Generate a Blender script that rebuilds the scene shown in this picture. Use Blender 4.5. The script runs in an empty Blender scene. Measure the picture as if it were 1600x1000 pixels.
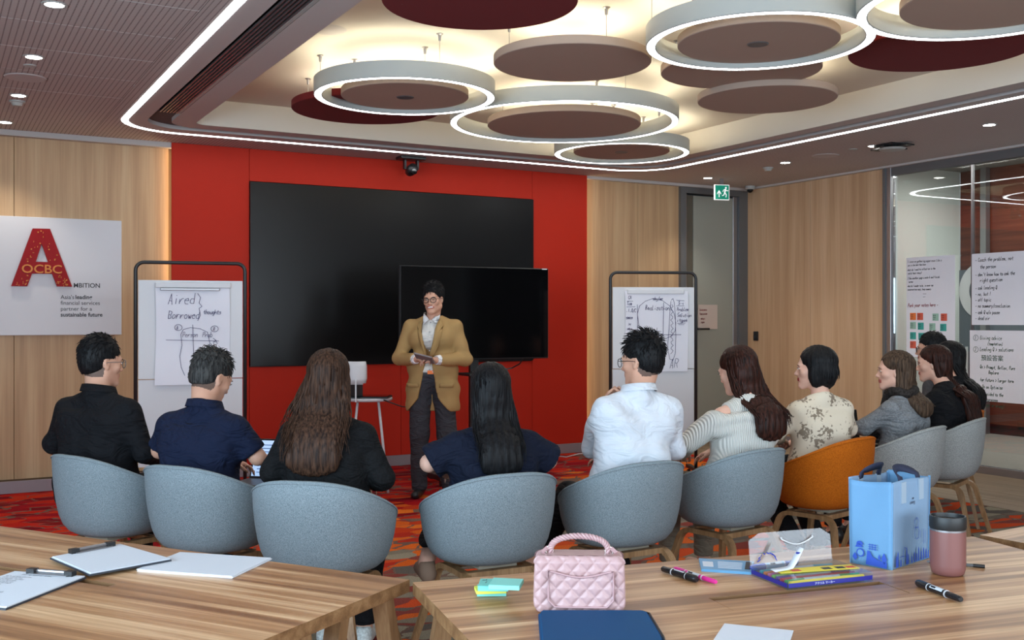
import bpy, bmesh, math, random
import numpy as np
from mathutils import Vector, Matrix, Euler
PI = math.pi
R = math.radians
SC = bpy.context.scene
COL = SC.collection
# ------------------------------------------------------------------ camera frame
# world: X along the red back wall, Y towards it, Z up, camera above the origin.
F = 1640.0; HC = 1.42
UX, UY = 0.874, 0.486
CAMROT = -math.atan2(UY, UX)
def CW(X, d, z=0.0):
    """metres right of / in front of the photographer -> room point"""
    return Vector((X*UX + d*UY, -X*UY + d*UX, z))
def ray(px, py):
    a = (px-800)/F; return Vector((a*UX+UY, -a*UY+UX, (500-py)/F))
def onZ(px, py, z):
    r = ray(px, py); t = (z-HC)/r.z; return Vector((0, 0, HC)) + r*t
def onX(px, py, x):
    r = ray(px, py); t = x/r.x; return Vector((0, 0, HC)) + r*t
def onY(px, py, y):
    r = ray(px, py); t = y/r.y; return Vector((0, 0, HC)) + r*t

cam = bpy.data.cameras.new('camera'); cam.sensor_width = 36; cam.lens = F/1600*36
cam.clip_end = 60; cam.clip_start = 0.05
camo = bpy.data.objects.new('camera', cam); COL.objects.link(camo)
camo.location = (0, 0, HC); camo.rotation_euler = (PI/2, 0, CAMROT)
SC.camera = camo
SC.view_settings.view_transform = 'Standard'; SC.view_settings.look = 'None'
SC.view_settings.gamma = 1; SC.view_settings.use_curve_mapping = False
SC.view_settings.exposure = 0.75
w = bpy.data.worlds.new('world'); SC.world = w; w.use_nodes = True
w.node_tree.nodes['Background'].inputs[0].default_value = (0.62, 0.75, 0.9, 1)
w.node_tree.nodes['Background'].inputs[1].default_value = 0.6
def area(name, loc, rot, sx, sy, power, color, label=None):
    l = bpy.data.lights.new(name, 'AREA'); l.shape = 'RECTANGLE'; l.size = sx; l.size_y = sy
    l.energy = power; l.color = color
    o = bpy.data.objects.new(name, l); o.location = loc; o.rotation_euler = rot; COL.objects.link(o)
    return o
# daylight through the windows behind and to the left of the photographer
area('window_daylight', (-2.52, 0.6, 1.55), (0, -PI/2, 0), 1.7, 6.0, 230, (0.62, 0.83, 1.0))
area('rear_window_daylight', (2.5, -2.92, 1.6), (PI/2, 0, 0), 7.0, 1.8, 175, (0.78, 0.90, 1.0))

# ------------------------------------------------------------------ materials
def new_mat(name):
    m = bpy.data.materials.new(name); m.use_nodes = True
    nt = m.node_tree; b = nt.nodes['Principled BSDF']
    return m, nt, b
def srgb(r, g, b):
    f = lambda c: ((c/255+.055)/1.055)**2.4 if c/255 > .04045 else c/255/12.92
    return (f(r), f(g), f(b), 1)
def N(nt, t, **kw):
    n = nt.nodes.new(t)
    for k, v in kw.items(): setattr(n, k, v)
    return n
def plain(name, col, rough=.6, metal=0, spec=.5, bump=0, bscale=200, var=0, sheen=0, coord='Object'):
    m, nt, b = new_mat(name)
    b.inputs['Base Color'].default_value = col; b.inputs['Roughness'].default_value = rough
    b.inputs['Metallic'].default_value = metal; b.inputs['Specular IOR Level'].default_value = spec
    if sheen: b.inputs['Sheen Weight'].default_value = sheen
    if bump or var:
        tc = N(nt, 'ShaderNodeTexCoord'); no = N(nt, 'ShaderNodeTexNoise')
        no.inputs['Scale'].default_value = bscale; no.inputs['Detail'].default_value = 3
        nt.links.new(tc.outputs[coord], no.inputs['Vector'])
        if bump:
            bp = N(nt, 'ShaderNodeBump'); bp.inputs['Strength'].default_value = bump; bp.inputs['Distance'].default_value = .002
            nt.links.new(no.outputs['Fac'], bp.inputs['Height']); nt.links.new(bp.outputs[0], b.inputs['Normal'])
        if var:
            cr = N(nt, 'ShaderNodeValToRGB'); e = cr.color_ramp.elements
            e[0].position = .3; e[1].position = .7
            e[0].color = tuple(c*(1-var) for c in col[:3])+(1,); e[1].color = tuple(min(1, c*(1+var)) for c in col[:3])+(1,)
            nt.links.new(no.outputs['Fac'], cr.inputs[0]); nt.links.new(cr.outputs[0], b.inputs['Base Color'])
    return m
def emit(name, col, s):
    m, nt, b = new_mat(name); b.inputs['Base Color'].default_value = (0.3*col[0], .3*col[1], .3*col[2], 1)
    b.inputs['Emission Color'].default_value = col; b.inputs['Emission Strength'].default_value = s
    return m
def glass(name, tint=(1, 1, 1, 1), rough=0.0, ior=1.45, haze=0, hazecol=(.6, .65, .65, 1), thin=False):
    m, nt, b = new_mat(name); nt.nodes.remove(b)
    out = nt.nodes['Material Output']
    tr = N(nt, 'ShaderNodeBsdfTransparent'); tr.inputs[0].default_value = tint
    gl = N(nt, 'ShaderNodeBsdfGlossy'); gl.inputs['Roughness'].default_value = rough
    fr = N(nt, 'ShaderNodeFresnel'); fr.inputs[0].default_value = ior
    mx = N(nt, 'ShaderNodeMixShader')
    if thin:
        lw = N(nt, 'ShaderNodeLayerWeight'); pw = N(nt, 'ShaderNodeMath', operation='POWER'); pw.inputs[1].default_value = 4
        fr = N(nt, 'ShaderNodeMath', operation='MULTIPLY_ADD'); fr.inputs[1].default_value = .45; fr.inputs[2].default_value = .03
        nt.links.new(lw.outputs['Facing'], pw.inputs[0]); nt.links.new(pw.outputs[0], fr.inputs[0])
    nt.links.new(fr.outputs[0], mx.inputs[0]); nt.links.new(tr.outputs[0], mx.inputs[1]); nt.links.new(gl.outputs[0], mx.inputs[2])
    last = mx
    if haze:
        df = N(nt, 'ShaderNodeBsdfDiffuse'); df.inputs[0].default_value = hazecol
        m2 = N(nt, 'ShaderNodeMixShader'); m2.inputs[0].default_value = haze
        nt.links.new(mx.outputs[0], m2.inputs[1]); nt.links.new(df.outputs[0], m2.inputs[2]); last = m2
    nt.links.new(last.outputs[0], out.inputs[0])
    return m
def wood(name, c1, c2, c3, axis='Z', scale=1.0, rough=.45, stretch=14, rot=0, fine=.55, spec=.4, coord='Object', lo=.3, hi=.72):
    """veneer: streaks that run along one axis"""
    m, nt, b = new_mat(name)
    tc = N(nt, 'ShaderNodeTexCoord'); mp = N(nt, 'ShaderNodeMapping')
    s = [stretch*scale]*3; s['XYZ'.index(axis)] = .55*scale
    mp.inputs['Scale'].default_value = s; mp.inputs['Rotation'].default_value = (0, 0, rot)
    no = N(nt, 'ShaderNodeTexNoise'); no.inputs['Scale'].default_value = 1; no.inputs['Detail'].default_value = 5
    no.inputs['Distortion'].default_value = .35; no.inputs['Roughness'].default_value = .55
    nt.links.new(tc.outputs[coord], mp.inputs[0]); nt.links.new(mp.outputs[0], no.inputs['Vector'])
    cr = N(nt, 'ShaderNodeValToRGB'); e = cr.color_ramp.elements
    e[0].position = lo; e[0].color = c1; e[1].position = hi; e[1].color = c3
    x = cr.color_ramp.elements.new(.5); x.color = c2
    nt.links.new(no.outputs['Fac'], cr.inputs[0])
    mp2 = N(nt, 'ShaderNodeMapping'); s2 = [stretch*scale*9]*3; s2['XYZ'.index(axis)] = 2.5*scale
    mp2.inputs['Scale'].default_value = s2
    n2 = N(nt, 'ShaderNodeTexNoise'); n2.inputs['Scale'].default_value = 1; n2.inputs['Detail'].default_value = 3
    nt.links.new(tc.outputs[coord], mp2.inputs[0]); nt.links.new(mp2.outputs[0], n2.inputs['Vector'])
    mx = N(nt, 'ShaderNodeMix', data_type='RGBA', blend_type='MULTIPLY')
    mx.inputs[0].default_value = fine
    c2r = N(nt, 'ShaderNodeValToRGB'); c2r.color_ramp.elements[0].position = .3; c2r.color_ramp.elements[0].color = (.62, .55, .5, 1)
    c2r.color_ramp.elements[1].position = .62; c2r.color_ramp.elements[1].color = (1, 1, 1, 1)
    nt.links.new(n2.outputs['Fac'], c2r.inputs[0])
    nt.links.new(cr.outputs[0], mx.inputs[6]); nt.links.new(c2r.outputs[0], mx.inputs[7])
    nt.links.new(mx.outputs[2], b.inputs['Base Color'])
    b.inputs['Roughness'].default_value = rough; b.inputs['Specular IOR Level'].default_value = spec
    return m

M = {}
M['wall_wood'] = wood('pale oak veneer', srgb(176, 142, 106), srgb(192, 158, 120), srgb(204, 174, 136), 'Z', .7, .5, fine=.3)
M['brown_wood'] = wood('red brown veneer', srgb(70, 34, 24), srgb(92, 46, 32), srgb(112, 60, 42), 'Y', .8, .35)
M['table_wood'] = wood('walnut stripe laminate', srgb(138, 94, 58), srgb(182, 134, 90), srgb(228, 190, 146), 'X', 1.3, .34, 15, spec=.45, lo=.36, hi=.66)
M['table_edge'] = wood('walnut edge', srgb(110, 80, 52), srgb(134, 100, 66), srgb(160, 126, 88), 'X', 2.2, .45, 12)
M['leg_wood'] = wood('oiled oak', srgb(122, 92, 62), srgb(150, 116, 80), srgb(176, 142, 104), 'Z', 2.0, .45, 10)
M['red'] = plain('red wall panel', srgb(186, 38, 16), .62, spec=.25, bump=.05, bscale=300)
M['black'] = plain('black plastic', (.012, .012, .013, 1), .4)
M['black_metal'] = plain('black powder coat', (.014, .014, .015, 1), .45)
M['screen'] = plain('dark display glass', (.0035, .0035, .004, 1), .28, spec=.35)
M['screen_tv'] = plain('glossy display glass', (.002, .002, .0025, 1), .10, spec=.4)
M['ceil_white'] = plain('matt white ceiling paint', srgb(202, 196, 186), .85)
M['ceil_band'] = plain('ceiling bulkhead paint', srgb(186, 181, 178), .8)
M['baffle'] = plain('beige acoustic felt', srgb(168, 148, 134), .95, bump=.2, bscale=400)
M['baffle_red'] = plain('dark red acoustic felt', srgb(104, 16, 20), .95, bump=.2, bscale=400)
M['ring_shell'] = plain('white lamp housing', srgb(168, 170, 166), .5)
M['led'] = emit('white led diffuser', (0.93, 0.97, 1, 1), 9)
M['led_line'] = emit('white led line', (0.93, 0.97, 1, 1), 7)
M['uplight'] = emit('warm upward led', (1.0, .93, .70, 1), 11)
M['warm'] = emit('warm cove led', (1.0, .72, .38, 1), 8)
M['down'] = emit('downlight lens', (1.0, .98, .92, 1), 14)
M['metal'] = plain('brushed grey metal', srgb(150, 148, 150), .35, .8)
M['frame_grey'] = plain('grey anodised frame', srgb(110, 112, 114), .45, .4)
M['base'] = plain('grey skirting', srgb(148, 138, 142), .5, .3)
M['white'] = plain('white laminate', srgb(205, 205, 208), .4)
M['paper'] = plain('paper', srgb(222, 222, 230), .8)
M['ink'] = plain('marker ink', (.02, .02, .03, 1), .6)
M['ink_blue'] = plain('blue marker ink', srgb(46, 44, 96), .6)
M['ink_red'] = plain('red marker ink', srgb(150, 40, 50), .6)
M['ink_green'] = plain('green marker ink', srgb(60, 90, 70), .6)
M['glass'] = glass('clear glass', (.93, .96, .95, 1), ior=1.5)
M['grey_print'] = plain('dark print', (.03, .03, .035, 1), .5)

def ceiling_mat():
    m, nt, b = new_mat('perforated ceiling board')
    tc = N(nt, 'ShaderNodeTexCoord'); sp = N(nt, 'ShaderNodeSeparateXYZ'); nt.links.new(tc.outputs['Object'], sp.inputs[0])
    def wave(out, pitch, duty):
        a = N(nt, 'ShaderNodeMath', operation='DIVIDE'); a.inputs[1].default_value = pitch
        f = N(nt, 'ShaderNodeMath', operation='FRACT'); g = N(nt, 'ShaderNodeMath', operation='LESS_THAN'); g.inputs[1].default_value = duty
        nt.links.new(out, a.inputs[0]); nt.links.new(a.outputs[0], f.inputs[0]); nt.links.new(f.outputs[0], g.inputs[0]); return g.outputs[0]
    wx = wave(sp.outputs[0], .032, .2); wy = wave(sp.outputs[1], .016, .6)
    mu = N(nt, 'ShaderNodeMath', operation='MULTIPLY'); nt.links.new(wx, mu.inputs[0]); nt.links.new(wy, mu.inputs[1])
    mx = N(nt, 'ShaderNodeMix', data_type='RGBA'); nt.links.new(mu.outputs[0], mx.inputs[0])
    mx.inputs[6].default_value = srgb(184, 176, 172); mx.inputs[7].default_value = srgb(96, 78, 78)
    nt.links.new(mx.outputs[2], b.inputs['Base Color']); b.inputs['Roughness'].default_value = .85
    return m
M['perf'] = ceiling_mat()

def carpet_mat():
    m, nt, b = new_mat('shard pattern carpet')
    L = nt.links.new
    tc = N(nt, 'ShaderNodeTexCoord')
    mp = N(nt, 'ShaderNodeMapping'); mp.inputs['Scale'].default_value = (3.9, 7.4, 1); mp.inputs['Rotation'].default_value = (0, 0, R(22))
    L(tc.outputs['Object'], mp.inputs[0])
    nz = N(nt, 'ShaderNodeTexNoise'); nz.inputs['Scale'].default_value = 1.6; nz.inputs['Detail'].default_value = 2; L(mp.outputs[0], nz.inputs['Vector'])
    ad = N(nt, 'ShaderNodeMix', data_type='VECTOR'); ad.inputs[0].default_value = .22
    L(mp.outputs[0], ad.inputs[4]); L(nz.outputs['Color'], ad.inputs[5])
    v = N(nt, 'ShaderNodeTexVoronoi'); v.inputs['Scale'].default_value = 1.5; L(ad.outputs[1], v.inputs['Vector'])
    ve = N(nt, 'ShaderNodeTexVoronoi', feature='DISTANCE_TO_EDGE'); ve.inputs['Scale'].default_value = 1.5; L(ad.outputs[1], ve.inputs['Vector'])
    hs = N(nt, 'ShaderNodeSeparateColor'); L(v.outputs['Color'], hs.inputs[0])
    def ramp(cols, src):
        r = N(nt, 'ShaderNodeValToRGB'); r.color_ramp.interpolation = 'CONSTANT'
        e = r.color_ramp.elements; e[0].position = 0; e[0].color = cols[0]; e[1].position = 1/len(cols); e[1].color = cols[1]
        for i in range(2, len(cols)):
            x = e.new(i/len(cols)); x.color = cols[i]
        L(src, r.inputs[0]); return r.outputs[0]
    reds = ramp([srgb(168, 20, 24), srgb(120, 12, 26), srgb(186, 34, 22), srgb(150, 16, 30), srgb(196, 48, 22), srgb(132, 14, 20)], hs.outputs[0])
    oran = ramp([srgb(206, 92, 28), srgb(190, 58, 24), srgb(222, 112, 34), srgb(176, 44, 26), srgb(214, 100, 30), srgb(120, 96, 82)], hs.outputs[0])
    grey = ramp([srgb(128, 120, 106), srgb(94, 88, 82), srgb(146, 138, 120), srgb(196, 74, 34), srgb(112, 104, 94), srgb(206, 96, 38), srgb(132, 62, 54)], hs.outputs[0])
    sp = N(nt, 'ShaderNodeSeparateXYZ'); L(tc.outputs['Object'], sp.inputs[0])
    # the colour drifts from crimson at the red wall over orange to grey
    xx = N(nt, 'ShaderNodeMath', operation='MULTIPLY'); xx.inputs[1].default_value = -.36; L(sp.outputs[0], xx.inputs[0])
    yy = N(nt, 'ShaderNodeMath', operation='ADD'); L(xx.outputs[0], yy.inputs[0]); L(sp.outputs[1], yy.inputs[1])
    vc = N(nt, 'ShaderNodeMath', operation='MULTIPLY_ADD'); vc.inputs[1].default_value = .8; L(hs.outputs[1], vc.inputs[0]); L(yy.outputs[0], vc.inputs[2])
    def step(t):
        g = N(nt, 'ShaderNodeMath', operation='GREATER_THAN'); g.inputs[1].default_value = t; L(vc.outputs[0], g.inputs[0]); return g.outputs[0]
    m1 = N(nt, 'ShaderNodeMix', data_type='RGBA'); L(step(5.35), m1.inputs[0]); L(grey, m1.inputs[6]); L(oran, m1.inputs[7])
    m2 = N(nt, 'ShaderNodeMix', data_type='RGBA'); L(step(6.65), m2.inputs[0]); L(m1.outputs[2], m2.inputs[6]); L(reds, m2.inputs[7])
    ed = N(nt, 'ShaderNodeMath', operation='LESS_THAN'); ed.inputs[1].default_value = .05; L(ve.outputs['Distance'], ed.inputs[0])
    gt = N(nt, 'ShaderNodeMath', operation='GREATER_THAN'); gt.inputs[1].default_value = .5; L(hs.outputs[2], gt.inputs[0])
    em = N(nt, 'ShaderNodeMath', operation='MULTIPLY'); L(ed.outputs[0], em.inputs[0]); L(gt.outputs[0], em.inputs[1])
    m3 = N(nt, 'ShaderNodeMix', data_type='RGBA'); L(em.outputs[0], m3.inputs[0]); L(m2.outputs[2], m3.inputs[6]); m3.inputs[7].default_value = srgb(112, 88, 78)
    fz = N(nt, 'ShaderNodeTexNoise'); fz.inputs['Scale'].default_value = 170; fz.inputs['Detail'].default_value = 2; L(tc.outputs['Object'], fz.inputs['Vector'])
    fr = N(nt, 'ShaderNodeValToRGB'); fr.color_ramp.elements[0].position = .35; fr.color_ramp.elements[0].color = (.55, .55, .55, 1)
    fr.color_ramp.elements[1].position = .65; fr.color_ramp.elements[1].color = (1.2, 1.2, 1.2, 1); L(fz.outputs['Fac'], fr.inputs[0])
    m4 = N(nt, 'ShaderNodeMix', data_type='RGBA', blend_type='MULTIPLY'); m4.inputs[0].default_value = .7
    L(m3.outputs[2], m4.inputs[6]); L(fr.outputs[0], m4.inputs[7]); L(m4.outputs[2], b.inputs['Base Color'])
    bp = N(nt, 'ShaderNodeBump'); bp.inputs['Strength'].default_value = .3; bp.inputs['Distance'].default_value = .003
    L(fz.outputs['Fac'], bp.inputs['Height']); L(bp.outputs[0], b.inputs['Normal'])
    b.inputs['Roughness'].default_value = .95; b.inputs['Specular IOR Level'].default_value = .1
    return m
M['carpet'] = carpet_mat()

def fabric(name, c1, c2, scale=420):
    m, nt, b = new_mat(name); L = nt.links.new
    tc = N(nt, 'ShaderNodeTexCoord'); n1 = N(nt, 'ShaderNodeTexNoise'); n1.inputs['Scale'].default_value = scale; n1.inputs['Detail'].default_value = 2
    mp = N(nt, 'ShaderNodeMapping'); mp.inputs['Scale'].default_value = (1, 1, .55); L(tc.outputs['Object'], mp.inputs[0]); L(mp.outputs[0], n1.inputs['Vector'])
    cr = N(nt, 'ShaderNodeValToRGB'); e = cr.color_ramp.elements; e[0].position = .38; e[0].color = c1; e[1].position = .62; e[1].color = c2
    L(n1.outputs['Fac'], cr.inputs[0]); L(cr.outputs[0], b.inputs['Base Color'])
    bp = N(nt, 'ShaderNodeBump'); bp.inputs['Strength'].default_value = .35; bp.inputs['Distance'].default_value = .001
    L(n1.outputs['Fac'], bp.inputs['Height']); L(bp.outputs[0], b.inputs['Normal'])
    b.inputs['Roughness'].default_value = .9; b.inputs['Specular IOR Level'].default_value = .2
    return m
M['chair_grey'] = fabric('heathered blue grey felt', srgb(108, 122, 128), srgb(142, 154, 160), 430)
M['chair_light'] = fabric('heathered light grey felt', srgb(132, 136, 136), srgb(162, 166, 164), 300)
M['chair_orange'] = fabric('ochre orange felt', srgb(152, 76, 8), srgb(184, 98, 16), 300)

# ------------------------------------------------------------------ mesh helpers
def link(name, me, mat=None, parent=None, smooth=False):
    o = bpy.data.objects.new(name, me); COL.objects.link(o)
    if mat is not None and not me.materials:
        for x in (mat if isinstance(mat, (list, tuple)) else [mat]): me.materials.append(x)
    if parent is not None: o.parent = parent
    if smooth:
        me.polygons.foreach_set('use_smooth', [True]*len(me.polygons))
    return o
def bmobj(name, bm, mat=None, parent=None, smooth=False, angle=None):
    bmesh.ops.recalc_face_normals(bm, faces=bm.faces)
    me = bpy.data.meshes.new(name); bm.to_mesh(me); bm.free()
    o = link(name, me, mat, parent, smooth or angle is not None)
    if angle is not None: me.set_sharp_from_angle(angle=R(angle))
    return o
def pyobj(name, v, f, mat=None, parent=None, smooth=False, angle=None):
    me = bpy.data.meshes.new(name); me.from_pydata([tuple(x) for x in v], [], f); me.update()
    o = link(name, me, mat, parent, smooth or angle is not None)
    if angle is not None: me.set_sharp_from_angle(angle=R(angle))
    return o
def tag(o, label=None, cat=None, group=None, kind=None):
    if label: o['label'] = label
    if cat: o['category'] = cat
    if group: o['group'] = group
    if kind: o['kind'] = kind
    return o
def empty(name, loc, rz=0, label=None, cat=None, group=None):
    o = bpy.data.objects.new(name, None); o.empty_display_size = .1; COL.objects.link(o)
    o.location = loc; o.rotation_euler = (0, 0, rz); return tag(o, label, cat, group)
def struct(o): o['kind'] = 'structure'; return o
def add_box(bm, lo, hi, bev=0, mat=None, seg=1, mi=0):
    lo = Vector(lo); hi = Vector(hi); c = (lo+hi)/2; s = hi-lo
    r = bmesh.ops.create_cube(bm, size=1, matrix=Matrix.Translation(c) @ Matrix.Diagonal((s.x, s.y, s.z, 1)))
    vs = r['verts']
    fs = list({f for v in vs for f in v.link_faces})
    if bev:
        es = list({e for v in vs for e in v.link_edges})
        q = bmesh.ops.bevel(bm, geom=es, offset=bev, segments=seg, affect='EDGES', profile=.5)
        vs = list({v for f in q['faces'] for v in f.verts} | {v for v in vs if v.is_valid}); fs = list({f for v in vs for f in v.link_faces})
    for f in fs: f.material_index = mi
    if mat is not None: bmesh.ops.transform(bm, matrix=mat, verts=vs)
    return vs
def box(name, lo, hi, mat, parent=None, bev=0, seg=1, xf=None):
    bm = bmesh.new(); add_box(bm, lo, hi, bev, xf, seg)
    return bmobj(name, bm, mat, parent, angle=35 if seg > 1 else None)
def frames(path, up=None):
    P = [Vector(p) for p in path]; T = []
    for i in range(len(P)):
        a = P[max(0, i-1)]; b = P[min(len(P)-1, i+1)]; T.append((b-a).normalized())
    n = Vector(up) if up else (Vector((0, 0, 1)) if abs(T[0].z) < .9 else Vector((1, 0, 0)))
    out = []
    for t in T:
        if up: n = Vector(up)
        n = n - t*n.dot(t)
        if n.length < 1e-6: n = t.orthogonal()
        n.normalize(); out.append((t, n, t.cross(n)))
    return P, out
def sweep_vf(path, prof, up=None, closed=False, cap=True):
    """prof: list of (a,b) or function i->list ; returns verts, faces"""
    P, fr = frames(path, up); v = []; f = []; m = None
    for i, (p, (t, n, b)) in enumerate(zip(P, fr)):
        pr = prof(i) if callable(prof) else prof
        m = len(pr)
        for a, c in pr: v.append(p + b*a + n*c)
    k = len(P)
    for i in range(k if closed else k-1):
        for j in range(m):
            i2 = (i+1) % k
            f.append((i*m+j, i*m+(j+1) % m, i2*m+(j+1) % m, i2*m+j))
    if cap and not closed:
        f.append(tuple(reversed(range(m)))); f.append(tuple(range((k-1)*m, k*m)))
    return v, f
def circ(r, n=8, ry=None): return [(r*math.cos(2*PI*i/n), (ry or r)*math.sin(2*PI*i/n)) for i in range(n)]
def rectp(w_, h_): return [(-w_/2, -h_/2), (w_/2, -h_/2), (w_/2, h_/2), (-w_/2, h_/2)]
class MB:
    def __init__(s): s.v = []; s.f = []
    def add(s, vf):
        v, f = vf; o = len(s.v); s.v += list(v); s.f += [tuple(i+o for i in q) for q in f]; return s
    def tube(s, path, r, n=8, closed=False):
        pr = (lambda i: circ(r[i], n)) if isinstance(r, (list, tuple)) else circ(r, n)
        return s.add(sweep_vf(path, pr, closed=closed))
    def bar(s, path, w_, h_, up=None): return s.add(sweep_vf(path, rectp(w_, h_), up))
    def box(s, lo, hi):
        x0, y0, z0 = lo; x1, y1, z1 = hi
        return s.add(([Vector(p) for p in ((x0, y0, z0), (x1, y0, z0), (x1, y1, z0), (x0, y1, z0), (x0, y0, z1), (x1, y0, z1), (x1, y1, z1), (x0, y1, z1))],
                      [(3, 2, 1, 0), (4, 5, 6, 7), (0, 1, 5, 4), (1, 2, 6, 5), (2, 3, 7, 6), (3, 0, 4, 7)]))
    def lathe(s, prof, n=32, c=(0, 0, 0), cap=True):
        if prof[0] == prof[-1]: cap = False
        v = []; f = []; k = len(prof)
        for r, z in prof:
            for j in range(n): v.append(Vector((c[0]+r*math.cos(2*PI*j/n), c[1]+r*math.sin(2*PI*j/n), c[2]+z)))
        for i in range(k-1):
            for j in range(n): f.append((i*n+j, i*n+(j+1) % n, (i+1)*n+(j+1) % n, (i+1)*n+j))
        if cap and prof[0][0] > 1e-5: f.append(tuple(reversed(range(n))))
        if cap and prof[-1][0] > 1e-5: f.append(tuple(range((k-1)*n, k*n)))
        return s.add((v, f))
    def prism(s, pts, z0, z1):
        n = len(pts); v = [Vector((x, y, z0)) for x, y in pts]+[Vector((x, y, z1)) for x, y in pts]
        f = [tuple(reversed(range(n))), tuple(range(n, 2*n))]+[(i, (i+1) % n, n+(i+1) % n, n+i) for i in range(n)]
        return s.add((v, f))
    def xf(s, m): s.v = [m @ Vector(p) for p in s.v]; return s
    def obj(s, name, mat, parent=None, smooth=False, angle=None): return pyobj(name, s.v, s.f, mat, parent, smooth, angle)
def kids(o): return [c for c in bpy.data.objects if c.parent == o]
def copy_tree(o, loc=None, rz=None, label=None, parent=None, table=None):
    if table is None:
        table = {}
        for c in bpy.data.objects:
            if c.parent: table.setdefault(c.parent.name, []).append(c)
    c = o.copy(); COL.objects.link(c)
    if parent is not None: c.parent = parent
    if loc is not None: c.location = loc
    if rz is not None: c.rotation_euler = (0, 0, rz)
    if label: c['label'] = label
    for ch in table.get(o.name, []): copy_tree(ch, parent=c, table=table)
    return c
def rrect(x0, x1, y0, y1, r, n=10):
    pts = []
    for cx, cy, a0 in ((x1-r, y1-r, 0), (x0+r, y1-r, 90), (x0+r, y0+r, 180), (x1-r, y0+r, 270)):
        for i in range(n+1):
            a = R(a0+90*i/n); pts.append((cx+r*math.cos(a), cy+r*math.sin(a)))
    return pts
def ring_faces(o_pts, i_pts, z0, z1=None):
    """flat (or sloping) frame between two loops of equal length"""
    n = len(o_pts); z1 = z0 if z1 is None else z1
    v = [Vector((x, y, z0)) for x, y in o_pts]+[Vector((x, y, z1)) for x, y in i_pts]
    return v, [(i, (i+1) % n, n+(i+1) % n, n+i) for i in range(n)]
def subdiv_bake(o, mods):
    for t, kw in mods:
        m = o.modifiers.new(t, t)
        for k, v in kw.items(): setattr(m, k, v)
    dg = bpy.context.evaluated_depsgraph_get(); dg.update()
    me = bpy.data.meshes.new_from_object(o.evaluated_get(dg)); o.modifiers.clear(); old = o.data; o.data = me
    me.polygons.foreach_set('use_smooth', [True]*len(me.polygons)); return o
def text(name, s, size, mat, parent, mw, align='LEFT', bold=0, shear=0, extrude=.0004, sx=1.0):
    cu = bpy.data.curves.new('t', 'FONT'); cu.body = s; cu.size = size; cu.align_x = align; cu.offset = bold; cu.shear = shear; cu.extrude = extrude
    cu.resolution_u = 3
    o = bpy.data.objects.new('t', cu); COL.objects.link(o)
    dg = bpy.context.evaluated_depsgraph_get(); me = bpy.data.meshes.new_from_object(o.evaluated_get(dg))
    bpy.data.objects.remove(o)
    me.transform(mw @ Matrix.Diagonal((sx, 1, 1, 1))); me.name = name
    me.materials.clear(); me.materials.append(mat)
    return link(name, me, None, parent)
def plane_frame(o, x, y):
    """matrix whose local x,y lie along x,y at origin o"""
    x = Vector(x).normalized(); z = x.cross(Vector(y)).normalized(); y = z.cross(x)
    m = Matrix((x, y, z)).transposed().to_4x4(); m.translation = Vector(o); return m

# ------------------------------------------------------------------ stroke handwriting (grid x 0-4, y 0-8, base line 2)
GL = {'a': '45 15 04 03 12 42,45 42', 'b': '08 02 32 43 44 35 05', 'c': '45 15 04 03 12 42', 'd': '48 42 12 03 04 15 45', 'e': '04 44 35 15 04 03 12 42',
 'f': '38 27 22,05 35', 'g': '45 15 04 03 12 42,45 40 00', 'h': '08 02,04 35 44 42', 'i': '25 22,27 27', 'j': '25 20 00', 'k': '08 02,45 03 42', 'l': '18 12 32',
 'm': '05 02,04 15 24 22,24 35 44 42', 'n': '05 02,04 35 44 42', 'o': '15 04 03 12 32 43 44 35 15', 'p': '05 00,05 35 44 43 32 02', 'q': '45 15 04 03 12 42,45 40',
 'r': '05 02,03 25 45', 's': '45 15 04 34 43 32 02', 't': '27 23 32 42,05 45', 'u': '05 03 12 42,45 42', 'v': '05 22 45', 'w': '05 12 24 32 45', 'x': '05 42,45 02',
 'y': '05 22,45 00', 'z': '05 45 02 42', 'A': '02 28 42,14 34', 'B': '02 08 38 47 35 05,35 43 32 02', 'C': '47 38 08 03 22 43', 'D': '02 08 38 46 43 32 02', 'G': '47 18 06 03 22 43 45 25',
 'J': '48 43 22 03', 'L': '08 02 42', 'M': '02 08 25 48 42', 'P': '02 08 38 47 35 05', 'Q': '18 06 03 22 43 46 38 18,24 41', 'R': '02 08 38 47 35 05,25 42', 'S': '48 08 05 44 43 32 02',
 'T': '08 48,28 22', 'W': '08 12 25 32 48', 'I': '28 22', 'O': '18 06 03 22 43 46 38 18', 'E': '48 08 02 42,05 35', 'N': '02 08 42 48', 'H': '08 02,48 42,05 45', 'U': '08 03 22 43 48',
 '1': '17 28 22', '2': '07 28 46 02 42', '3': '08 48 25 44 32 02', '-': '04 44', '/': '01 48', ',': '22 11', '.': '22 23', '>': '06 44 02', '!': '28 24,22 23', '?': '07 28 46 24,22 23', "'": '28 26',
 ':': '25 25,22 22', '(': '38 16 13 31', ')': '18 36 33 11', '=': '05 45,03 43', '&': '42 06 28 16 03 22 44', '+': '04 44,26 22'}
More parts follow.
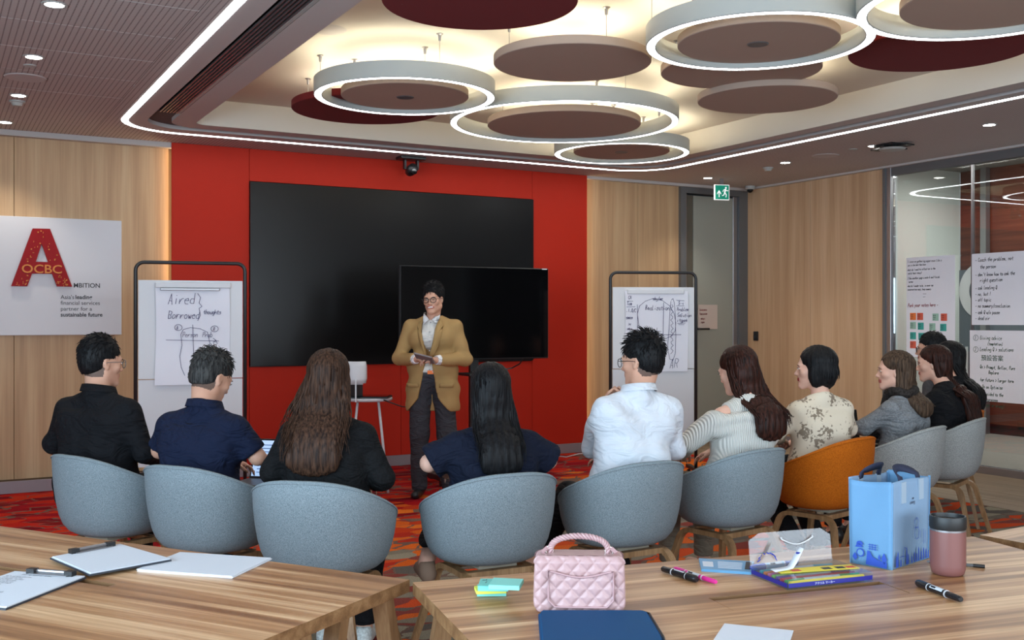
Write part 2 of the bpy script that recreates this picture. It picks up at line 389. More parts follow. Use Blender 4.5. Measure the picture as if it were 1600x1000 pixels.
def write(lines, wd=.0035, jit=.18, seed=3, slant=.15, z=.0012):
    """lines: [(text, x, y, height)] in metres -> verts, faces of flat marker strokes"""
    rg = random.Random(seed); mb = MB()
    for s, x, y, h in lines:
        u = h/6; cx = x
        for ch in s:
            if ch != ' ':
                for st in GL.get(ch, '02 05').split(','):
                    pts = []
                    for q in st.split():
                        gx = int(q[0])+rg.uniform(-jit, jit)*1.6; gy = int(q[1])-2+rg.uniform(-jit, jit)*1.6
                        pts.append((cx+(gx*.52+gy*slant)*u, y+gy*u))
                    if len(pts) < 2 or (abs(pts[0][0]-pts[-1][0])+abs(pts[0][1]-pts[-1][1]) < 1e-6): pts.append((pts[0][0]+u*.5, pts[0][1]))
                    stroke(mb, pts, wd, z)
            cx += u*(3.0 if ch != ' ' else 2.3); y += rg.uniform(-.12, .12)*u
    return mb
def stroke(mb, pts, wd, z=.0012):
    for (x0, y0), (x1, y1) in zip(pts, pts[1:]):
        dx, dy = x1-x0, y1-y0; l = math.hypot(dx, dy) or 1; ex, ey = dx/l*wd*.35, dy/l*wd*.35; nx, ny = -dy/l*wd/2, dx/l*wd/2
        mb.add(([Vector((x0-ex+nx, y0-ey+ny, z)), Vector((x0-ex-nx, y0-ey-ny, z)), Vector((x1+ex-nx, y1+ey-ny, z)), Vector((x1+ex+nx, y1+ey+ny, z))], [(0, 1, 2, 3)]))
    return mb
# ================================================================== THE SETTING
ZC = 2.98; ZT = 3.19; YB = 9.5; XR = 8.53; YW = 9.6; XL = -2.6; YN = -3.0
def slab(name, lo, hi, mat, parent=None, bev=0): return box(name, lo, hi, mat, parent, bev)
# floors
fl = struct(slab('floor', (XL, YN, -.1), (7.06, 9.7, 0), M['carpet']))
wf = struct(slab('floor_timber_strip', (7.06, YN, -.1), (XR+.06, 9.7, -.004), plain('subfloor', srgb(120, 100, 80), .6)))
wf.name = 'floor_timber'
M['plank'] = wood('limed oak floor', srgb(142, 124, 100), srgb(160, 142, 118), srgb(176, 158, 134), 'Y', 1.2, .35, 9)
pl0 = None; rg = random.Random(5)
for i in range(7):
    x0 = 7.065+i*.208; y = 2.0+rg.uniform(-.9, 0)
    while y < 9.45:
        y1 = min(9.6, y+1.22)
        box('plank', (x0+.0015, y+.0015, -.004), (x0+.2065, y1-.0015, .001), M['plank'], wf); y = y1
# back wall of pale veneer panels
wb = struct(slab('wall_back', (XL, YW+.02, -.02), (7.53, YW+.12, ZT+.2), plain('back wall core', srgb(120, 96, 70), .8)))
for a, b in ((XL, -1.55), (-1.55, -.35), (-.35, .62), (.62, 1.86), (1.86, 6.2), (6.2, 6.95), (6.95, 7.53)):
    if a == 1.86: continue
    box('veneer_panel', (a+.002, YW, .1), (b-.002, YW+.02, ZC-.02), M['wall_wood'], wb, .0015)
# red feature wall, proud of the veneer, with its reveal lights
rw = struct(slab('wall_red', (1.9, YB+.02, .1), (6.17, YW+.02, ZC), plain('reveal core', srgb(90, 20, 12), .8)))
for lo, hi in (((1.865, .1), (2.55, ZC)), ((5.525, .1), (6.21, ZC)), ((2.55, 2.683), (5.525, ZC)), ((2.55, .1), (4.04, .993)), ((4.04, .1), (5.525, .993))):
    box('red_panel', (lo[0]+.0015, YB, lo[1]+.002), (hi[0]-.0015, YB+.02, hi[1]-.002), M['red'], rw, .001)
box('recess_back', (2.55, YB+.012, .993), (5.525, YB+.02, 2.683), M['black'], rw)
for x in (1.895, 6.18):
    c = box('cove_light', (x-.004 if x < 3 else x-.002, YB+.045, .12), (x+.002 if x < 3 else x+.004, YB+.07, ZC-.02), M['warm'], rw)
# skirting
struct(slab('baseboard_back', (XL, YB-.012 , 0), (6.21, YB+.0, .1), M['base'], None, .002)).scale = (1, 1, 1)
struct(slab('baseboard_back_right', (6.21, YW-.012, 0), (7.53, YW, .1), M['base'], None, .002))
struct(slab('trim_1', (XL, YB+.02, ZC-.045), (1.90, YW-.005, ZC), M['ceil_band']))
struct(slab('trim_2', (6.17, YB+.03, ZC-.03), (8.5, YW-.005, ZC), M['ceil_band']))
# right wall: veneer then glazing
XG0 = onX(1385, 500, XR).y
wr = struct(slab('wall_right', (XR+.02, XG0, -.02), (XR+.12, YW+.1, ZT+.2), plain('right wall core', srgb(120, 96, 70), .8)))
ys = [XG0, XG0+1.05, XG0+2.1, YW]
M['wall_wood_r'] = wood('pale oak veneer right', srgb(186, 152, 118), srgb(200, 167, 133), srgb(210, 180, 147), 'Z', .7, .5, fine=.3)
for a, b in zip(ys, ys[1:]):
    box('veneer_panel', (XR, a+.002, .1), (XR+.02, b-.002, ZC-.02), M['wall_wood_r'], wr, .0015)
struct(slab('baseboard_right', (XR-.012, XG0, 0), (XR, YW, .1), M['base'], None, .002))
struct(slab('trim_3', (XR-.06, YN, ZC-.02), (XR+.02, YW, ZC), M['ceil_band']))
# glazed partition
gw = struct(slab('window_1', (XR-.03, XG0-.08, .0), (XR+.05, XG0, ZC), M['metal'], None, .004))
box('frame_edge', (XR-.045, XG0-.02, 0), (XR+.06, XG0+.012, ZC), M['frame_grey'], gw)
box('head_track', (XR-.02, YN, ZC-.1), (XR+.05, XG0-.08, ZC), M['frame_grey'], gw, .003)
box('floor_track', (XR-.02, YN, 0), (XR+.05, XG0-.08, .07), M['metal'], gw, .003)
yj = [XG0-.08, onX(1518, 400, XR).y, onX(1518, 400, XR).y-1.15, YN]
for a, b in zip(yj, yj[1:]):
    box('glass_pane', (XR+.01, b+.012, .07), (XR+.022, a-.012 if a != yj[0] else a, ZC-.1), M['glass'], gw)
for y in yj[1:3]:
    box('pane_joint', (XR+.006, y-.012, .07), (XR+.026, y-.008, ZC-.1), M['metal'], gw)
    box('pane_joint', (XR+.006, y+.008, .07), (XR+.026, y+.012, ZC-.1), M['metal'], gw)
# the room beyond the glass
struct(slab('floor_next_room', (XR+.06, YN, -.1), (11.7, 9.1, 0), plain('grey carpet', srgb(120, 116, 110), .95, var=.12, bscale=60)))
struct(slab('ceiling_next_room', (XR+.06, YN, 3.32), (11.7, 9.1, 3.4), plain('dim ceiling', srgb(140, 140, 136), .9)))
wnb = struct(slab('wall_next_room_white', (XR+.06, 9.0, 0), (11.6, 9.1, 3.32), plain('pale grey wall', srgb(196, 202, 196), .5)))
wn = struct(slab('wall_next_room', (11.62, YN, 0), (11.72, 9.0, 3.32), M['black']))
y = 9.0; k = 0
while y > 1:
    y1 = y-.92
    for z0, z1 in ((0.12, 1.18), (1.18, 2.25), (2.25, 3.32)):
        box('veneer_panel', (11.6, y1+.003, z0+.002), (11.62, y-.003, z1-.002), M['brown_wood'], wn)
    y = y1
box('corner_post', (11.5, 8.55, 0), (11.58, 8.63, 3.32), M['metal'], wn)
ng = onX(1500, 455, 11.58)
gp = pyobj('graphic_panel', *(lambda p: ([(11.585, p.y+.32, 0.5), (11.585, p.y-1.6, .5), (11.585, p.y-1.6, 2.06), (11.585, p.y+.32, 2.06)], [(0, 1, 2, 3)]))(ng), plain('slate graphic', srgb(96, 104, 112), .7), None)
tag(gp, 'slate grey wall graphic behind the glass with a white ring letter', 'wall graphic')
v = []; f = []
cy, cz = ng.y-.36, ng.z
for i in range(33):
    a = R(50+260*i/32)
    for rr in (.22, .37): v.append((11.575, cy-rr*math.cos(a), cz+rr*math.sin(a)))
for i in range(32): f.append((2*i, 2*i+1, 2*i+3, 2*i+2))
v = [(x, 2*cy-y_+.0, z) if False else (x, y_, z) for x, y_, z in v]
pyobj('ring_letter', v, f, M['white'], gp)
for i in range(6):
    mb = MB().box((11.572, ng.y+.18-i*.075, .5), (11.58, ng.y+.215-i*.075, 1.2-.03*i)); mb.obj('stripe', M['white'], gp)
area('next_room_light', (10.4, 6.5, 3.2), (0, 0, 0), .3, 3.4, 60, (1, .98, .95))
tag(MB().box((10.4, 5.0, 3.25), (10.72, 8.4, 3.318)).obj('ceiling_light', emit('office tube light', (1, 1, .97, 1), 5)), 'long white strip light on the ceiling behind the glass', 'ceiling light')
# left and rear walls, out of view, with the windows that give the daylight
def windowed(name, axis, pos, a0, a1, z0, z1, lo, hi):
    mb = MB()
    def bx(u0, u1, w0, w1):
        if axis == 'X': mb.box((pos-.1, u0, w0), (pos, u1, w1))
        else: mb.box((u0, pos-.1, w0), (u1, pos, w1))
    bx(lo, a0, 0, ZC); bx(a1, hi, 0, ZC); bx(a0, a1, 0, z0); bx(a0, a1, z1, ZC)
    o = struct(mb.obj(name, plain(name+' paint', srgb(170, 165, 158), .8)))
    w_ = MB()
    for u in (a0, (a0+a1)/2-.03, a1-.06):
        if axis == 'X': w_.box((pos-.07, u, z0), (pos-.02, u+.06, z1))
        else: w_.box((u, pos-.07, z0), (u+.06, pos-.02, z1))
    return o, w_
o, w_ = windowed('wall_left', 'X', XL, -2.4, 3.6, .7, 2.4, YN, YW); struct(w_.obj('window_2', M['frame_grey']))
o, w_ = windowed('wall_rear', 'Y', YN, -1.0, 6.0, .7, 2.5, XL, XR); struct(w_.obj('window_3', M['frame_grey']))
# ---------------- glazed door at the far corner
door = struct(MB().box((7.53, YW-.04, 0), (7.60, YW+.1, ZC)).box((8.40, YW-.04, 0), (8.53, YW+.1, ZC)).box((7.6, YW-.04, ZC-.1), (8.4, YW+.1, ZC)).obj('door_1', M['frame_grey']))
box('door_stile', (8.33, YW-.01, .03), (8.40, YW+.04, ZC-.1), M['metal'], door, .004)
box('door_stile', (7.6, YW-.01, .03), (7.64, YW+.04, ZC-.1), M['metal'], door, .004)
box('bottom_rail', (7.64, YW-.012, .03), (8.33, YW+.04, .26), M['frame_grey'], door, .004)
box('frosted_pane', (7.74, YW+.0, .26), (8.33, YW+.02, ZC-.12), plain('frosted glass', srgb(150, 152, 142), .3, spec=.5), door)
box('side_glass', (7.64, YW+.0, .26), (7.73, YW+.02, ZC-.12), plain('dark glass', srgb(88, 84, 74), .08, spec=.6), door)
box('soffit_behind_door', (7.53, YW+.1, 0), (8.53, YW+.2, ZC), M['frame_grey'], door)
h = onY(1093, 514, YW-.03)
mb = MB().tube([h+Vector((-.01, .03, 0)), h+Vector((-.01, -.03, 0)), h+Vector((.12, -.03, .0))], .011, 8).lathe([(.028, -.006), (.028, .006)], 14, tuple(h)); mb.obj('door_handle', M['black_metal'], door, angle=40)
nt_a = onY(1092, 476, YW-.02); nt_b = onY(1122, 514, YW-.02)
nb = MB().box((nt_a.x, YW-.008, nt_b.z), (nt_b.x, YW-.004, nt_a.z)).obj('notice', plain('pinkish paper', srgb(196, 180, 170), .7))
tag(nb, 'small pinkish paper notice taped to the frosted door', 'notice')
mw = plane_frame((nt_a.x+.02, YW-.009, nt_a.z-.07), (1, 0, 0), (0, 0, 1))
text('notice_print', 'Lorem', .01, M['ink'], nb, mw) if False else None
mb = write([('Training session', .0, .0, .022), ('Please do not enter', .0, -.045, .02), ('meeting in', .03, -.1, .02), ('progress', .035, -.14, .02)], .004, .05)
mb.v = [mw @ Vector((p.x*.62, p.y, p.z)) for p in mb.v]; mb.obj('notice_print', M['ink_red'], nb)['kind'] = 'stuff'
# access reader on the right wall
p = onX(1182, 525, XR-.0)
ar = tag(box('card_reader', (XR-.02, p.y-.035, p.z-.055), (XR, p.y+.035, p.z+.055), M['black'], None, .006, 2), 'small black card reader on the veneer wall beside the door', 'card reader')
box('reader_face', (XR-.022, p.y-.02, p.z-.03), (XR-.0195, p.y+.02, p.z+.0), M['screen_tv'], ar)

# ---------------- ceiling
ce = struct(slab('ceiling', (XL, YN, ZC+.0125), (1.28, YW, ZC+.1), plain('ceiling void', srgb(60, 54, 54), .9)))
for i in range(3):
    for j in range(21):
        y0 = YN+.0+j*.6
        bm = bmesh.new(); x0 = XL+.2+i*1.2-(.2 if i == 0 else 0); add_box(bm, (x0+.002, y0+.002, ZC), (XL+.2+(i+1)*1.2-.002, min(YW, y0+.6)-.002, ZC+.012), .0015)
        bmobj('ceiling_panel', bm, M['perf'], ce)
lo_ = rrect(1.2, XR, .2-.6, YW, .002); YS = .2
led_o = rrect(1.305, 6.70, YS, 9.055, .52); led_i = rrect(1.355, 6.65, YS+.05, 9.005, .47)
chan_o = rrect(1.49, 6.53, YS+.2, 8.84, .36); chan_i = rrect(1.67, 6.42, YS+.3, 8.72, .24)
cof = rrect(1.85, 6.27, YS+.5, 8.54, .10)
rgc = struct(MB().add(ring_faces(lo_, led_o, ZC)).obj('ceiling_right', M['perf']))
cs = struct(MB().box((1.2, YN, ZC), (XR, -.4, ZC+.05)).obj('ceiling_rear', M['perf']))
mb = MB().add(ring_faces(led_i, chan_o, ZC)).add(ring_faces(chan_o, chan_o, ZC, ZC+.03)).add(ring_faces(chan_i, chan_i, ZC+.03, ZC)).add(ring_faces(chan_i, cof, ZC)).add(ring_faces(cof, cof, ZC, ZT))
bk = struct(mb.obj('ceiling_bulkhead', M['ceil_band'])); 
bk2 = MB().add(ring_faces(cof, cof, ZC+.001, ZT)).obj('coffer_side', M['ceil_white'], bk)
for q in (bk2,):
    q.data.transform(Matrix.Translation((4, 4.5, 0)) @ Matrix.Diagonal((.9995, .9995, 1, 1)) @ Matrix.Translation((-4, -4.5, 0)))
MB().add(ring_faces(chan_o, chan_i, ZC+.03)).obj('channel_back', plain('shadow gap', srgb(84, 76, 78), .8), bk)
ct = struct(slab('ceiling_coffer', (1.6, .2, ZT), (6.6, 8.9, ZT+.05), M['ceil_white']))
# embedded light line
v1, f1 = ring_faces(led_o, led_i, ZC-.002)
ll = MB().add((v1, f1)).add(ring_faces(led_o, led_o, ZC-.002, ZC+.03)).add(ring_faces(led_i, led_i, ZC-.002, ZC+.03)).obj('light_line', M['led_line'])
tag(ll, 'continuous white light line recessed around the ceiling coffer', 'light line')
# linear air diffuser on the left
df = empty('air_diffuser', (1.58, 4.6, ZC), 0, 'long dark slotted air diffuser in the left ceiling bulkhead', 'air diffuser')
box('diffuser_tray', (-.065, -3.6, .012), (.06, 3.56, .028), M['black'], df)
for i in range(6): box('slat', (-.065+i*.0235, -3.6, 0), (-.057+i*.0235, 3.56, .02), M['metal'], df)
box('diffuser_flange', (.063, -3.6, -.001), (.085, 3.56, .02), M['ring_shell'], df)

# ---------------- hanging acoustic discs and ring lamps
def wires(root, r, h, n, tw=.0018):
    for i in range(n):
        a = 2*PI*i/n+.5
        mb = MB().tube([(r*math.cos(a), r*math.sin(a), 0), (r*math.cos(a), r*math.sin(a), h)], tw, 5)
        o = mb.obj('suspension_wire', M['metal'], root)
        MB().lathe([(.0, h-.045), (.008, h-.045), (.011, h-.01), (.022, h-.004), (.022, h)], 10, (r*math.cos(a), r*math.sin(a), 0)).obj('ceiling_fixing', M['metal'], o)
def disc(px, py, z, D, red, label, grp=True, glow=True, th=.05, n_w=3, hatch=False):
    c = onZ(px, py, z); o = empty('acoustic_disc', c, 0, label, 'acoustic panel', 'acoustic discs hung under the ceiling')
    r = D/2
    MB().lathe([(0, 0), (r-.004, 0), (r, .004), (r, th-.004), (r-.004, th), (0, th)], 72).obj('panel', M['baffle_red' if red else 'baffle'], o, angle=40)
    wires(o, r*.8, ZT-z, n_w)
    if hatch: MB().lathe([(.045, -.003), (.055, -.004), (.06, 0)], 24).obj('centre_cap', M['frame_grey'], o)
    if glow:
        g = MB(); 
        g.lathe([(r*.62, th+.012), (r*.62, th+.03), (r*.55, th+.03), (r*.55, th+.012), (r*.62, th+.012)], 48); g.obj('upward_light_strip', M['uplight'], o)
    return o
disc(750, 5, 2.95, .945, True, 'large dark red round ceiling panel at the top centre edge')
disc(894, 100, 2.95, .94, False, 'round beige ceiling panel standing free between the ring lamps, upper middle')
disc(573, 173, 2.95, 1.08, True, 'dark red round ceiling panel partly behind the leftmost ring lamp')
disc(1157, 112, 2.99, 1.0, False, 'brown beige ceiling disc mostly hidden behind the large upper ring lamp', glow=False)
disc(1198, 157, 2.95, .95, False, 'smaller beige round ceiling panel below the large upper ring lamp')
disc(1470, 80, 2.97, 1.02, True, 'dark red round ceiling panel under the ring lamp at top right')
def ringlamp(px, py, z, D, Di, dpx, dpy, label, cap=True):
    c = onZ(px, py, z); o = empty('ring_lamp', c, 0, label, 'ring lamp', 'ring lamps hung under the coffer')
    r = D/2; wd = .055; hh = .105
    MB().lathe([(r-wd, .004), (r-wd, hh), (r, hh), (r, .004), (r-.006, 0), (r-.006, .004), (r-wd+.006, .004), (r-wd+.006, 0), (r-wd, .004)], 96).obj('ring_housing', M['ring_shell'], o, angle=40)
    MB().lathe([(r-wd+.005, 0.002), (r-.005, 0.002)], 96, cap=False).obj('ring_diffuser', M['led'], o)
    o.children
    d_ = o
    MB().lathe([(r-wd+.012, hh+.002), (r-.012, hh+.002)], 96, cap=False).obj('upward_light_strip', M['uplight'], d_)
    wires(o, r-.03, ZT-z, 3)
    p = onZ(dpx, dpy, z+.02); q = disc(dpx, dpy, z+.03, Di, False, label.replace('ring lamp', 'panel disc'), hatch=cap)
    return o, q
def relabel(pair, l): pair[1]['label'] = l
relabel(ringlamp(633, 153, 2.90, 1.2, .86, 633, 152, 'white ring lamp hanging furthest left over the red wall'), 'round beige disc inside the leftmost ring lamp')
relabel(ringlamp(881, 194, 2.90, 1.72, 1.19, 881, 197, 'widest white ring lamp, hanging at the middle in front of the smallest looking one', False), 'round brown disc inside the widest ring lamp')
relabel(ringlamp(971, 241, 2.90, 1.2, .86, 971, 238, 'farthest white ring lamp, low behind the widest one'), 'round brown disc inside the farthest ring lamp')
relabel(ringlamp(1185, 69, 2.90, 1.2, .87, 1184, 69, 'big near white ring lamp at upper right centre'), 'round grey brown disc inside the big near ring lamp')
relabel(ringlamp(1545, 12, 2.90, 1.2, .87, 1556, 8, 'white ring lamp cut off by the top right corner of the photo', False), 'round beige disc inside the cut off ring lamp at top right')
# ---------------- small ceiling fittings
def downlight(px, py, label):
    c = onZ(px, py, ZC); o = empty('downlight', c, 0, label, 'downlight', 'recessed downlights in the ceiling border')
    MB().lathe([(.062, 0), (.062, -.004), (.046, -.004), (.046, 0)], 28, cap=False).obj('trim_ring', M['ring_shell'], o)
    MB().lathe([(0, -.0025), (.046, -.0025)], 28).obj('lens', M['down'], o)
    l = bpy.data.lights.new('downlight_beam', 'SPOT'); l.energy = 16; l.spot_size = R(95); l.spot_blend = .6; l.color = (1, .93, .82); l.shadow_soft_size = .04
    lo2 = bpy.data.objects.new('downlight_beam', l); COL.objects.link(lo2); lo2.parent = o; lo2.location = (0, 0, -.02)
for px, py, lb in ((85, 7, 'recessed downlight nearest the top edge at far left'), (53, 89, 'recessed downlight just above the flush speaker at left'), (29, 149, 'recessed downlight between the left speaker and the veneer wall'),
                   (8, 191, 'recessed downlight by the left frame edge above the veneer wall'), (1106, 278, 'recessed downlight beside the exit sign'), (1227, 254, 'recessed downlight left of the right hand ceiling speaker'),
                   (1365, 228, 'recessed downlight next to the black ceiling device'), (1546, 195, 'recessed downlight furthest right over the glass wall')):
    downlight(px, py, lb)
for px, py, r_, lb in ((40, 121, .13, 'round flush ceiling speaker at upper left'), (1290, 243, .13, 'round flush ceiling speaker at right between two downlights')):
    c = onZ(px, py, ZC); o = tag(MB().lathe([(0, -.006), (r_-.01, -.006), (r_, 0), (r_+.004, 0)], 40, cap=False).obj('ceiling_speaker', M['ceil_band'], None, angle=30), lb, 'speaker'); o.location = c
c = onZ(512, 46, ZT); o = tag(MB().lathe([(0, -.006), (.10, -.006), (.115, 0)], 40).obj('ceiling_speaker', M['ceil_band'], None, angle=30), 'round flush speaker up inside the ceiling coffer', 'speaker'); o.location = c
for px, py, lb in ((27, 158, 'white smoke detector on the ceiling at left'), (1200, 262, 'white smoke detector on the ceiling right of the exit sign'), (47, 102, 'small sprinkler cap beside the left ceiling speaker'), (1333, 233, 'small sprinkler cap left of the black ceiling device')):
    c = onZ(px, py, ZC); 
    pr = [(0, -.035), (.03, -.035), (.04, -.02), (.045, -.012), (.055, -.01), (.055, 0)] if 'smoke' in lb else [(0, -.006), (.035, -.006), (.04, 0)]
    o = tag(MB().lathe(pr, 28).obj('smoke_detector' if 'smoke' in lb else 'sprinkler_cap', M['ring_shell'], None, angle=40), lb, 'detector' if 'smoke' in lb else 'sprinkler'); o.location = c
c = onZ(1172, 291, ZC); dc = empty('dome_camera', c, 0, 'white dome security camera on the ceiling above the door', 'security camera')
MB().lathe([(.06, 0), (.06, -.03), (.05, -.04), (0, -.04)], 28).obj('housing', M['ring_shell'], dc, angle=40)
MB().lathe([(.038, -.04), (.034, -.058), (.02, -.072), (0, -.078)], 24).obj('dome', M['screen_tv'], dc, True)
c = onZ(1394, 226, ZC); dv = empty('ceiling_device', c, 0, 'black flat ceiling projector mount hanging near the glass wall', 'ceiling mount')
MB().box((-.12, -.1, -.018), (.12, .1, 0)).obj('mount_plate', M['black'], dv)
MB().box((-.05, -.2, -.03), (.05, .2, -.018)).box((-.16, -.03, -.034), (.16, .03, -.022)).obj('mount_arm', M['black'], dv)
MB().lathe([(0, -.055), (.1, -.05), (.12, -.035), (.1, -.03)], 24).obj('mount_cover', M['ring_shell'], dv)
# exit sign
c = CW((1127.5-800)/F*11.6, 11.6, 0); es = empty('exit_sign', (c.x, c.y, 2.745), 0, 'green running man exit sign hanging before the glass door', 'exit sign')
es.rotation_euler = (0, 0, CAMROT*.55)
box('sign_box', (-.088, -.012, 0), (.088, .012, .17), emit('sign white', (1, 1, 1, 1), .45), es, .003)
box('sign_green', (-.08, -.0135, .008), (.08, -.012, .162), emit('sign green', srgb(0, 150, 120), .35), es)
box('sign_hanger', (-.02, -.006, .17), (.02, .006, .24), M['metal'], es)
wm = emit('sign symbol', (1, 1, 1, 1), .5)
def flat(name, polys, y, mat, parent):
    mb = MB()
    for pl in polys:
        mb.add(([Vector((x, y, z)) for x, z in pl], [tuple(range(len(pl)))]))
    return mb.obj(name, mat, parent)
flat('arrow', [[(-.06, .075), (-.036, .11), (-.012, .075), (-.012, .058), (-.036, .09), (-.06, .058)][::1], [(-.041, .03), (-.031, .03), (-.031, .095), (-.041, .095)]], -.0145, wm, es)
def seg(x0, z0, x1, z1, w_): 
    dx, dz = x1-x0, z1-z0; l = math.hypot(dx, dz); nx, nz = -dz/l*w_/2, dx/l*w_/2
    return [(x0+nx, z0+nz), (x0-nx, z0-nz), (x1-nx, z1-nz), (x1+nx, z1+nz)]
flat('running_man', [[(.045+.011*math.cos(a*PI/5), .135+.011*math.sin(a*PI/5)) for a in range(10)], seg(.04, .122, .03, .078, .018), seg(.03, .08, .05, .06, .011), seg(.05, .06, .045, .03, .01),
      seg(.03, .08, .018, .052, .011), seg(.018, .052, -.002, .048, .009), seg(.04, .118, .06, .1, .008), seg(.06, .1, .072, .108, .008), seg(.038, .118, .018, .112, .008), seg(.018, .112, .008, .092, .008)], -.0145, wm, es)
# ---------------- wall screen, tracking camera, television
ws = empty('wall_screen', (4.0375, 9.5, 1.0), 0, 'very large black display wall recessed in the red wall', 'screen')
box('display_face', (-1.4875, -.03, 0), (1.4875, -.002, 1.678), M['screen'], ws, .002)
p = onZ(652, 247, ZC-.03); pc = empty('tracking_camera', (p.x, YB-.25, ZC), 0, 'black ceiling mounted tracking camera above the wall screen', 'camera')
box('mount_plate', (-.13, -.07, -.03), (.13, .07, 0), M['black'], pc, .006)
[MB().box((x-.01, -.02, -.12), (x+.01, .02, -.03)).obj('yoke_arm', M['black'], pc) for x in (-.065, .065)]
hd = MB().lathe([(0, -.07), (.035, -.07), (.045, -.05), (.052, 0), (.048, .05), (0, .06)], 24).xf(Matrix.Translation((0, -.01, -.125)) @ Matrix.Rotation(R(75), 4, 'X')).obj('camera_head', M['black'], pc, True)
MB().lathe([(0, .0), (.025, .0), (.03, -.004)], 20).xf(Matrix.Translation((0, -.077, -.145)) @ Matrix.Rotation(R(75), 4, 'X')).obj('lens', M['screen_tv'], hd)
tl = CW(-.968, 9.07); tr = CW(.338, 9.72); cc = (tl+tr)/2; ang = math.atan2(tr.y-tl.y, tr.x-tl.x)
tv = empty('television', (cc.x, cc.y, 0), ang, 'black television on a stand right behind the standing presenter', 'television')
box('tv_body', (-.73, -.0, 1.066), (.73, .04, 1.896), M['black'], tv, .006)
box('tv_panel', (-.721, -.004, 1.078), (.721, .0, 1.887), M['screen_tv'], tv)
box('tv_label', (.66, -.006, 1.884), (.71, -.0, 1.894), M['white'], tv)
box('post', (-.04+.0, .05, .1), (.04, .09, 1.6), M['black_metal'], tv)
box('bracket', (-.25, .04, 1.25), (.25, .06, 1.7), M['black_metal'], tv)
MB().box((-.45, -.02, .03), (.45, .04, .07)).box((-.48, -.3, .05), (-.43, .35, .09)).box((.43, -.3, .05), (.48, .35, .09)).box((-.04, .03, .07), (.04, .09, .11)).obj('stand_base', M['black_metal'], tv)
for x in (-.455, .455):
    for y in (-.27, .32): MB().lathe([(.026, -.012), (.026, .012)], 16).xf(Matrix.Translation((x, y, .026)) @ Matrix.Rotation(PI/2, 4, 'Y')).obj('caster', M['black'], tv)
box('shelf', (-.18, -.24, .93), (.18, .06, .95), M['black_metal'], tv, .003)
ph = CW(-.42, 8.98); 
rm = tag(box('remote_tray', (-.09, -.05, .951), (.09, .05, .965), M['white'], None, .003), 'flat white box on the shelf below the television', 'box'); rm.location = (tv.location.x+.02, tv.location.y-.1, 0); rm.rotation_euler = (0, 0, ang)
cb = MB().tube([CW(.10, 9.55, 1.07), CW(.07, 9.58, 1.02), CW(.0, 9.62, .98), CW(-.1, 9.6, .96)], .006, 6).obj('power_cable', M['black'], tv); cb.matrix_parent_inverse = Matrix.Identity(4)
cb.data.transform((Matrix.Translation(tv.location) @ Matrix.Rotation(ang, 4, 'Z')).inverted())
pts = [onZ(x, y, .01) for x, y in ((868, 712), (885, 714), (905, 709), (925, 708), (945, 713), (962, 716))]
tag(MB().tube(pts, .006, 6).obj('floor_cable', M['white']), 'white cable lying on the red carpet near the right flip chart', 'cable')
# ---------------- wall poster
pa = onY(0, 338, YW-.04); pb = onY(190, 523, YW-.04)
po = empty('ambition_board', (0, 0, 0), 0, 'white wall board with a big red letter A and small print', 'wall sign')
Y0 = YW-.045; x1p = pb.x; x0p = x1p-1.72; zt = onY(190, 345, Y0).z; zb = pb.z
box('board', (x0p, Y0, zb), (x1p, YW-.005, zt), plain('satin white board', srgb(212, 212, 216), .5), po, .003)
def PP(px, py): q = onY(px, py, Y0-.02); return (q.x, q.z)
def extr(name, pts, y0, y1, mat, parent):
    n = len(pts); v = [(x, y0, z) for x, z in pts]+[(x, y1, z) for x, z in pts]
    return pyobj(name, v, [tuple(range(n)), tuple(reversed(range(n, 2*n)))]+[(i, n+i, n+(i+1) % n, (i+1) % n) for i in range(n)], mat, parent)
A = [PP(*q) for q in ((17.5, 447), (51, 357), (78, 357.5), (112.5, 448), (89, 447.5), (81.5, 428), (50, 427.5), (42.5, 447.5))]
m_red = plain('lacquer red letter', srgb(150, 6, 14), .5, spec=.2)
v = []; 
apex = [PP(65, 381), PP(75, 409.5), PP(56, 409)]
bm = bmesh.new()
ov = [bm.verts.new((x, Y0-.03, z)) for x, z in A]; iv = [bm.verts.new((x, Y0-.03, z)) for x, z in apex]
es_ = [bm.edges.new((ov[i], ov[(i+1) % 8])) for i in range(8)]+[bm.edges.new((iv[i], iv[(i+1) % 3])) for i in range(3)]
bmesh.ops.triangle_fill(bm, edges=es_, use_beauty=True)
g = bmesh.ops.extrude_face_region(bm, geom=list(bm.faces)); bmesh.ops.translate(bm, verts=[q for q in g['geom'] if isinstance(q, bmesh.types.BMVert)], vec=(0, .03, 0))
la = bmobj('letter_a', bm, m_red, po)
mg = plain('ochre gold relief', srgb(214, 128, 40), .5)
rg = random.Random(12); mb = MB()
def inA(px, py):
    t = (py-357)/91; l = 51-33.5*t; r_ = 78+34.5*t
    if not (l+2 < px < r_-3): return False
    if py > 428 and 50-(py-428)*.4 < px < 81+(py-428)*.4: return False
    if 381 < py < 410 and 65-(py-381)*.36 < px < 65+(py-381)*.38: return False
    return True
for k in range(150):
    px = rg.uniform(20, 110); py = rg.choice([rg.uniform(360, 405), rg.uniform(430, 446), rg.uniform(360, 446)]); s = rg.choice([(1.2, 1.2), (2.6, .8), (.8, 2.4), (2, 2)])
    if inA(px, py) and inA(px+s[0], py+s[1]) and not 408 < py < 428:
        a = PP(px, py); b = PP(px+s[0], py+s[1]); mb.box((a[0], Y0-.036, b[1]), (b[0], Y0-.03, a[1]))
mb.obj('relief_pattern', mg, la)['kind'] = 'stuff'
a = PP(33, 426); b = PP(33, 412)
text('relief_letters', 'OCBC', (b[1]-a[1])*1.35, mg, la, plane_frame((a[0], Y0-.0315, a[1]), (1, 0, 0), (0, 0, 1)), bold=.001, extrude=.003, sx=1.12)
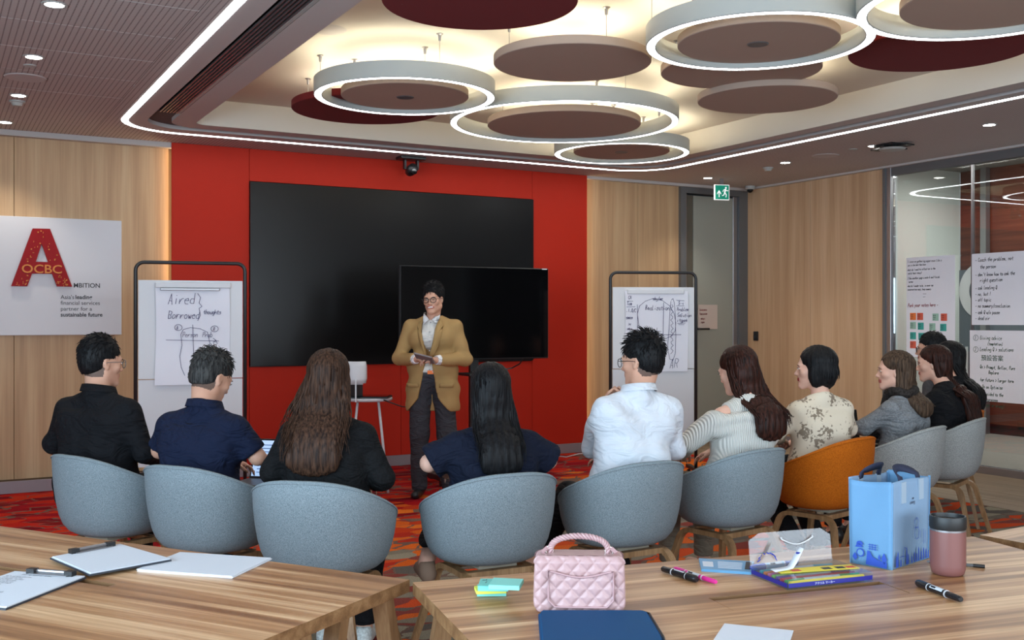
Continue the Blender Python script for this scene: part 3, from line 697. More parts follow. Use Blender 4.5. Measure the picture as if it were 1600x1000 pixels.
def st(s, px, py, hpx, bold=0, sx=1): 
    a = PP(px, py); b = PP(px, py-hpx); return text('lettering', s, (b[1]-a[1])/.70, M['grey_print'], po, plane_frame((a[0], Y0-.001, a[1]), (1, 0, 0), (0, 0, 1)), bold=bold, sx=sx)
st('MBITION', 115, 449, 7, .0007, .98)
st("Asia's ", 95, 467, 6.2, 0); st('leading', 118, 467, 6.2, .001)
st('financial services', 95, 476, 6.2, 0, .98); st('partner for a', 95, 485.3, 6.2, 0); st('sustainable future', 95, 494.5, 6.2, .001, .98)
# ================================================================== FURNITURE
M['plate'] = plain('beige moulded plate', srgb(150, 142, 126), .6)
def make_chair(name, felt):
    t = empty(name, (0, 0, 0))
    K = [(0, .79), (28, .786), (65, .725), (95, .658), (118, .61), (140, .53), (160, .475), (180, .462)]
    def zr(a):
        a = abs(a)
        for (a0, z0), (a1, z1) in zip(K, K[1:]):
            if a <= a1:
                u = (a-a0)/(a1-a0); u = u*u*(3-2*u) if a0 > 100 else u; return z0+(z1-z0)*u
        return K[-1][1]
    zr0 = zr
    def zr(a): return sum(zr0(max(-180, min(180, a+q))) for q in range(-20, 21, 4))/11
    PR = [(.28, 0), (.48, .004), (.62, .022), (.74, .07), (.825, .15), (.885, .26), (.93, .41), (.967, .6), (.99, .8), (1, 1)]
    n = 64; v = [Vector((0, 0, .385))]; f = []
    def pt(a, rho, s):
        r = R(a); x = math.sin(r); y = -math.cos(r)
        fx = .297; fy = .265 if y < 0 else .245
        z0 = .385; z = z0+(zr(a)-z0)*s
        k = rho
        if abs(a) > 130: k = rho*(1-.06*(abs(a)-130)/50)
        return Vector((fx*k*math.copysign(abs(x)**.92, x), fy*k*math.copysign(abs(y)**.92, y), z))
    for rho, s in PR:
        for j in range(n): v.append(pt(-180+360*j/n, rho, s))
    for j in range(n): f.append((0, 1+(j+1) % n, 1+j))
    for i in range(len(PR)-1):
        for j in range(n):
            f.append((1+i*n+j, 1+i*n+(j+1) % n, 1+(i+1)*n+(j+1) % n, 1+(i+1)*n+j))
    sh = pyobj('shell', v, f, felt, t, True)
    subdiv_bake(sh, [('SOLIDIFY', dict(thickness=.026, offset=-1)), ('BEVEL', dict(width=.007, segments=3, limit_method='ANGLE', angle_limit=R(50)))])
    rim = [pt(-180+360*j/n, 1.0, 1)+Vector((0, 0, -.009)) for j in range(n)]
    rim = [Vector((p.x*1.004, p.y*1.004, p.z)) for p in rim]
    MB().tube(rim, .0035, 6, closed=True).obj('rim_seam', felt, t, True)
    cu = MB().lathe([(0, .035), (.12, .036), (.17, .03), (.195, .012), (.19, 0), (0, 0)], 40).xf(Matrix.Translation((0, .01, .415)) @ Matrix.Diagonal((1.12, 1.0, 1, 1))).obj('seat_cushion', felt, t, True)
    MB().box((-.09, -.10, .368), (.09, .10, .392)).obj('mount_plate', M['plate'], t)
    for sx in (-1, 1):
        for sy in (-1, 1):
            path = [(sx*.150, 0, .352), (sx*.155, sy*.09, .352)]
            for k in range(7):
                a = R(90*k/6*.88)
                path.append((sx*(.157+.012*k/6), sy*(.105+.07*math.sin(a)), .352-.07*(1-math.cos(a))))
            path.append((sx*.242, sy*.248, .0))
            MB().bar(path, .034, .024, None if 0 else (sx*.0+0, 0, 1) if 0 else None).obj('leg', M['leg_wood'], t) if 0 else leg_sweep(path, sx).obj('leg', M['leg_wood'], t)
    for sy in (-1, 1):
        MB().box((-.15, sy*.11-.02, .34), (.15, sy*.11+.02, .366)).obj('cross_rail', M['leg_wood'], t)
    return t
def leg_sweep(path, sx):
    P = [Vector(p) for p in path]; v = []; f = []
    side = Vector((1, 0, 0))
    for i, p in enumerate(P):
        a = P[max(0, i-1)]; b = P[min(len(P)-1, i+1)]; tt = (b-a).normalized()
        s_ = (side-tt*side.dot(tt)).normalized(); u = tt.cross(s_)
        wd, th = .036, .024
        if i == len(P)-1: wd, th = .028, .02
        for a_, c_ in rectp(wd, th): v.append(p+s_*a_+u*c_)
    for i in range(len(P)-1):
        for j in range(4): f.append((i*4+j, i*4+(j+1) % 4, (i+1)*4+(j+1) % 4, (i+1)*4+j))
    f.append((3, 2, 1, 0)); m = len(P)*4; f.append((m-4, m-3, m-2, m-1))
    mb = MB(); mb.v = v; mb.f = f; return mb
G_CH = 'tub chairs in the arc facing the presenter'
# X, d (camera metres), heading in degrees (0 = facing straight away, + = turned left)
CHAIRS = [
 (-1.94, 5.12, -34, 'g', 'blue grey felt tub chair furthest left, holding the man in the black shirt'),
 (-1.37, 4.78, -26, 'g', 'blue grey felt tub chair second from left, under the man in the navy polo'),
 (-.775, 4.36, -13, 'g', 'blue grey felt tub chair third from left, under the woman with long brown hair'),
 (-.105, 4.55, 27, 'g', 'blue grey felt tub chair behind the pink handbag, under the woman with long black hair'),
 (.505, 4.90, 31, 'g', 'blue grey felt tub chair holding the man in the white shirt'),
 (1.10, 5.36, 38, 'g', 'blue grey felt tub chair holding the woman in the white knit top'),
 (1.73, 5.85, 42, 'o', 'ochre orange tub chair holding the woman in the floral blouse'),
 (2.36, 6.42, 46, 'l', 'light grey tub chair holding the woman in the grey cardigan, left of another'),
 (2.83, 6.92, 52, 'l', 'light grey tub chair second from the right end of the arc'),
 (3.06, 7.45, 62, 'o', 'ochre orange tub chair at the far right end, mostly hidden'),
 (3.2, 8.1, 70, 'g', 'grey tub chair at the far end of the arc, hidden behind the women')]
protos = {}
for X, d, h, k, lb in CHAIRS:
    fm = {'g': 'chair_grey', 'l': 'chair_light', 'o': 'chair_orange'}[k]
    p = CW(X, d)
    if k not in protos: o = protos[k] = make_chair('tub_chair', M[fm]); o.location = p; o.rotation_euler = (0, 0, R(h)+CAMROT)
    else: o = copy_tree(protos[k], p, R(h)+CAMROT)
    tag(o, lb, 'chair', G_CH)

ZT_ = .74
def make_table(X, d, deg, label, xlegs):
    c = CW(X, d); t = empty('meeting_table', (c.x, c.y, 0), R(deg)+CAMROT, label, 'table', 'meeting tables in front')
    out = [(-.9, -.45), (.9, -.45), (.9, .45), (-.9, .45)]; inn = [(-.25, -.05), (.25, -.05), (.25, .07), (-.25, .07)]
    v = []; f = []; mi = []
    for z in (ZT_-.032, ZT_):
        for loop in (out, inn): v += [(x, y, z) for x, y in loop]
    for i in range(4):
        j = (i+1) % 4
        f.append((8+i, 8+j, 12+j, 12+i)); mi.append(0); f.append((i, 4+i, 4+j, j)); mi.append(1)
        f.append((i, j, 8+j, 8+i)); mi.append(1); f.append((4+j, 4+i, 12+i, 12+j)); mi.append(1)
    top = pyobj('table_top', v, f, [M['table_wood'], M['table_edge']], t)
    for q, m_ in zip(top.data.polygons, mi): q.material_index = m_
    fl_ = box('cable_flap', (-.2485, -.0485, ZT_-.02), (.2485, .045, ZT_-.0005), M['table_wood'], t, .0008)
    box('cable_tray', (-.25, -.05, ZT_-.1), (.25, .07, ZT_-.045), M['black'], t)
    box('under_beam', (-.75, -.03, ZT_-.085) if 0 else (-.78, -.22, ZT_-.07), (.78, -.18, ZT_-.032), M['leg_wood'], t)
    for (x, y, z), (x1, y1) in xlegs:
        MB().bar([(x, y, z), (x1, y1, 0)], .045, .035, (0, 1, 0)).obj('leg', M['leg_wood'], t)
    return t
A = (-.268, 2.75); e1 = (-.894, .448); e2 = (-.448, -.894)
zl = ZT_-.032
legsL = [((.86, .38, zl), (.90, .50)), ((.84, .22, zl), (.84, .05)), ((.84, .06, zl), (.84, .22)), ((.86, -.38, zl), (.9, -.44)), ((-.86, .38, zl), (-.9, .44)), ((-.86, -.38, zl), (-.9, -.44))]
tabL = make_table(A[0]+.9*e1[0]+.45*e2[0], A[1]+.9*e1[1]+.45*e2[1], -26.6, 'wood topped meeting table at lower left carrying the two clipboards', legsL)
B = (-.257, 2.72); f1 = (.947, .3205); f2 = (.3205, -.947)
legsR = [((-.84, .34, zl), (-.93, .44)), ((-.84, -.36, zl), (-.9, -.44)), ((.84, .36, zl), (.9, .44)), ((.84, -.36, zl), (.9, -.44))]
tabR = make_table(B[0]+.9*f1[0]+.45*f2[0], B[1]+.9*f1[1]+.45*f2[1], 18.7, 'wood topped meeting table at lower right carrying the pink handbag and blue tote', legsR)
c3 = (1.475, 3.318); g1 = (.834, .552); g2 = (.552, -.834)
make_table(c3[0]+.9*g1[0]+.45*g2[0]+.006, c3[1]+.9*g1[1]+.45*g2[1]+.004, 33.5, 'wood topped meeting table cut off at the right edge of the photo', legsR)

# ------------------------------------------------------------------ flip charts
def flipchart(X, d, deg, label, H=1.84, seed=1):
    c = CW(X, d); t = empty('flip_chart_stand', (c.x, c.y, 0), R(deg)+CAMROT, label, 'flip chart', 'mobile whiteboard stands')
    wd = .77; r = .06; path = [(-wd/2, 0, .08), (-wd/2, 0, H-r)]
    for k in range(1, 7): a = R(90*k/6); path.append((-wd/2+r-r*math.cos(a), 0, H-r+r*math.sin(a)))
    for k in range(0, 7): a = R(90*k/6); path.append((wd/2-r+r*math.sin(a), 0, H-r+r*math.cos(a)))
    path.append((wd/2, 0, .08)); MB().tube(path, .014, 10).obj('tube_frame', M['black_metal'], t, True)
    bt = H-.13 if True else 0
    box('upper_board', (-wd/2+.018, -.012, bt-.72), (wd/2-.018, .008, bt), M['white'], t, .002)
    box('lower_board', (-wd/2+.018, -.004, .35), (wd/2-.018, .01, bt-.725), M['white'], t, .002)
    for sx in (-1, 1):
        MB().bar([(sx*wd/2, -.28, .09), (sx*wd/2, .28, .09)], .04, .03).obj('foot', M['black_metal'], t)
        for sy in (-1, 1): MB().lathe([(.03, -.011), (.03, .011)], 16).xf(Matrix.Translation((sx*wd/2, sy*.25, .03)) @ Matrix.Rotation(PI/2, 4, 'Y')).obj('caster', M['black'], t)
    box('pen_shelf', (-.2, -.07, .34), (.2, -.0, .352), M['black_metal'], t)
    return t, bt, wd
def paperpad(t, bt, x0, x1, zt, zb, name='paper_sheet', curl=.02, off=-.02, seed=2):
    n = 14; v = []; f = []; rg = random.Random(seed)
    for i in range(n+1):
        u = i/n; z = zt+(zb-zt)*u; y = off-.004*math.sin(u*9)-curl*max(0, u-.85)**1.2*2
        for j in range(7): v.append((x0+(x1-x0)*j/6+.006*math.sin(u*4), y-.003*math.sin(j*1.3+u*6), z))
    for i in range(n):
        for j in range(6): f.append((i*7+j, i*7+7+j, i*7+8+j, i*7+j+1))
    o = pyobj(name, v, f, M['paper'], t, True); return o
f1_, bt, wd = flipchart(-2.36, 7.72, 18, 'black framed rolling flip chart at left, with handwriting about aired and borrowed thoughts')
ps = paperpad(f1_, bt, -.25, .27, bt-.035, .925+.02, off=-.026)
box('clamp_bar', (-.25, -.045, bt-.055), (.28, -.014, bt-.015), M['white'], f1_, .004)
box('clamp_edge', (-.215, -.05, bt-.075), (.2, -.03, bt-.056), M['metal'], f1_, .003)
def inkon(mb, t, x0, z0, mat, name='handwriting', y=-.034, parent=None):
    """local writing plane: x right, y up"""
    m = Matrix(((1, 0, 0, x0), (0, 0, -1, y), (0, 1, 0, z0), (0, 0, 0, 1)))
    mb.v = [m @ Vector(p) for p in mb.v]; o = mb.obj(name, mat, parent or t); o['kind'] = 'stuff'; return o
W = .0034
mb = write([('Aired', .085, -.14, .075), ('Borrowed', .085, -.245, .055), ('thoughts', .33, -.21, .032)], W)
stroke(mb, [(.29, -.06), (.31, -.09), (.3, -.13), (.32, -.155), (.3, -.17), (.31, -.22), (.29, -.26)], W)
inkon(mb, f1_, -.245, bt-.035, M['ink_blue'], parent=ps)
mb = write([('A', .142, -.325, .026), ('R', .40, -.335, .026), ('Person', .185, -.38, .036), ('Prob', .325, -.38, .036)], W*.8)
def curve(pts, wdt=W): stroke(mb, pts, wdt)
for cx, cy in ((.155, -.31), (.41, -.32)): curve([(cx+.026*math.cos(a*PI/8), cy+.022*math.sin(a*PI/8)) for a in range(17)])
curve([(.07, -.4), (.44, -.41)]); curve([(.255, -.29), (.262, -.5), (.275, -.66)])
curve([(.2, -.66), (.175, -.6), (.165, -.52), (.18, -.44), (.172, -.36), (.19, -.325), (.24, -.31), (.31, -.32), (.36, -.345), (.375, -.42), (.38, -.52), (.37, -.6), (.36, -.68)])
curve([(.40, -.39), (.42, -.405), (.4, -.42)]); curve([(.415, -.4), (.43, -.43)])
inkon(mb, f1_, -.245, bt-.035, M['ink_blue'], parent=ps)
f2_, bt, wd = flipchart(1.252, 9.3, 5, 'black framed rolling flip chart at right of the red wall, behind the man in white')
ps = paperpad(f2_, bt, -.26, .305, bt-.035, .965, off=-.024, seed=5)
box('clamp_bar', (-.24, -.04, bt-.06), (.27, -.012, bt-.022), M['white'], f2_, .004)
mb = write([('CA', .03, -.07, .028), ('Tom', .015, -.125, .032), ('.I.O/C', .01, -.185, .03), ('smos', .01, -.245, .03), ('>c', .03, -.3, .026), ('other', .02, -.34, .018),
            ('Realization', .18, -.165, .04), ('30-4', .475, -.12, .03), ('Problem', .465, -.175, .03), ('Solution', .47, -.225, .032), ('8tgpat', .47, -.27, .03), ('AR', .4, -.68, .08), ('obj/me', .25, -.08, .03)], W, jit=.3)
curve([(.14+.0, -.36), (.12, -.28), (.11, -.2), (.13, -.13), (.18, -.09), (.25, -.065), (.33, -.08), (.40, -.13), (.44, -.2), (.455, -.28), (.45, -.35), (.41, -.4), (.36, -.42)])
curve([(.41, -.09), (.40, -.2), (.395, -.33), (.38, -.5), (.40, -.6), (.43, -.61), (.45, -.55), (.455, -.4), (.45, -.2), (.44, -.1), (.43, -.065), (.415, -.08)])
curve([(.42+.012*math.sin(i*1.9), -.12-.015*i) for i in range(30)])
curve([(.3, -.385), (.5, -.385)], W*1.3); curve([(.345, -.1), (.34, -.4)]); curve([(.11, -.12), (.115, -.5)])
for a_, b_ in (((.02, -.09), (.07, -.09)), ((.015, -.14), (.09, -.138)), ((.46, -.13), (.53, -.13)), ((.46, -.08), (.53, -.085)), ((.47, -.285), (.54, -.283)), ((.48, -.295), (.53, -.295))): curve([a_, b_])
inkon(mb, f2_, -.26, bt-.035, M['ink_blue'], parent=ps, y=-.032)

# ------------------------------------------------------------------ sheets taped to the glass
def glass_sheet(x0, y0, x1, y1, label, lines, mats=None, seed=1, xoff=-.004, skirt=True, ya=None):
    a = onX(x0, y0, XR); b = onX(x1, y1, XR)
    wv = a.y-b.y
    o = tag(MB().box((XR+xoff-.002, b.y, b.z), (XR+xoff, a.y, a.z)).obj('flip_chart_sheet', M['paper']), label, 'paper sheet', 'paper sheets taped to the glass wall')
    m = Matrix(((0, 0, -1, XR+xoff-.002), (-1, 0, 0, a.y), (0, 1, 0, a.z), (0, 0, 0, 1)))
    for ls, mt, wd_ in lines:
        mb = write(ls, wd_, .14, seed); mb.v = [m @ Vector(p) for p in mb.v]; q = mb.obj('handwriting', mt, o); q['kind'] = 'stuff'
    return o, m, a, b
glass_sheet(1519, 397, 1612, 508, 'large white sheet on the glass listing coach the problem, not the person',
  [([('- Coach the problem, not', .04, -.075, .034), ('the person', .09, -.14, .034), ("- don't know how to ask the", .04, -.21, .032), ('right question', .09, -.265, .034), ('- ask leading Q', .04, -.335, .032), ('- no, but !', .04, -.39, .032),
     ('- off topic', .04, -.445, .032), ('- no summary/conclusion', .04, -.50, .032), ('- ask Q w/o pause', .04, -.56, .032), ('- dead air', .04, -.615, .032)], M['ink'], .0042)])
o, m_, a_, b_ = glass_sheet(1516, 516, 1608, 632, 'lower white sheet on the glass beginning with giving advice in green ink',
  [([('Giving advice', .11, -.085, .036), ('(temptation)', .19, -.135, .026), ('Leading Q > solutions', .11, -.19, .034), ('Qs > Prompt, Reflex, Pure', .11, -.35, .03), ('Replore', .2, -.40, .03), ('for future > larger term', .11, -.47, .03),
     ('Qs on Optimise', .13, -.535, .032), ('avoided to the', .15, -.60, .03), ('1g process', .15, -.65, .03), ('(get or wrong)', .16, -.70, .03), ('1', .055, -.085, .03), ('2', .055, -.19, .03)], M['ink_green'], .0042)])
mb = MB()
for cx, cy in ((.065, -.07), (.065, -.178)): stroke(mb, [(cx+.026*math.cos(k*PI/8), cy+.026*math.sin(k*PI/8)) for k in range(17)], .004)
mb.v = [m_ @ Vector(p) for p in mb.v]; mb.obj('circled_number', M['ink_green'], o)['kind'] = 'stuff'
text('chinese_writing', '預設答案', .058, M['ink_green'], o, m_ @ Matrix.Translation((.12, -.275, .002)))
o, m_, a_, b_ = glass_sheet(1417, 403, 1493, 560, 'tall white sheet on the glass with small writing above coloured sticky notes',
  [([('1 Focus on gathering experience like a', .015, -.05, .022), ('pro in the dark then know', .02, -.085, .018), ('what do I need to reflect on in the', .015, -.13, .02), ('end of their story?', .02, -.165, .018), ('2 Use another page a note & and finish', .015, -.215, .021), ('better', .03, -.25, .018),
     ('what do I wonder to be, in never say', .015, -.29, .018), ('conversations many, keep summary', .015, -.325, .018), ('----', .2, -.37, .02), ('---', .2, -.4, .02)], M['ink'], .0028),
   ([('Park your notes here -', .02, -.49, .034)], M['ink_red'], .0045)])
cols = {'o': plain('orange sticky paper', srgb(226, 120, 60), .8), 'r': plain('coral sticky paper', srgb(206, 92, 70), .8), 't': plain('teal sticky paper', srgb(60, 160, 150), .8), 'g': plain('pale green sticky paper', srgb(150, 186, 170), .8)}
hh_ = (a_.z-b_.z)/157.; wv = (a_.y-b_.y)/76.
for i, (px, py, k, w_) in enumerate([(1422, 489, 'o', 'orange'), (1433, 489, 'r', 'coral'), (1457, 490, 'g', 'pale green'), (1470, 490, 'r', 'coral'), (1422, 503, 'g', 'pale green'), (1434, 504, 't', 'teal'), (1452, 505, 'g', 'pale green'), (1469, 506, 't', 'teal'),
                                  (1422, 519, 't', 'teal'), (1435, 520, 't', 'teal'), (1422, 533, 'r', 'coral')]):
    p = onX(px, py, XR-.008)
    n = tag(MB().box((XR-.0085, p.y-.07, p.z-.07), (XR-.0065, p.y, p.z)).obj('sticky_note', cols[k]), ['', ][0] or f"{w_} sticky note on the glass sheet, {['first', 'second', 'third', 'last'][i % 4]} in its {['upper', 'middle', 'lower'][i//4]} row", 'sticky note', 'sticky notes on the glass wall sheet')
    mb = write([('abc de', .008, -.022, .01), ('fo min', .008, -.04, .01), ('so it', .008, -.058, .01)], .0022, .2, i)
    mm = Matrix(((0, 0, -1, XR-.0085), (-1, 0, 0, p.y), (0, 1, 0, p.z), (0, 0, 0, 1))); mb.v = [mm @ Vector(q) for q in mb.v]; mb.obj('note_writing', M['ink'], n)['kind'] = 'stuff'
# ------------------------------------------------------------------ white high stool with a tablet
c = CW(-1.2, 8.75); s = empty('bar_stool', (c.x, c.y, 0), CAMROT+R(8), 'white high stool with a low backrest beside the presenter', 'stool')
MB().lathe([(0, .745), (.16, .745), (.185, .752), (.19, .765), (.185, .775), (.1, .77), (0, .768)], 36).xf(Matrix.Diagonal((1.08, .9, 1, 1))).obj('seat', M['white'], s, True)
mb = MB(); v = []; f = []
for i in range(9):
    a = R(-38+76*i/8)
    for z in (.90, .94, 1.04, 1.08):
        inset = .9 if z in (.90, 1.08) else 1
        for rr in (.185, .168): v.append(Vector((-.10+rr*math.sin(a)*inset*.8, -.0+.0-rr*math.cos(a)+.02, z)))
for i in range(8):
    for k in range(3):
        o_ = i*8+k*2; q = o_+8
        f.append((o_, q, q+2, o_+2)); f.append((o_+1, o_+3, q+3, q+1))
    f.append((i*8, i*8+1, i*8+9, i*8+8)); f.append((i*8+6, i*8+14, i*8+15, i*8+7))
f += [(0, 2, 3, 1), (2, 4, 5, 3), (4, 6, 7, 5), (64, 65, 67, 66), (66, 67, 69, 68), (68, 69, 71, 70)]
pyobj('backrest', v, f, M['white'], s, True)
MB().bar([(-.1, -.17, .93), (-.1, -.17, .75)], .03, .012).obj('backrest_stem', M['white'], s)
for a in (45, 135, 225, 315):
    MB().tube([(.12*math.cos(R(a)), .12*math.sin(R(a)), .75), (.23*math.cos(R(a)), .21*math.sin(R(a)), 0)], .011, 8).obj('leg', M['white'], s, True)
MB().tube([(.2*math.cos(R(a)), .185*math.sin(R(a)), .22) for a in (45, 135, 225, 315)], .009, 8, closed=True).obj('foot_ring', M['white'], s)
lp = empty('black_tablet', (c.x, c.y, .775), CAMROT-R(4), 'thin black laptop lying closed on the white stool', 'laptop')
box('case', (-.12, -.13, 0), (.19, .09, .014), M['black'], lp, .004); box('screen_edge', (-.119, -.131, .0145), (.18, .088, .017), M['screen_tv'], lp)
lk = empty('leaning_case', (c.x-.11, c.y+.0, .795), CAMROT+R(8), 'small black case with a white edge leaning on the stool backrest', 'case')
lk.location = c+Vector((0, 0, 0))+CW(-.09, -.1, .793)
bm = bmesh.new(); add_box(bm, (-.08, -.012, 0), (.06, .004, .17), .003, Matrix.Rotation(R(10), 4, 'X')); bmobj('case_body', bm, M['black'], lk)
bm = bmesh.new(); add_box(bm, (-.081, -.014, .10), (.061, -.011, .13), 0, Matrix.Rotation(R(10), 4, 'X')); bmobj('white_band', bm, M['white'], lk)
tag(MB().tube([CW(-1.09, 8.66, .772), CW(-1.02, 8.62, .75), CW(-.9, 8.6, .71), CW(-.8, 8.62, .70)], .005, 6).obj('cable', M['black']), 'thin black cable running from the stool towards the presenter', 'cable')
# ================================================================== THINGS ON THE TABLES
def tp(px, py, z=.74): return onZ(px, py, z)
def quad_prism(mb, P, z0, z1):
    n = len(P); v = [Vector((p[0], p[1], z0)) for p in P]+[Vector((p[0], p[1], z1)) for p in P]
    return mb.add((v, [tuple(reversed(range(n))), tuple(range(n, 2*n))]+[(i, (i+1) % n, n+(i+1) % n, n+i) for i in range(n)]))
def local(o, mb):
    m = (Matrix.Translation(o.location) @ Matrix.Rotation(o.rotation_euler.z, 4, 'Z')).inverted()
    return mb.xf(m)
M['wht_paper'] = plain('fresh white paper', srgb(212, 218, 226), .75)
M['board'] = plain('dark clipboard board', srgb(40, 46, 56), .5)
def clipboard(P, label, clip=(0, 1), writing=False):
    c = sum((Vector((p[0], p[1], 0)) for p in P), Vector())/4; o = empty('clipboard', (c.x, c.y, .74), 0, label, 'clipboard', 'clipboards on the left table')
    P = [Vector((p[0]-c.x, p[1]-c.y)) for p in P]; sc = lambda k: [(p.x*k, p.y*k) for p in P]
    quad_prism(MB(), sc(1.0), 0, .004).obj('backing_board', M['board'], o)
    quad_prism(MB(), sc(.975), .0045, .0055).obj('paper_sheet', M['wht_paper'], o)
    quad_prism(MB(), [(x*1.0+.002, y+.001) for x, y in sc(.97)], .006, .0075).obj('paper_sheet', M['wht_paper'], o)
    a, b = P[clip[0]], P[clip[1]]; d = (b-a).normalized(); n_ = Vector((-d.y, d.x)); n_ = n_ if n_.dot(-a) > 0 else -n_
    q0 = a+(b-a)*.3+n_*.008; q1 = a+(b-a)*.82+n_*.008
    mm = lambda p, z: Vector((p.x, p.y, z))
    MB().tube([mm(q0, .014), mm(q1, .014)], .0055, 8).obj('clip_bar', M['metal'], o)
    MB().bar([mm(q0+n_*.012, .0095), mm(q1+n_*.012, .0095)], .018, .002).obj('clip_plate', M['metal'], o)
    for q in (q0, q1):
        MB().bar([mm(q-d*.012+n_*.004, .014), mm(q+d*.012+n_*.004, .014)], .02, .013, (0, 0, 1)).obj('clip_end', M['black'], o)
    if writing:
        x = d; y = -n_ if False else -n_
        m = Matrix(((x.x, y.x, 0, a.x), (x.y, y.y, 0, a.y), (0, 0, 1, .0078), (0, 0, 0, 1)))
        ls = [('Sharing session notes', .05, -.035, .009)]+[(t_, .02, -.055-.013*i, .006) for i, t_ in enumerate(['how to ask better questions', 'listen first and then', 'aired thoughts - borrowed', 'person and the problem', 'what would you try next', 'keep it short and simple', 'summary and close'])]+[('Cannada', .09, -.20, .012)]
        mb = write(ls, .0008, .1, z=0); mb.v = [m @ p for p in mb.v]; q = mb.obj('handwriting', M['ink'], o); q['kind'] = 'stuff'
    return o
P4 = [tp(78, 878), tp(187, 857), tp(268, 881), tp(140, 905)]
st_ = [tp(282, 866), tp(424, 875), tp(363, 904), tp(214, 893)]
c = sum(st_, Vector())/4; po_ = empty('paper_stack', (c.x, c.y, .74), 0, 'loose stack of white paper right of the closed clipboard on the left table', 'paper')
for k, (dx, dy) in enumerate(((0, 0), (.002, -.001), (-.001, .001))):
    quad_prism(MB(), [(p.x-c.x+dx, p.y-c.y+dy) for p in st_], .0002+k*.0022, .0022+k*.0022).obj('sheet_bundle', M['wht_paper'], po_)
cbA = clipboard(P4, 'clipboard with blank white paper, overlapping the paper stack on the left table'); cbA.location.z = .7475
a, b, d_ = tp(22, 896), tp(135, 904), tp(9, 954)
cbB = clipboard([a, b, d_, a+(d_-b)], 'clipboard with faint printed lines cut off by the left photo edge', writing=True)
P5 = [tp(1132, 975), tp(1240, 986), tp(1222, 1040), tp(1095, 1030)]
c = sum(P5, Vector())/4; q = empty('paper_sheet', (c.x, c.y, .74), 0, 'single white paper sheet at the bottom edge of the right table', 'paper')
quad_prism(MB(), [(p.x-c.x, p.y-c.y) for p in P5], .0002, .0014).obj('sheet', M['wht_paper'], q)
# sticky pads
teal = plain('teal sticky pad', srgb(122, 206, 196), .8); yel = plain('yellow sticky pad', srgb(222, 220, 92), .8)
def pad(px, py, z, w_, d, h, rot, mat, label, extra=None):
    c = onZ(px, py, z); o = empty('sticky_note_pad', c, R(rot)+CAMROT, label, 'sticky notes', 'sticky note pads stacked beside the handbag')
    box('pad_block', (-w_/2, -d/2, 0), (w_/2, d/2, h), mat, o, .0006)
    box('top_note', (-w_/2+.0005, -d/2+.001, h+.0002), (w_/2-.0005, d/2-.0005, h+.0008), mat, o)
    return o
pad(768, 926, .7405, .072, .072, .011, 2, teal, 'teal sticky pad at the bottom of the pile beside the handbag')
pad(766, 924, .753, .074, .05, .008, 8, yel, 'yellow sticky pad in the middle of the pile')
o = pad(772, 918, .7625, .074, .074, .012, -3, teal, 'teal sticky pad with a scribble, just under the top one')
mb = write([('KX', -.02, -.01, .03), ('ot', -.03, .015, .012)], .0016, .3, z=.0135); mb.obj('scribble', M['ink'], o)['kind'] = 'stuff'
o = pad(791, 916, .776, .075, .072, .010, -9, plain('pale teal sticky pad', srgb(140, 220, 208), .8), 'plain pale teal sticky pad lying askew on top of the pile')
# markers
def marker(pa, pb, r, mats, label, band=True, grp='thick double ended markers on the right table'):
    a = tp(*pa)+Vector((0, 0, r)); b = tp(*pb)+Vector((0, 0, r)); d = (b-a); L = d.length; ang = math.atan2(d.y, d.x)
    o = empty('marker_pen', ((a+b)/2-Vector((0, 0, r))), ang, label, 'marker pen', grp)
    rot = Matrix.Translation((0, 0, r)) @ Matrix.Rotation(PI/2, 4, 'Y')
    H = L/2
    MB().lathe([(0, -H*.42), (r*.92, -H*.42), (r*.92, H*.36), (0, H*.36)], 20).xf(rot).obj('barrel', mats[0], o, angle=40)
    MB().lathe([(0, -H), (r*.7, -H), (r*.85, -H+.003), (r, -H*.9), (r, -H*.45), (0, -H*.45)], 20).xf(rot).obj('thick_cap', mats[1], o, angle=40)
    MB().lathe([(0, H*.4), (r*.86, H*.4), (r*.8, H*.95), (r*.6, H), (0, H)], 20).xf(rot).obj('thin_cap', mats[1], o, angle=40)
    for z in (-H*.44, H*.37): MB().lathe([(r*.99, z-.0015), (r*.99, z+.0015)], 20, cap=True).xf(rot).obj('ring_band', M['white'], o)
    if band:
        v, f = [], []
        for i in range(7):
            a_ = R(20+100*i/6)
            for x in (-H*.3, H*.26): v.append((x, -r*.935*math.cos(a_), r+r*.935*math.sin(a_)))
        for i in range(6): f.append((2*i, 2*i+1, 2*i+3, 2*i+2))
        lb_ = pyobj('label', v, f, mats[2], o)
        mb = MB()
        for i in range(9): mb.box((-H*.24+i*.0018, -r*.8, r*1.52), (-H*.24+i*.0018+.0009, -r*.45, r*1.93))
        mb.xf(Matrix.Identity(4)); mb.obj('bar_code', M['ink'], o)['kind'] = 'stuff'
    return o
mk = plain('black glossy plastic', (.01, .01, .012, 1), .25); pk = plain('magenta plastic', srgb(214, 46, 140), .3); lbw = plain('marker label', srgb(196, 204, 210), .4)
marker((1089, 911), (1035, 894), .0095, (mk, mk, lbw), 'black thick marker lying beside the pink one')
marker((1054, 893), (1119, 914), .0075, (pk, pk, lbw), 'bright pink double ended marker')
marker((1433, 916), (1502, 943), .0095, (mk, mk, lbw), 'black thick marker lying alone in front of the tumbler')
bl = plain('blue glossy plastic', srgb(30, 54, 160), .25)
marker((1174, 893), (1246, 884), .0095, (plain('blue white barrel', srgb(150, 190, 220), .3), bl, lbw), 'blue marker resting behind the plastic pen case')
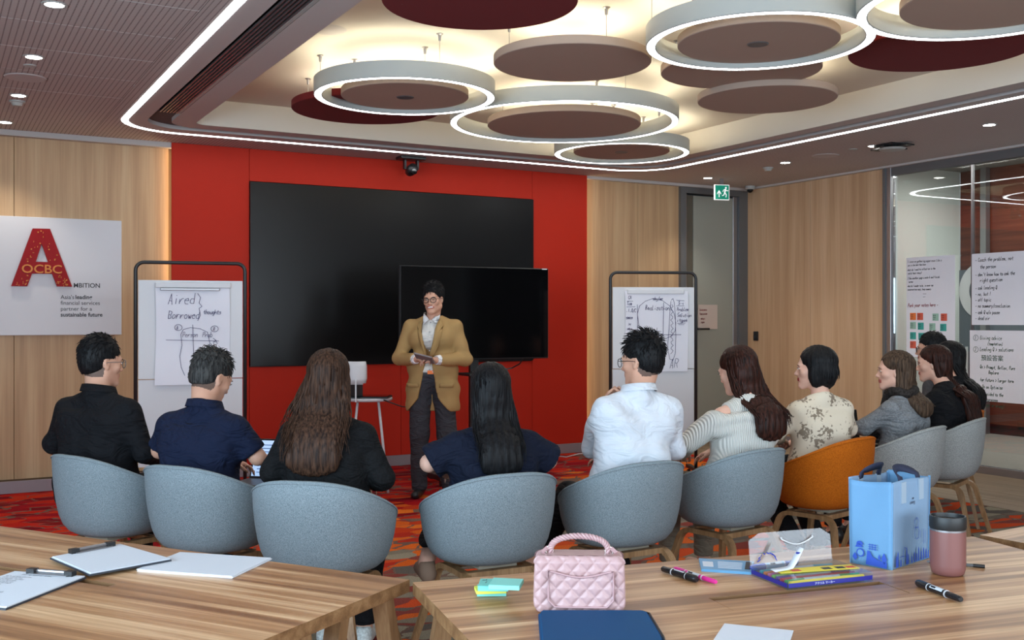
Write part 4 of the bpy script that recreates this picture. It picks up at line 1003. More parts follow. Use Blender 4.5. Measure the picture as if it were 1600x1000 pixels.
# pens: grey one behind the tumbler
a = tp(1448, 880)+Vector((0, 0, .005)); b = tp(1539, 888)+Vector((0, 0, .005)); c = (a+b)/2; ang = math.atan2(b.y-a.y, b.x-a.x); L = (b-a).length/2
g = empty('grey_pen', (c.x, c.y, .74), ang, 'slim dark grey pen lying behind the tumbler', 'pen')
MB().lathe([(0, -L), (.002, -L), (.0045, -L+.012), (.0045, L*.6), (0, L*.6)], 12).xf(Matrix.Translation((0, 0, .005)) @ Matrix.Rotation(PI/2, 4, 'Y')).obj('barrel', M['frame_grey'], g, angle=40)
MB().lathe([(0, L*.6), (.005, L*.6), (.005, L), (0, L)], 12).xf(Matrix.Translation((0, 0, .005)) @ Matrix.Rotation(PI/2, 4, 'Y')).obj('cap', M['black'], g, angle=40)
# blue packet
PK = [tp(1096, 893), tp(1174, 898), tp(1178, 881), tp(1092, 876)]
c = sum(PK, Vector())/4; q = empty('blue_packet', (c.x, c.y, .74), 0, 'flat light blue printed packet behind the pink marker', 'packet')
quad_prism(MB(), [(p.x-c.x, p.y-c.y) for p in PK], 0, .007).obj('packet_body', plain('light blue print', srgb(98, 158, 200), .35), q)
PL = lambda u, v_: ((PK[0]*(1-u)+PK[1]*u)*(1-v_)+(PK[3]*(1-u)+PK[2]*u)*v_)-c
quad_prism(MB(), [tuple(PL(u, v_))[:2] for u, v_ in ((.05, .25), (.25, .25), (.25, .7), (.05, .7))], .0072, .0078).obj('white_label', M['wht_paper'], q)
for k in range(5): quad_prism(MB(), [tuple(PL(u, v_))[:2] for u, v_ in ((.34, .2+k*.13), (.80, .2+k*.13), (.80, .25+k*.13), (.34, .25+k*.13))], .0072, .0076).obj('print_line', M['wht_paper'], q)
quad_prism(MB(), [tuple(PL(u, v_))[:2] for u, v_ in ((.86, .2), (.97, .2), (.97, .9), (.86, .9))], .0072, .0078).obj('dark_label', M['ink'], q)
# clear plastic case
B0 = tp(1231, 923); B1 = tp(1364, 909); ex = (B1-B0).normalized(); ey = Vector((-ex.y, ex.x, 0)); Lx = (B1-B0).length; Ly = .165
ang = math.atan2(ex.y, ex.x); cs_ = empty('plastic_case', (B0.x, B0.y, .7401), ang, 'open clear plastic pen case with colourful markers inside', 'case')
clr = glass('clear acrylic', (.93, .95, .97, 1), .05, 1.35, .02, (.8, .85, .9, 1), thin=True); lidm = glass('lid acrylic', (.95, .95, .96, 1), .08, 1.35, .07, (.75, .75, .78, 1), thin=True)
box('case_floor', (0, 0, 0), (Lx, Ly, .002), clr, cs_)
navy = plain('navy print strip', srgb(36, 36, 130), .3)
for nm, lo, hi in (('case_side', (0, 0, .002), (Lx, .0015, .024)), ('case_side', (0, Ly-.0015, .002), (Lx, Ly, .024)), ('case_side', (0, .0015, .002), (.0015, Ly-.0015, .024)), ('case_side', (Lx-.0015, .0015, .002), (Lx, Ly-.0015, .024))): box(nm, lo, hi, clr, cs_)
box('printed_strip', (.002, -.0008, .006), (Lx-.002, -.0002, .017), navy, cs_); box('printed_strip', (-.0008, .002, .006), (-.0002, Ly-.002, .017), navy, cs_)
mw = Matrix.Translation((.08, -.0009, .0085)) @ Matrix.Rotation(PI/2, 4, 'X')
text('strip_print', 'アクリル マーカー', .0075, M['wht_paper'], cs_, mw)
box('case_cover', (.001, .001, .0245), (Lx-.001, Ly-.001, .0255), clr, cs_)
v = [(.02, Ly+.002, .024), (Lx-.01, Ly+.002, .024), (Lx-.01, Ly+.0+.02, .085), (Lx-.04, Ly+.025, .105), (.04, Ly+.025, .105), (.0, Ly+.02, .085)]
v = [(0, Ly+.002, .02), (Lx, Ly+.002, .02), (Lx, Ly+.012, .09), (Lx-.03, Ly+.015, .108), (.035, Ly+.015, .108), (0, Ly+.012, .09)]
vv = v+[(x, y+.0015, z) for x, y, z in v]
lid = pyobj('lid', vv, [tuple(range(6)), tuple(reversed(range(6, 12)))]+[(i, 6+i, 6+(i+1) % 6, (i+1) % 6) for i in range(6)], lidm, cs_)
hp = [(.10, Ly+.009, .092)]+[(.10+.1*i/8, Ly+.006, .088-.016*math.sin(PI*i/8)) for i in range(9)]+[(.20, Ly+.009, .092)]
MB().tube(hp, .002, 6).obj('white_handle', M['white'], lid, True)
bp_ = MB()
for i in range(8):
    a_ = PI*i/7; stroke(bp_, [(.05+.03*math.cos(a_), .012*math.sin(a_)), (.05+.022*math.cos(a_+.3), .006+.008*math.sin(a_+.3))], .002)
bp_.v = [Vector((p.x, Ly+.0, .035+p.y*1.6)) for p in bp_.v]; bp_.obj('blue_print', bl, lid)['kind'] = 'stuff'
cols_ = [('yellow', (232, 206, 40)), ('green', (60, 150, 70)), ('red', (190, 50, 60)), ('purple', (100, 60, 150)), ('light green', (130, 196, 90)), ('pink', (214, 110, 150)), ('orange', (220, 120, 50)), ('teal', (60, 160, 170))]
for i, (nm, cc) in enumerate(cols_):
    mt = plain(nm+' marker plastic', srgb(*cc), .3); y = .016+i*.0185
    o = empty('coloured_marker', cs_.location+Vector((0, 0, .0025))+ex*(Lx/2)+ey*y, ang, f'{nm} marker lying inside the clear plastic case', 'marker pen', 'coloured markers in the plastic case')
    rt = Matrix.Translation((0, 0, .0085)) @ Matrix.Rotation(PI/2, 4, 'Y')
    MB().lathe([(0, -.06), (.008, -.06), (.008, .05), (0, .05)], 14).xf(rt).obj('barrel', lbw if i % 2 else mt, o, angle=40)
    MB().lathe([(0, -.115), (.007, -.113), (.0083, -.06), (0, -.06)], 14).xf(rt).obj('cap', mt, o, angle=40)
    MB().lathe([(0, .05), (.0083, .05), (.007, .112), (0, .115)], 14).xf(rt).obj('end_cap', mt, o, angle=40)
yl = empty('yellow_leaflet', cs_.location+ex*(Lx*.52)+ey*.075+Vector((0, 0, .0262)), ang-.1, 'yellow printed leaflet lying on top of the plastic pen case', 'leaflet')
box('sheet', (-.11, -.022, 0), (.12, .022, .0008), plain('yellow print', srgb(232, 214, 60), .5), yl)
for x, c_ in ((-.07, 'r'), (.02, 'k'), (.06, 'k'), (.09, 'r')): box('print_patch', (x, -.012, .0009), (x+.026, .008, .0012), cols['r'] if c_ == 'r' else M['ink'], yl)
wl = empty('white_strip', cs_.location+ex*(-.0)+ey*.08+Vector((0, 0, .027)), ang, 'white paper tag with a blue dot leaning on the pen case', 'tag')
v = []; f = []
for i in range(9):
    u = i/8; x = .01+u*.10; z = .0+.004+.0*u+(.0 if u < .6 else (u-.6)**1.3*.16)
    v += [(x, -.012+u*.02, z), (x, .012+u*.02, z+.002)]
for i in range(8): f.append((2*i, 2*i+2, 2*i+3, 2*i+1))
stp = pyobj('paper_tag', v, f, M['wht_paper'], wl); subdiv_bake(stp, [('SOLIDIFY', dict(thickness=.0008))])
dot = MB().lathe([(0, 0), (.008, 0)], 20, cap=False); dot.v = [Vector((p.x*.7+.101, p.y*1+.018, p.x*.45+.041)) for p in dot.v]; dot.obj('blue_dot', bl, wl)
# laptop sleeve
sl = [tp(841, 966), tp(846, 962.5), tp(1003, 962.5), tp(1014, 966), tp(1036, 1003), tp(1052, 1060), tp(848, 1060)]
c = sum(sl, Vector())/len(sl); q = empty('laptop_sleeve', (c.x, c.y, .74), 0, 'navy blue laptop sleeve at the bottom edge in front of the handbag', 'laptop sleeve')
bs = plain('navy blue leatherette', srgb(12, 74, 120), .6, spec=.12, bump=.15, bscale=500)
bm = bmesh.new(); vs = [bm.verts.new((p.x-c.x, p.y-c.y, .001)) for p in sl]; fc = bm.faces.new(vs); g_ = bmesh.ops.extrude_face_region(bm, geom=[fc]); bmesh.ops.translate(bm, vec=(0, 0, .014), verts=[x for x in g_['geom'] if isinstance(x, bmesh.types.BMVert)])
bmesh.ops.bevel(bm, geom=[e for e in bm.edges if all(v_.co.z > .01 for v_ in e.verts)], offset=.006, segments=3, affect='EDGES'); bmobj('sleeve_body', bm, bs, q, angle=50)
MB().tube([(p.x-c.x, p.y-c.y, .011) for p in (tp(1003, 962.5), tp(1015, 966), tp(1037, 1003), tp(1052, 1060))], .0022, 6).obj('zip', M['black'], q)
# tumbler
c = tp(1481, 897); tb = empty('tumbler', c, 0, 'dusty rose insulated tumbler with a black lid', 'tumbler')
ros = plain('dusty rose coating', srgb(124, 80, 76), .4)
MB().lathe([(0, 0), (.034, 0), (.041, .005), (.0445, .016), (.0455, .03), (.0455, .118), (0, .118)], 48).obj('cup_body', ros, tb, angle=50)
MB().lathe([(0, .118), (.0445, .118), (.0445, .123), (0, .123)], 48).obj('steel_ring', M['metal'], tb, angle=50)
MB().lathe([(0, .123), (.0455, .123), (.047, .127), (.047, .152), (.0455, .157), (.042, .157), (.040, .146), (0, .143)], 48).obj('lid', plain('matt black lid', (.01, .011, .012, 1), .45), tb, angle=40)
# tote bag
pL, pF, pR = tp(1331, 881), tp(1393, 891), tp(1450, 872)
ex = (pR-pF).normalized(); ey = Vector((-ex.y, ex.x, 0)); ww = (pR-pF).length; dd = max(.12, (pL-pF).dot(ey)); ang = math.atan2(ex.y, ex.x)
tt = empty('tote_bag', (pF.x, pF.y, .7402), ang, 'light blue non woven tote bag with navy handles and printed foot', 'bag')
tm = plain('light blue non woven cloth', srgb(100, 146, 184), .8, bump=.3, bscale=260); tm2 = plain('pale blue non woven cloth', srgb(124, 152, 180), .8, bump=.3, bscale=260); hb = plain('navy webbing', srgb(30, 36, 60), .8)
pr_b = plain('royal blue print', srgb(36, 76, 176), .6)
HT = .236
def panel(name, o0, dx, dn, wdt, mat, seed, wob=.004):
    nx, nz = 12, 14; v = []; f = []
    for k in range(nz+1):
        for i in range(nx+1):
            u = i/nx; z = k/nz
            b_ = wob*(math.sin(u*PI)*(.8*math.sin(z*3.0+seed)+.5*math.sin(z*7+u*5+seed)))
            z_ = HT*z+(.004*math.sin(u*4+seed) if z > .9 else 0); fl_ = 1+.04*z
            v.append(o0+dx*(wdt*(u-.5)*fl_+wdt/2)+dn*(b_+.004*z)+Vector((0, 0, z_)))
    for k in range(nz):
        for i in range(nx): a = k*(nx+1)+i; f.append((a, a+1, a+nx+2, a+nx+1))
    o = pyobj(name, v, f, mat, tt, True); subdiv_bake(o, [('SOLIDIFY', dict(thickness=.0015))]); return o
X_ = Vector((1, 0, 0)); Y_ = Vector((0, 1, 0))
panel('front_panel', Vector((0, 0, 0)), X_, -Y_, ww, tm2, .3, .003); panel('back_panel', Vector((0, dd, 0)), X_, Y_, ww, tm2, 1.3, .003)
panel('side_panel', Vector((0, 0, 0)), Y_, -X_, dd, tm, 2.1, .005); panel('side_panel', Vector((ww, 0, 0)), Y_, X_, dd, tm, 4, .004)
box('bottom_panel', (0, 0, 0), (ww, dd, .003), tm, tt)
for x, y in ((0, 0), (0, dd), (ww, 0), (ww, dd)): MB().bar([(x, y, .0), (x+(-.002 if x == 0 else .002), y+(-.003 if y == 0 else .003), HT)], .006, .002).obj('corner_seam', tm, tt)
for y, lean in ((-.006, .045), (dd+.006, -.03)):
    ps_ = []
    for i in range(13):
        a = PI*i/12; ps_.append(Vector((ww*.5-ww*.24*math.cos(a), y+lean*math.sin(a), HT-.045*(abs(math.cos(a))>.99)+.028*math.sin(a)**.7)))
    ps_ = [Vector((ps_[0].x, y, HT-.03))]+ps_[1:-1]+[Vector((ps_[-1].x, y, HT-.03))]
    MB().bar(ps_, .003, .022, None).obj('handle', hb, tt) if 0 else None
    v = []; f = []
    for i, p in enumerate(ps_):
        v += [p+Vector((0, -.001, 0)), p+Vector((0, .012 if 0 < i < 12 else .002, -.014 if 0 < i < 12 else 0))]
    v = []
    for i, p in enumerate(ps_):
        a_ = ps_[max(0, i-1)]; b_ = ps_[min(12, i+1)]; tq = (b_-a_).normalized(); nn = tq.cross(Vector((0, .8 if lean > 0 else -.8, -.3))).normalized(); v += [p+nn*.011, p-nn*.011]
    for i in range(12): f.append((2*i, 2*i+1, 2*i+3, 2*i+2))
    o = pyobj('handle', v, f, hb, tt, True); subdiv_bake(o, [('SOLIDIFY', dict(thickness=.003, offset=0))])
    for x in (ps_[0].x, ps_[-1].x): box('handle_patch', (x-.013, y-.002 if y < 0 else y-.006, HT-.06), (x+.013, y-.0005+(.003 if y < 0 else 0), HT-.002), plain('handle patch', srgb(150, 168, 184), .8), tt)
# printed foot artwork: plants and towers (flat print)
def decal(name, polys, m, mat, seedy=0):
    mb = MB()
    for pl in polys: mb.add(([m @ Vector((x, y, 0)) for x, y in pl], [tuple(range(len(pl)))]))
    return mb.obj(name, mat, tt)
mF = Matrix(((1, 0, 0, 0), (0, 0, 1, -.0085), (0, 1, 0, 0), (0, 0, 0, 1)))       # front panel: x, z
mS = Matrix(((0, 0, 1, -.0105), (-1, 0, 0, dd), (0, 1, 0, 0), (0, 0, 0, 1)))        # left panel: far edge -> near edge
leaf = lambda x, y, w_, h, tl=0: [(x, y), (x-w_, y+h*.5), (x-w_*.3+tl, y+h), (x+tl, y+h*1.1), (x+w_*.5+tl, y+h*.8), (x+w_, y+h*.45)]
arcp = lambda x, y, r, a0=0, a1=360, n=12: [(x+r*math.cos(R(a0+(a1-a0)*i/n)), y+r*math.sin(R(a0+(a1-a0)*i/n))) for i in range(n)]
decal('printed_plants', [leaf(.018, .012, .008, .02), arcp(.032, .058, .010, 0, 200), arcp(.030, .049, .011, 10, 190), arcp(.034, .036, .012), [(.05, .006), (.112, .004), (.112, .02), (.088, .022), (.07, .03), (.062, .044), (.055, .045)], leaf(.104, .014, .008, .028), leaf(.09, .02, .004, .018)], mS, pr_b)
decal('printed_plants', [arcp(.034, .036, .0085)], Matrix.Translation((-.0006, 0, 0)) @ mS, tm)
mb = MB()
for k in range(3): stroke(mb, [(.062+k*.008, .048), (.062+k*.008, .064)], .0018, 0); stroke(mb, [(.058, .05+k*.006), (.082, .05+k*.006)], .0018, 0)
mb.v = [Matrix.Translation((-.0006, 0, 0)) @ mS @ p for p in mb.v]; mb.obj('printed_lattice', pr_b, tt)['kind'] = 'stuff'
pp = []
for i, (x, h) in enumerate(((.012, .034), (.02, .044), (.036, .02), (.07, .05), (.078, .03), (.1, .02), (.115, .03), (.128, .024), (.14, .04), (.156, .026), (.17, .034), (.185, .03), (.198, .022))): pp.append([(x-.004, .006), (x+.004, .006), (x+.003, .006+h*.8), (x, .006+h), (x-.003, .006+h*.8)])
decal('printed_towers', pp, mF, pr_b)
mb = MB()
for pts in ([(.05, .01), (.05, .045), (.058, .055), (.068, .05)], [(.03, .03), (.044, .032), (.06, .03)], [(.12, .07), (.116, .09), (.122, .1), (.116, .12), (.13, .128), (.14, .118), (.134, .1), (.142, .09), (.14, .07), (.126, .068)], [(.118, .1), (.14, .1)], [(.17, .05), (.17, .09)], [(.18, .05), (.18, .085)], [(.15, .07), (.15, .09)]): stroke(mb, pts, .0016, 0)
mb.v = [mF @ p for p in mb.v]; mb.obj('printed_outline', pr_b, tt)['kind'] = 'stuff'
mb = write([('acme', .09, .17, .009)], .0012, .2, z=0) if 0 else write([('a ming', .09, .17, .010), ('an', .105, .182, .007)], .0012, .2, z=0)
mb.v = [mF @ p for p in mb.v]; mb.obj('printed_words', hb, tt)['kind'] = 'stuff'
# ------------------------------------------------------------------ quilted handbag
c = tp(905, 951); hbg = empty('handbag', c, CAMROT-R(3), 'pale pink quilted leather handbag with a braided top handle', 'handbag')
pinkm = plain('pale pink leather', srgb(182, 148, 148), .4, spec=.5, bump=.08, bscale=400); pstr = plain('pink stitched cord', srgb(176, 140, 142), .4)
HW, HH, HD = .107, .132, .032
def quilt(x, z, cell=.036, amp=.0042):
    u = (x*1.0+z*.92)/cell; w_ = (x*1.0-z*.92)/cell
    a = abs((u % 1)-.5)*2; b = abs((w_ % 1)-.5)*2
    return amp*(1-max(a, b)**3.2)
def bag_sheet(name, x0, x1, z0, z1, y, nx, nz, mask, amp, mat, sgn=-1, grooves=None):
    v = []; f = []
    for k in range(nz+1):
        for i in range(nx+1):
            x = x0+(x1-x0)*i/nx; z = z0+(z1-z0)*k/nz
            rx = .018; ax = max(0, abs(x)-(HW-rx))/rx; az = max(0, z-(HH-rx))/rx; ab = max(0, (.026-z))/.026
            e = min(1, ax**2+az**2); e2 = min(1, ax**2+ab**2)
            e = max(e, e2)
            yy = y+sgn*(quilt(x, z, amp=amp)+.010*math.sqrt(max(0, 1-e)))
            cx = x*(1-.035*max(0, z/HH-.0)**2)
            if ax > 0 and (az > 0 or ab > 0):
                rr = math.hypot(ax, az if az > 0 else ab)
                if rr > 1:
                    s_ = 1/rr; cx = math.copysign((HW-rx)+rx*ax*s_, x); z = (HH-rx+rx*az*s_) if az > 0 else .026-.026*ab*s_
                    yy = y
            v.append((cx, yy, z))
    for k in range(nz):
        for i in range(nx): a = k*(nx+1)+i; f.append((a, a+1, a+nx+2, a+nx+1))
    return pyobj(name, v, f, mat, hbg, True)
# flap front face, body sides
bag_sheet('quilted_front', -HW, HW, 0, HH, -HD, 110, 70, None, .0045, pinkm)
bag_sheet('quilted_back', -HW, HW, 0, HH, HD, 110, 70, None, .0045, pinkm, 1)
pts = []
rx = .018
for a in range(0, 91, 15): pts.append((HW-rx+rx*math.cos(R(a)), HH-rx+rx*math.sin(R(a))))
for a in range(90, 181, 15): pts.append((-HW+rx+rx*math.cos(R(a)), HH-rx+rx*math.sin(R(a))))
for a in range(180, 271, 15): pts.append((-HW+rx+rx*math.cos(R(a)), .026+.026*math.sin(R(a))))
for a in range(270, 361, 15): pts.append((HW-rx+rx*math.cos(R(a)), .026+.026*math.sin(R(a))))
v = []; f = []; n = len(pts); ns = 8
for s_ in range(ns+1):
    y = -HD+2*HD*s_/ns
    for x, z in pts:
        k = 1-.04*math.sin(PI*s_/ns)*(1 if abs(x) > HW*.8 else 0); v.append((x*k*(1-.035*(z/HH)**2), y, max(z, 0)))
for s_ in range(ns):
    for i in range(n): f.append((s_*n+i, s_*n+(i+1) % n, (s_+1)*n+(i+1) % n, (s_+1)*n+i))
pyobj('gusset', v, f, pinkm, hbg, True)
# back pocket: raised quilted pocket with its piping
v = []; f = []; nx, nz = 60, 36; px0, px1 = -.072, .078
def ptop(x): u = (x-px0)/(px1-px0); return .101-.014*math.sin(PI*u)**1.3
for k in range(nz+1):
    for i in range(nx+1):
        u = i/nx; x = px0+(px1-px0)*u; zt_ = ptop(x); zb_ = .018+.014*(max(0, abs(u-.5)*2-.75)/.25)**2.2
        z = zb_+(zt_-zb_)*k/nz; v.append((x, -HD-.0165-quilt(x, z, amp=.0055), z))
for k in range(nz):
    for i in range(nx): a = k*(nx+1)+i; f.append((a, a+1, a+nx+2, a+nx+1))
pk_ = pyobj('back_pocket', v, f, pinkm, hbg, True); subdiv_bake(pk_, [('SOLIDIFY', dict(thickness=.004))])
edge = [Vector((px0+(px1-px0)*i/20, -HD-.0225, ptop(px0+(px1-px0)*i/20))) for i in range(21)]
edge += [Vector((px1, -HD-.0225, .06)), Vector((px1, -HD-.0225, .034))]
for i in range(1, 10):
    u = 1-i/10; x = px0+(px1-px0)*u; edge.append(Vector((x, -HD-.0225, .018+.014*(max(0, abs(u-.5)*2-.75)/.25)**2.2)))
edge += [Vector((px0, -HD-.0225, .034)), Vector((px0, -HD-.0225, .06))]
MB().tube(edge, .0026, 6, closed=True).obj('pocket_piping', pstr, hbg, True)
# braided handle
cp = []
for i in range(41):
    a = PI*i/40; cp.append(Vector((-.068*math.cos(a)+.0, 0, HH-.003+.042*math.sin(a)**.62)))
for ph in (0, PI*2/3, PI*4/3):
    P_ = []
    for i in range(121):
        u = i/120; k = u*40; j = min(39, int(k)); p = cp[j].lerp(cp[j+1], k-j); tq = (cp[j+1]-cp[j]).normalized(); nn = Vector((0, 1, 0)); bb = tq.cross(nn)
        w_ = u*2*PI*8+ph; P_.append(p+nn*(.0042*math.cos(w_))+bb*(.0042*math.sin(w_)))
    MB().tube(P_, .0037, 6).obj('braided_strand', pstr if ph else pinkm, hbg, True)
for sx in (-1, 1):
    r_ = [Vector((sx*.070+.009*math.cos(2*PI*i/16), 0, HH+.004+.011*math.sin(2*PI*i/16))) for i in range(16)]
    MB().tube(r_, .0022, 6, closed=True).obj('metal_ring', plain('silver', (.8, .75, .72, 1), .2, 1), hbg, True)
    MB().bar([Vector((sx*.082, -.008, HH-.004)), Vector((sx*.086, -.014, HH+.004)), Vector((sx*.074, -.0, HH+.012))], .009, .003).obj('leather_tab', pstr, hbg)
# ================================================================== PEOPLE
# smooth distance fields on a tensor grid, meshed with surface nets: one continuous surface each
def axis(lo, hi, h, fine=()):
    xs = [lo]; 
    while xs[-1] < hi:
        st_ = h
        for a, b, f_ in fine:
            if a <= xs[-1] < b: st_ = min(st_, f_)
        xs.append(xs[-1]+st_)
    return np.array(xs)
def V(*a): return np.array(a, float)
class SDF:
    def __init__(s, X, Y, Z):
        s.X, s.Y, s.Z = X, Y, Z; s.D = np.full((len(X), len(Y), len(Z)), .3, np.float32)
    def _sub(s, lo, hi):
        i0, i1 = np.searchsorted(s.X, [lo[0], hi[0]]); j0, j1 = np.searchsorted(s.Y, [lo[1], hi[1]]); k0, k1 = np.searchsorted(s.Z, [lo[2], hi[2]])
        sl = (slice(i0, i1), slice(j0, j1), slice(k0, k1))
        P = np.meshgrid(s.X[i0:i1], s.Y[j0:j1], s.Z[k0:k1], indexing='ij', sparse=True)
        return sl, P
    def _un(s, sl, d, k):
        D = s.D[sl]
        if k <= 0: s.D[sl] = np.minimum(D, d); return
        h = np.maximum(k-np.abs(D-d), 0)/k; s.D[sl] = np.minimum(D, d)-h*h*k*.25
    def _cut(s, sl, d, k):
        D = s.D[sl]; d = -d
        h = np.maximum(k-np.abs(D-d), 0)/k if k > 0 else 0; s.D[sl] = np.maximum(D, d)+(h*h*k*.25 if k > 0 else 0)
    def cap(s, a, b, ra, rb=None, k=.02, cut=False, fx=1.0):
        rb = ra if rb is None else rb; a = np.array(a, float); b = np.array(b, float); m = max(ra, rb)+k+.06
        sl, (x, y, z) = s._sub(np.minimum(a, b)-m, np.maximum(a, b)+m)
        ab = b-a; L = max(float(ab@ab), 1e-9)
        t = np.clip(((x-a[0])*ab[0]+(y-a[1])*ab[1]+(z-a[2])*ab[2])/L, 0, 1)
        d = np.sqrt((x-a[0]-ab[0]*t)**2+(y-a[1]-ab[1]*t)**2+(z-a[2]-ab[2]*t)**2)-(ra+(rb-ra)*t)
        (s._cut if cut else s._un)(sl, d, k); return s
    def ell(s, c, r, rot=None, k=.02, cut=False):
        c = np.array(c, float); r = np.array(r, float); m = max(r)+k+.05
        sl, (x, y, z) = s._sub(c-m, c+m)
        x, y, z = x-c[0], y-c[1], z-c[2]
        if rot is not None:
            q = np.array(rot).T; x, y, z = q[0][0]*x+q[0][1]*y+q[0][2]*z, q[1][0]*x+q[1][1]*y+q[1][2]*z, q[2][0]*x+q[2][1]*y+q[2][2]*z
        k0 = np.sqrt((x/r[0])**2+(y/r[1])**2+(z/r[2])**2)+1e-9; k1 = np.sqrt((x/r[0]**2)**2+(y/r[1]**2)**2+(z/r[2]**2)**2)+1e-9
        (s._cut if cut else s._un)(sl, k0*(k0-1)/k1, k); return s
    def half(s, p, n, k=.004):
        """cut away everything on the side n points to"""
        n = np.array(n, float); n /= np.linalg.norm(n)
        x, y, z = np.meshgrid(s.X, s.Y, s.Z, indexing='ij', sparse=True)
        d = (x-p[0])*n[0]+(y-p[1])*n[1]+(z-p[2])*n[2]
        h = np.maximum(k-np.abs(s.D-d), 0)/k; s.D = np.maximum(s.D, d)+h*h*k*.25; return s
    def disp(s, fn, band=.03):
        """fn gets the full broadcastable x,y,z"""
        x, y, z = np.meshgrid(s.X, s.Y, s.Z, indexing='ij', sparse=True); s.D = s.D+fn(x, y, z).astype(np.float32); return s
    def mesh(s):
        D = s.D; X, Y, Z = s.X, s.Y, s.Z; ins = D < 0
        c = [ins[i:ins.shape[0]-1+i, j:ins.shape[1]-1+j, k:ins.shape[2]-1+k] for i in (0, 1) for j in (0, 1) for k in (0, 1)]
        cnt = sum(q.astype(np.int8) for q in c); act = (cnt > 0) & (cnt < 8)
        I, J, K = np.nonzero(act); n = len(I); idx = np.full(act.shape, -1, np.int32); idx[I, J, K] = np.arange(n)
        S = np.zeros((n, 3)); W_ = np.zeros(n)
        offs = [(i, j, k) for i in (0, 1) for j in (0, 1) for k in (0, 1)]
        for a in offs:
            for ax in range(3):
                if a[ax]: continue
                b = list(a); b[ax] = 1
                da = D[I+a[0], J+a[1], K+a[2]]; db = D[I+b[0], J+b[1], K+b[2]]; m = (da < 0) != (db < 0)
                t = np.where(m, da/np.where(m, da-db, 1), 0)
                pa = np.stack([X[I+a[0]], Y[J+a[1]], Z[K+a[2]]], 1); pb = np.stack([X[I+b[0]], Y[J+b[1]], Z[K+b[2]]], 1)
                S += (pa+(pb-pa)*t[:, None])*m[:, None]; W_ += m
        S /= np.maximum(W_, 1)[:, None]
        F_ = []
        nx, ny, nz = D.shape
        for ax in range(3):
            a = [slice(None)]*3; b = [slice(None)]*3; a[ax] = slice(0, -1); b[ax] = slice(1, None)
            ch = ins[tuple(a)] != ins[tuple(b)]; E = np.nonzero(ch); sgn = ins[tuple(a)][E]
            o = [q for q in range(3) if q != ax]; u, v = o
            ok = (E[u] > 0) & (E[v] > 0) & (E[u] < D.shape[u]-1) & (E[v] < D.shape[v]-1)
            E = [e[ok] for e in E]; sgn = sgn[ok]
            q = []
            for du, dv in ((-1, -1), (0, -1), (0, 0), (-1, 0)):
                w_ = [e.copy() for e in E]; w_[u] = w_[u]+du; w_[v] = w_[v]+dv; q.append(idx[w_[0], w_[1], w_[2]])
            Q = np.stack(q, 1); fl_ = sgn if ax != 1 else ~sgn; Q[~fl_] = Q[~fl_][:, ::-1]; F_.append(Q)
        return S, np.concatenate(F_)
def sdf_obj(name, s, mat, parent, matfn=None):
    S, Q = s.mesh(); me = bpy.data.meshes.new(name)
    me.vertices.add(len(S)); me.vertices.foreach_set('co', S.astype(np.float32).ravel())
    me.loops.add(len(Q)*4); me.loops.foreach_set('vertex_index', Q.astype(np.int32).ravel())
    me.polygons.add(len(Q)); me.polygons.foreach_set('loop_start', np.arange(len(Q), dtype=np.int32)*4)
    me.update(calc_edges=True); me.validate()
    for m_ in (mat if isinstance(mat, (list, tuple)) else [mat]): me.materials.append(m_)
    if matfn is not None:
        C = S[Q].mean(1); me.polygons.foreach_set('material_index', matfn(C).astype(np.int32))
    return link(name, me, None, parent, True)
def rotm(yaw=0, pitch=0, roll=0):
    return np.array(Matrix.Rotation(R(yaw), 3, 'Z') @ Matrix.Rotation(R(pitch), 3, 'X') @ Matrix.Rotation(R(roll), 3, 'Y'))

def skin_mat(name, c):
    m, nt, b = new_mat(name); b.inputs['Base Color'].default_value = c; b.inputs['Roughness'].default_value = .5
    b.inputs['Subsurface Weight'].default_value = .12; b.inputs['Subsurface Radius'].default_value = (.012, .005, .003); b.inputs['Specular IOR Level'].default_value = .35
    return m
SK = skin_mat('skin', srgb(206, 158, 134)); SKL = skin_mat('light skin', srgb(220, 176, 156)); LIP = skin_mat('lips', srgb(176, 92, 84)); LIPR = skin_mat('red lips', srgb(170, 56, 56))
STUB = skin_mat('cropped hair skin', srgb(104, 82, 72))
def hair_mat(name, c1, c2, rough=.38):
    m, nt, b = new_mat(name); L = nt.links.new
    tc = N(nt, 'ShaderNodeTexCoord'); mp = N(nt, 'ShaderNodeMapping'); mp.inputs['Scale'].default_value = (130, 130, 9)
    no = N(nt, 'ShaderNodeTexNoise'); no.inputs['Scale'].default_value = 1; no.inputs['Detail'].default_value = 4
    L(tc.outputs['Object'], mp.inputs[0]); L(mp.outputs[0], no.inputs['Vector'])
    cr = N(nt, 'ShaderNodeValToRGB'); e = cr.color_ramp.elements; e[0].position = .35; e[0].color = c1; e[1].position = .68; e[1].color = c2
    L(no.outputs['Fac'], cr.inputs[0]); L(cr.outputs[0], b.inputs['Base Color'])
    bp = N(nt, 'ShaderNodeBump'); bp.inputs['Strength'].default_value = .5; bp.inputs['Distance'].default_value = .004; L(no.outputs['Fac'], bp.inputs['Height']); L(bp.outputs[0], b.inputs['Normal'])
    b.inputs['Roughness'].default_value = rough+.1; b.inputs['Specular IOR Level'].default_value = .14; return m
H_BLACK = hair_mat('black hair', (.004, .004, .005, 1), (.012, .012, .013, 1)); H_GREY = hair_mat('black hair with grey', (.012, .012, .013, 1), (.07, .068, .065, 1), .5)
H_BROWN = hair_mat('brown hair', (.014, .007, .005, 1), (.075, .036, .021, 1), .42); H_AUB = hair_mat('dark auburn hair', (.010, .005, .004, 1), (.055, .018, .012, 1), .36)
H_LBR = hair_mat('ash brown hair', (.026, .016, .011, 1), (.11, .07, .045, 1), .45)

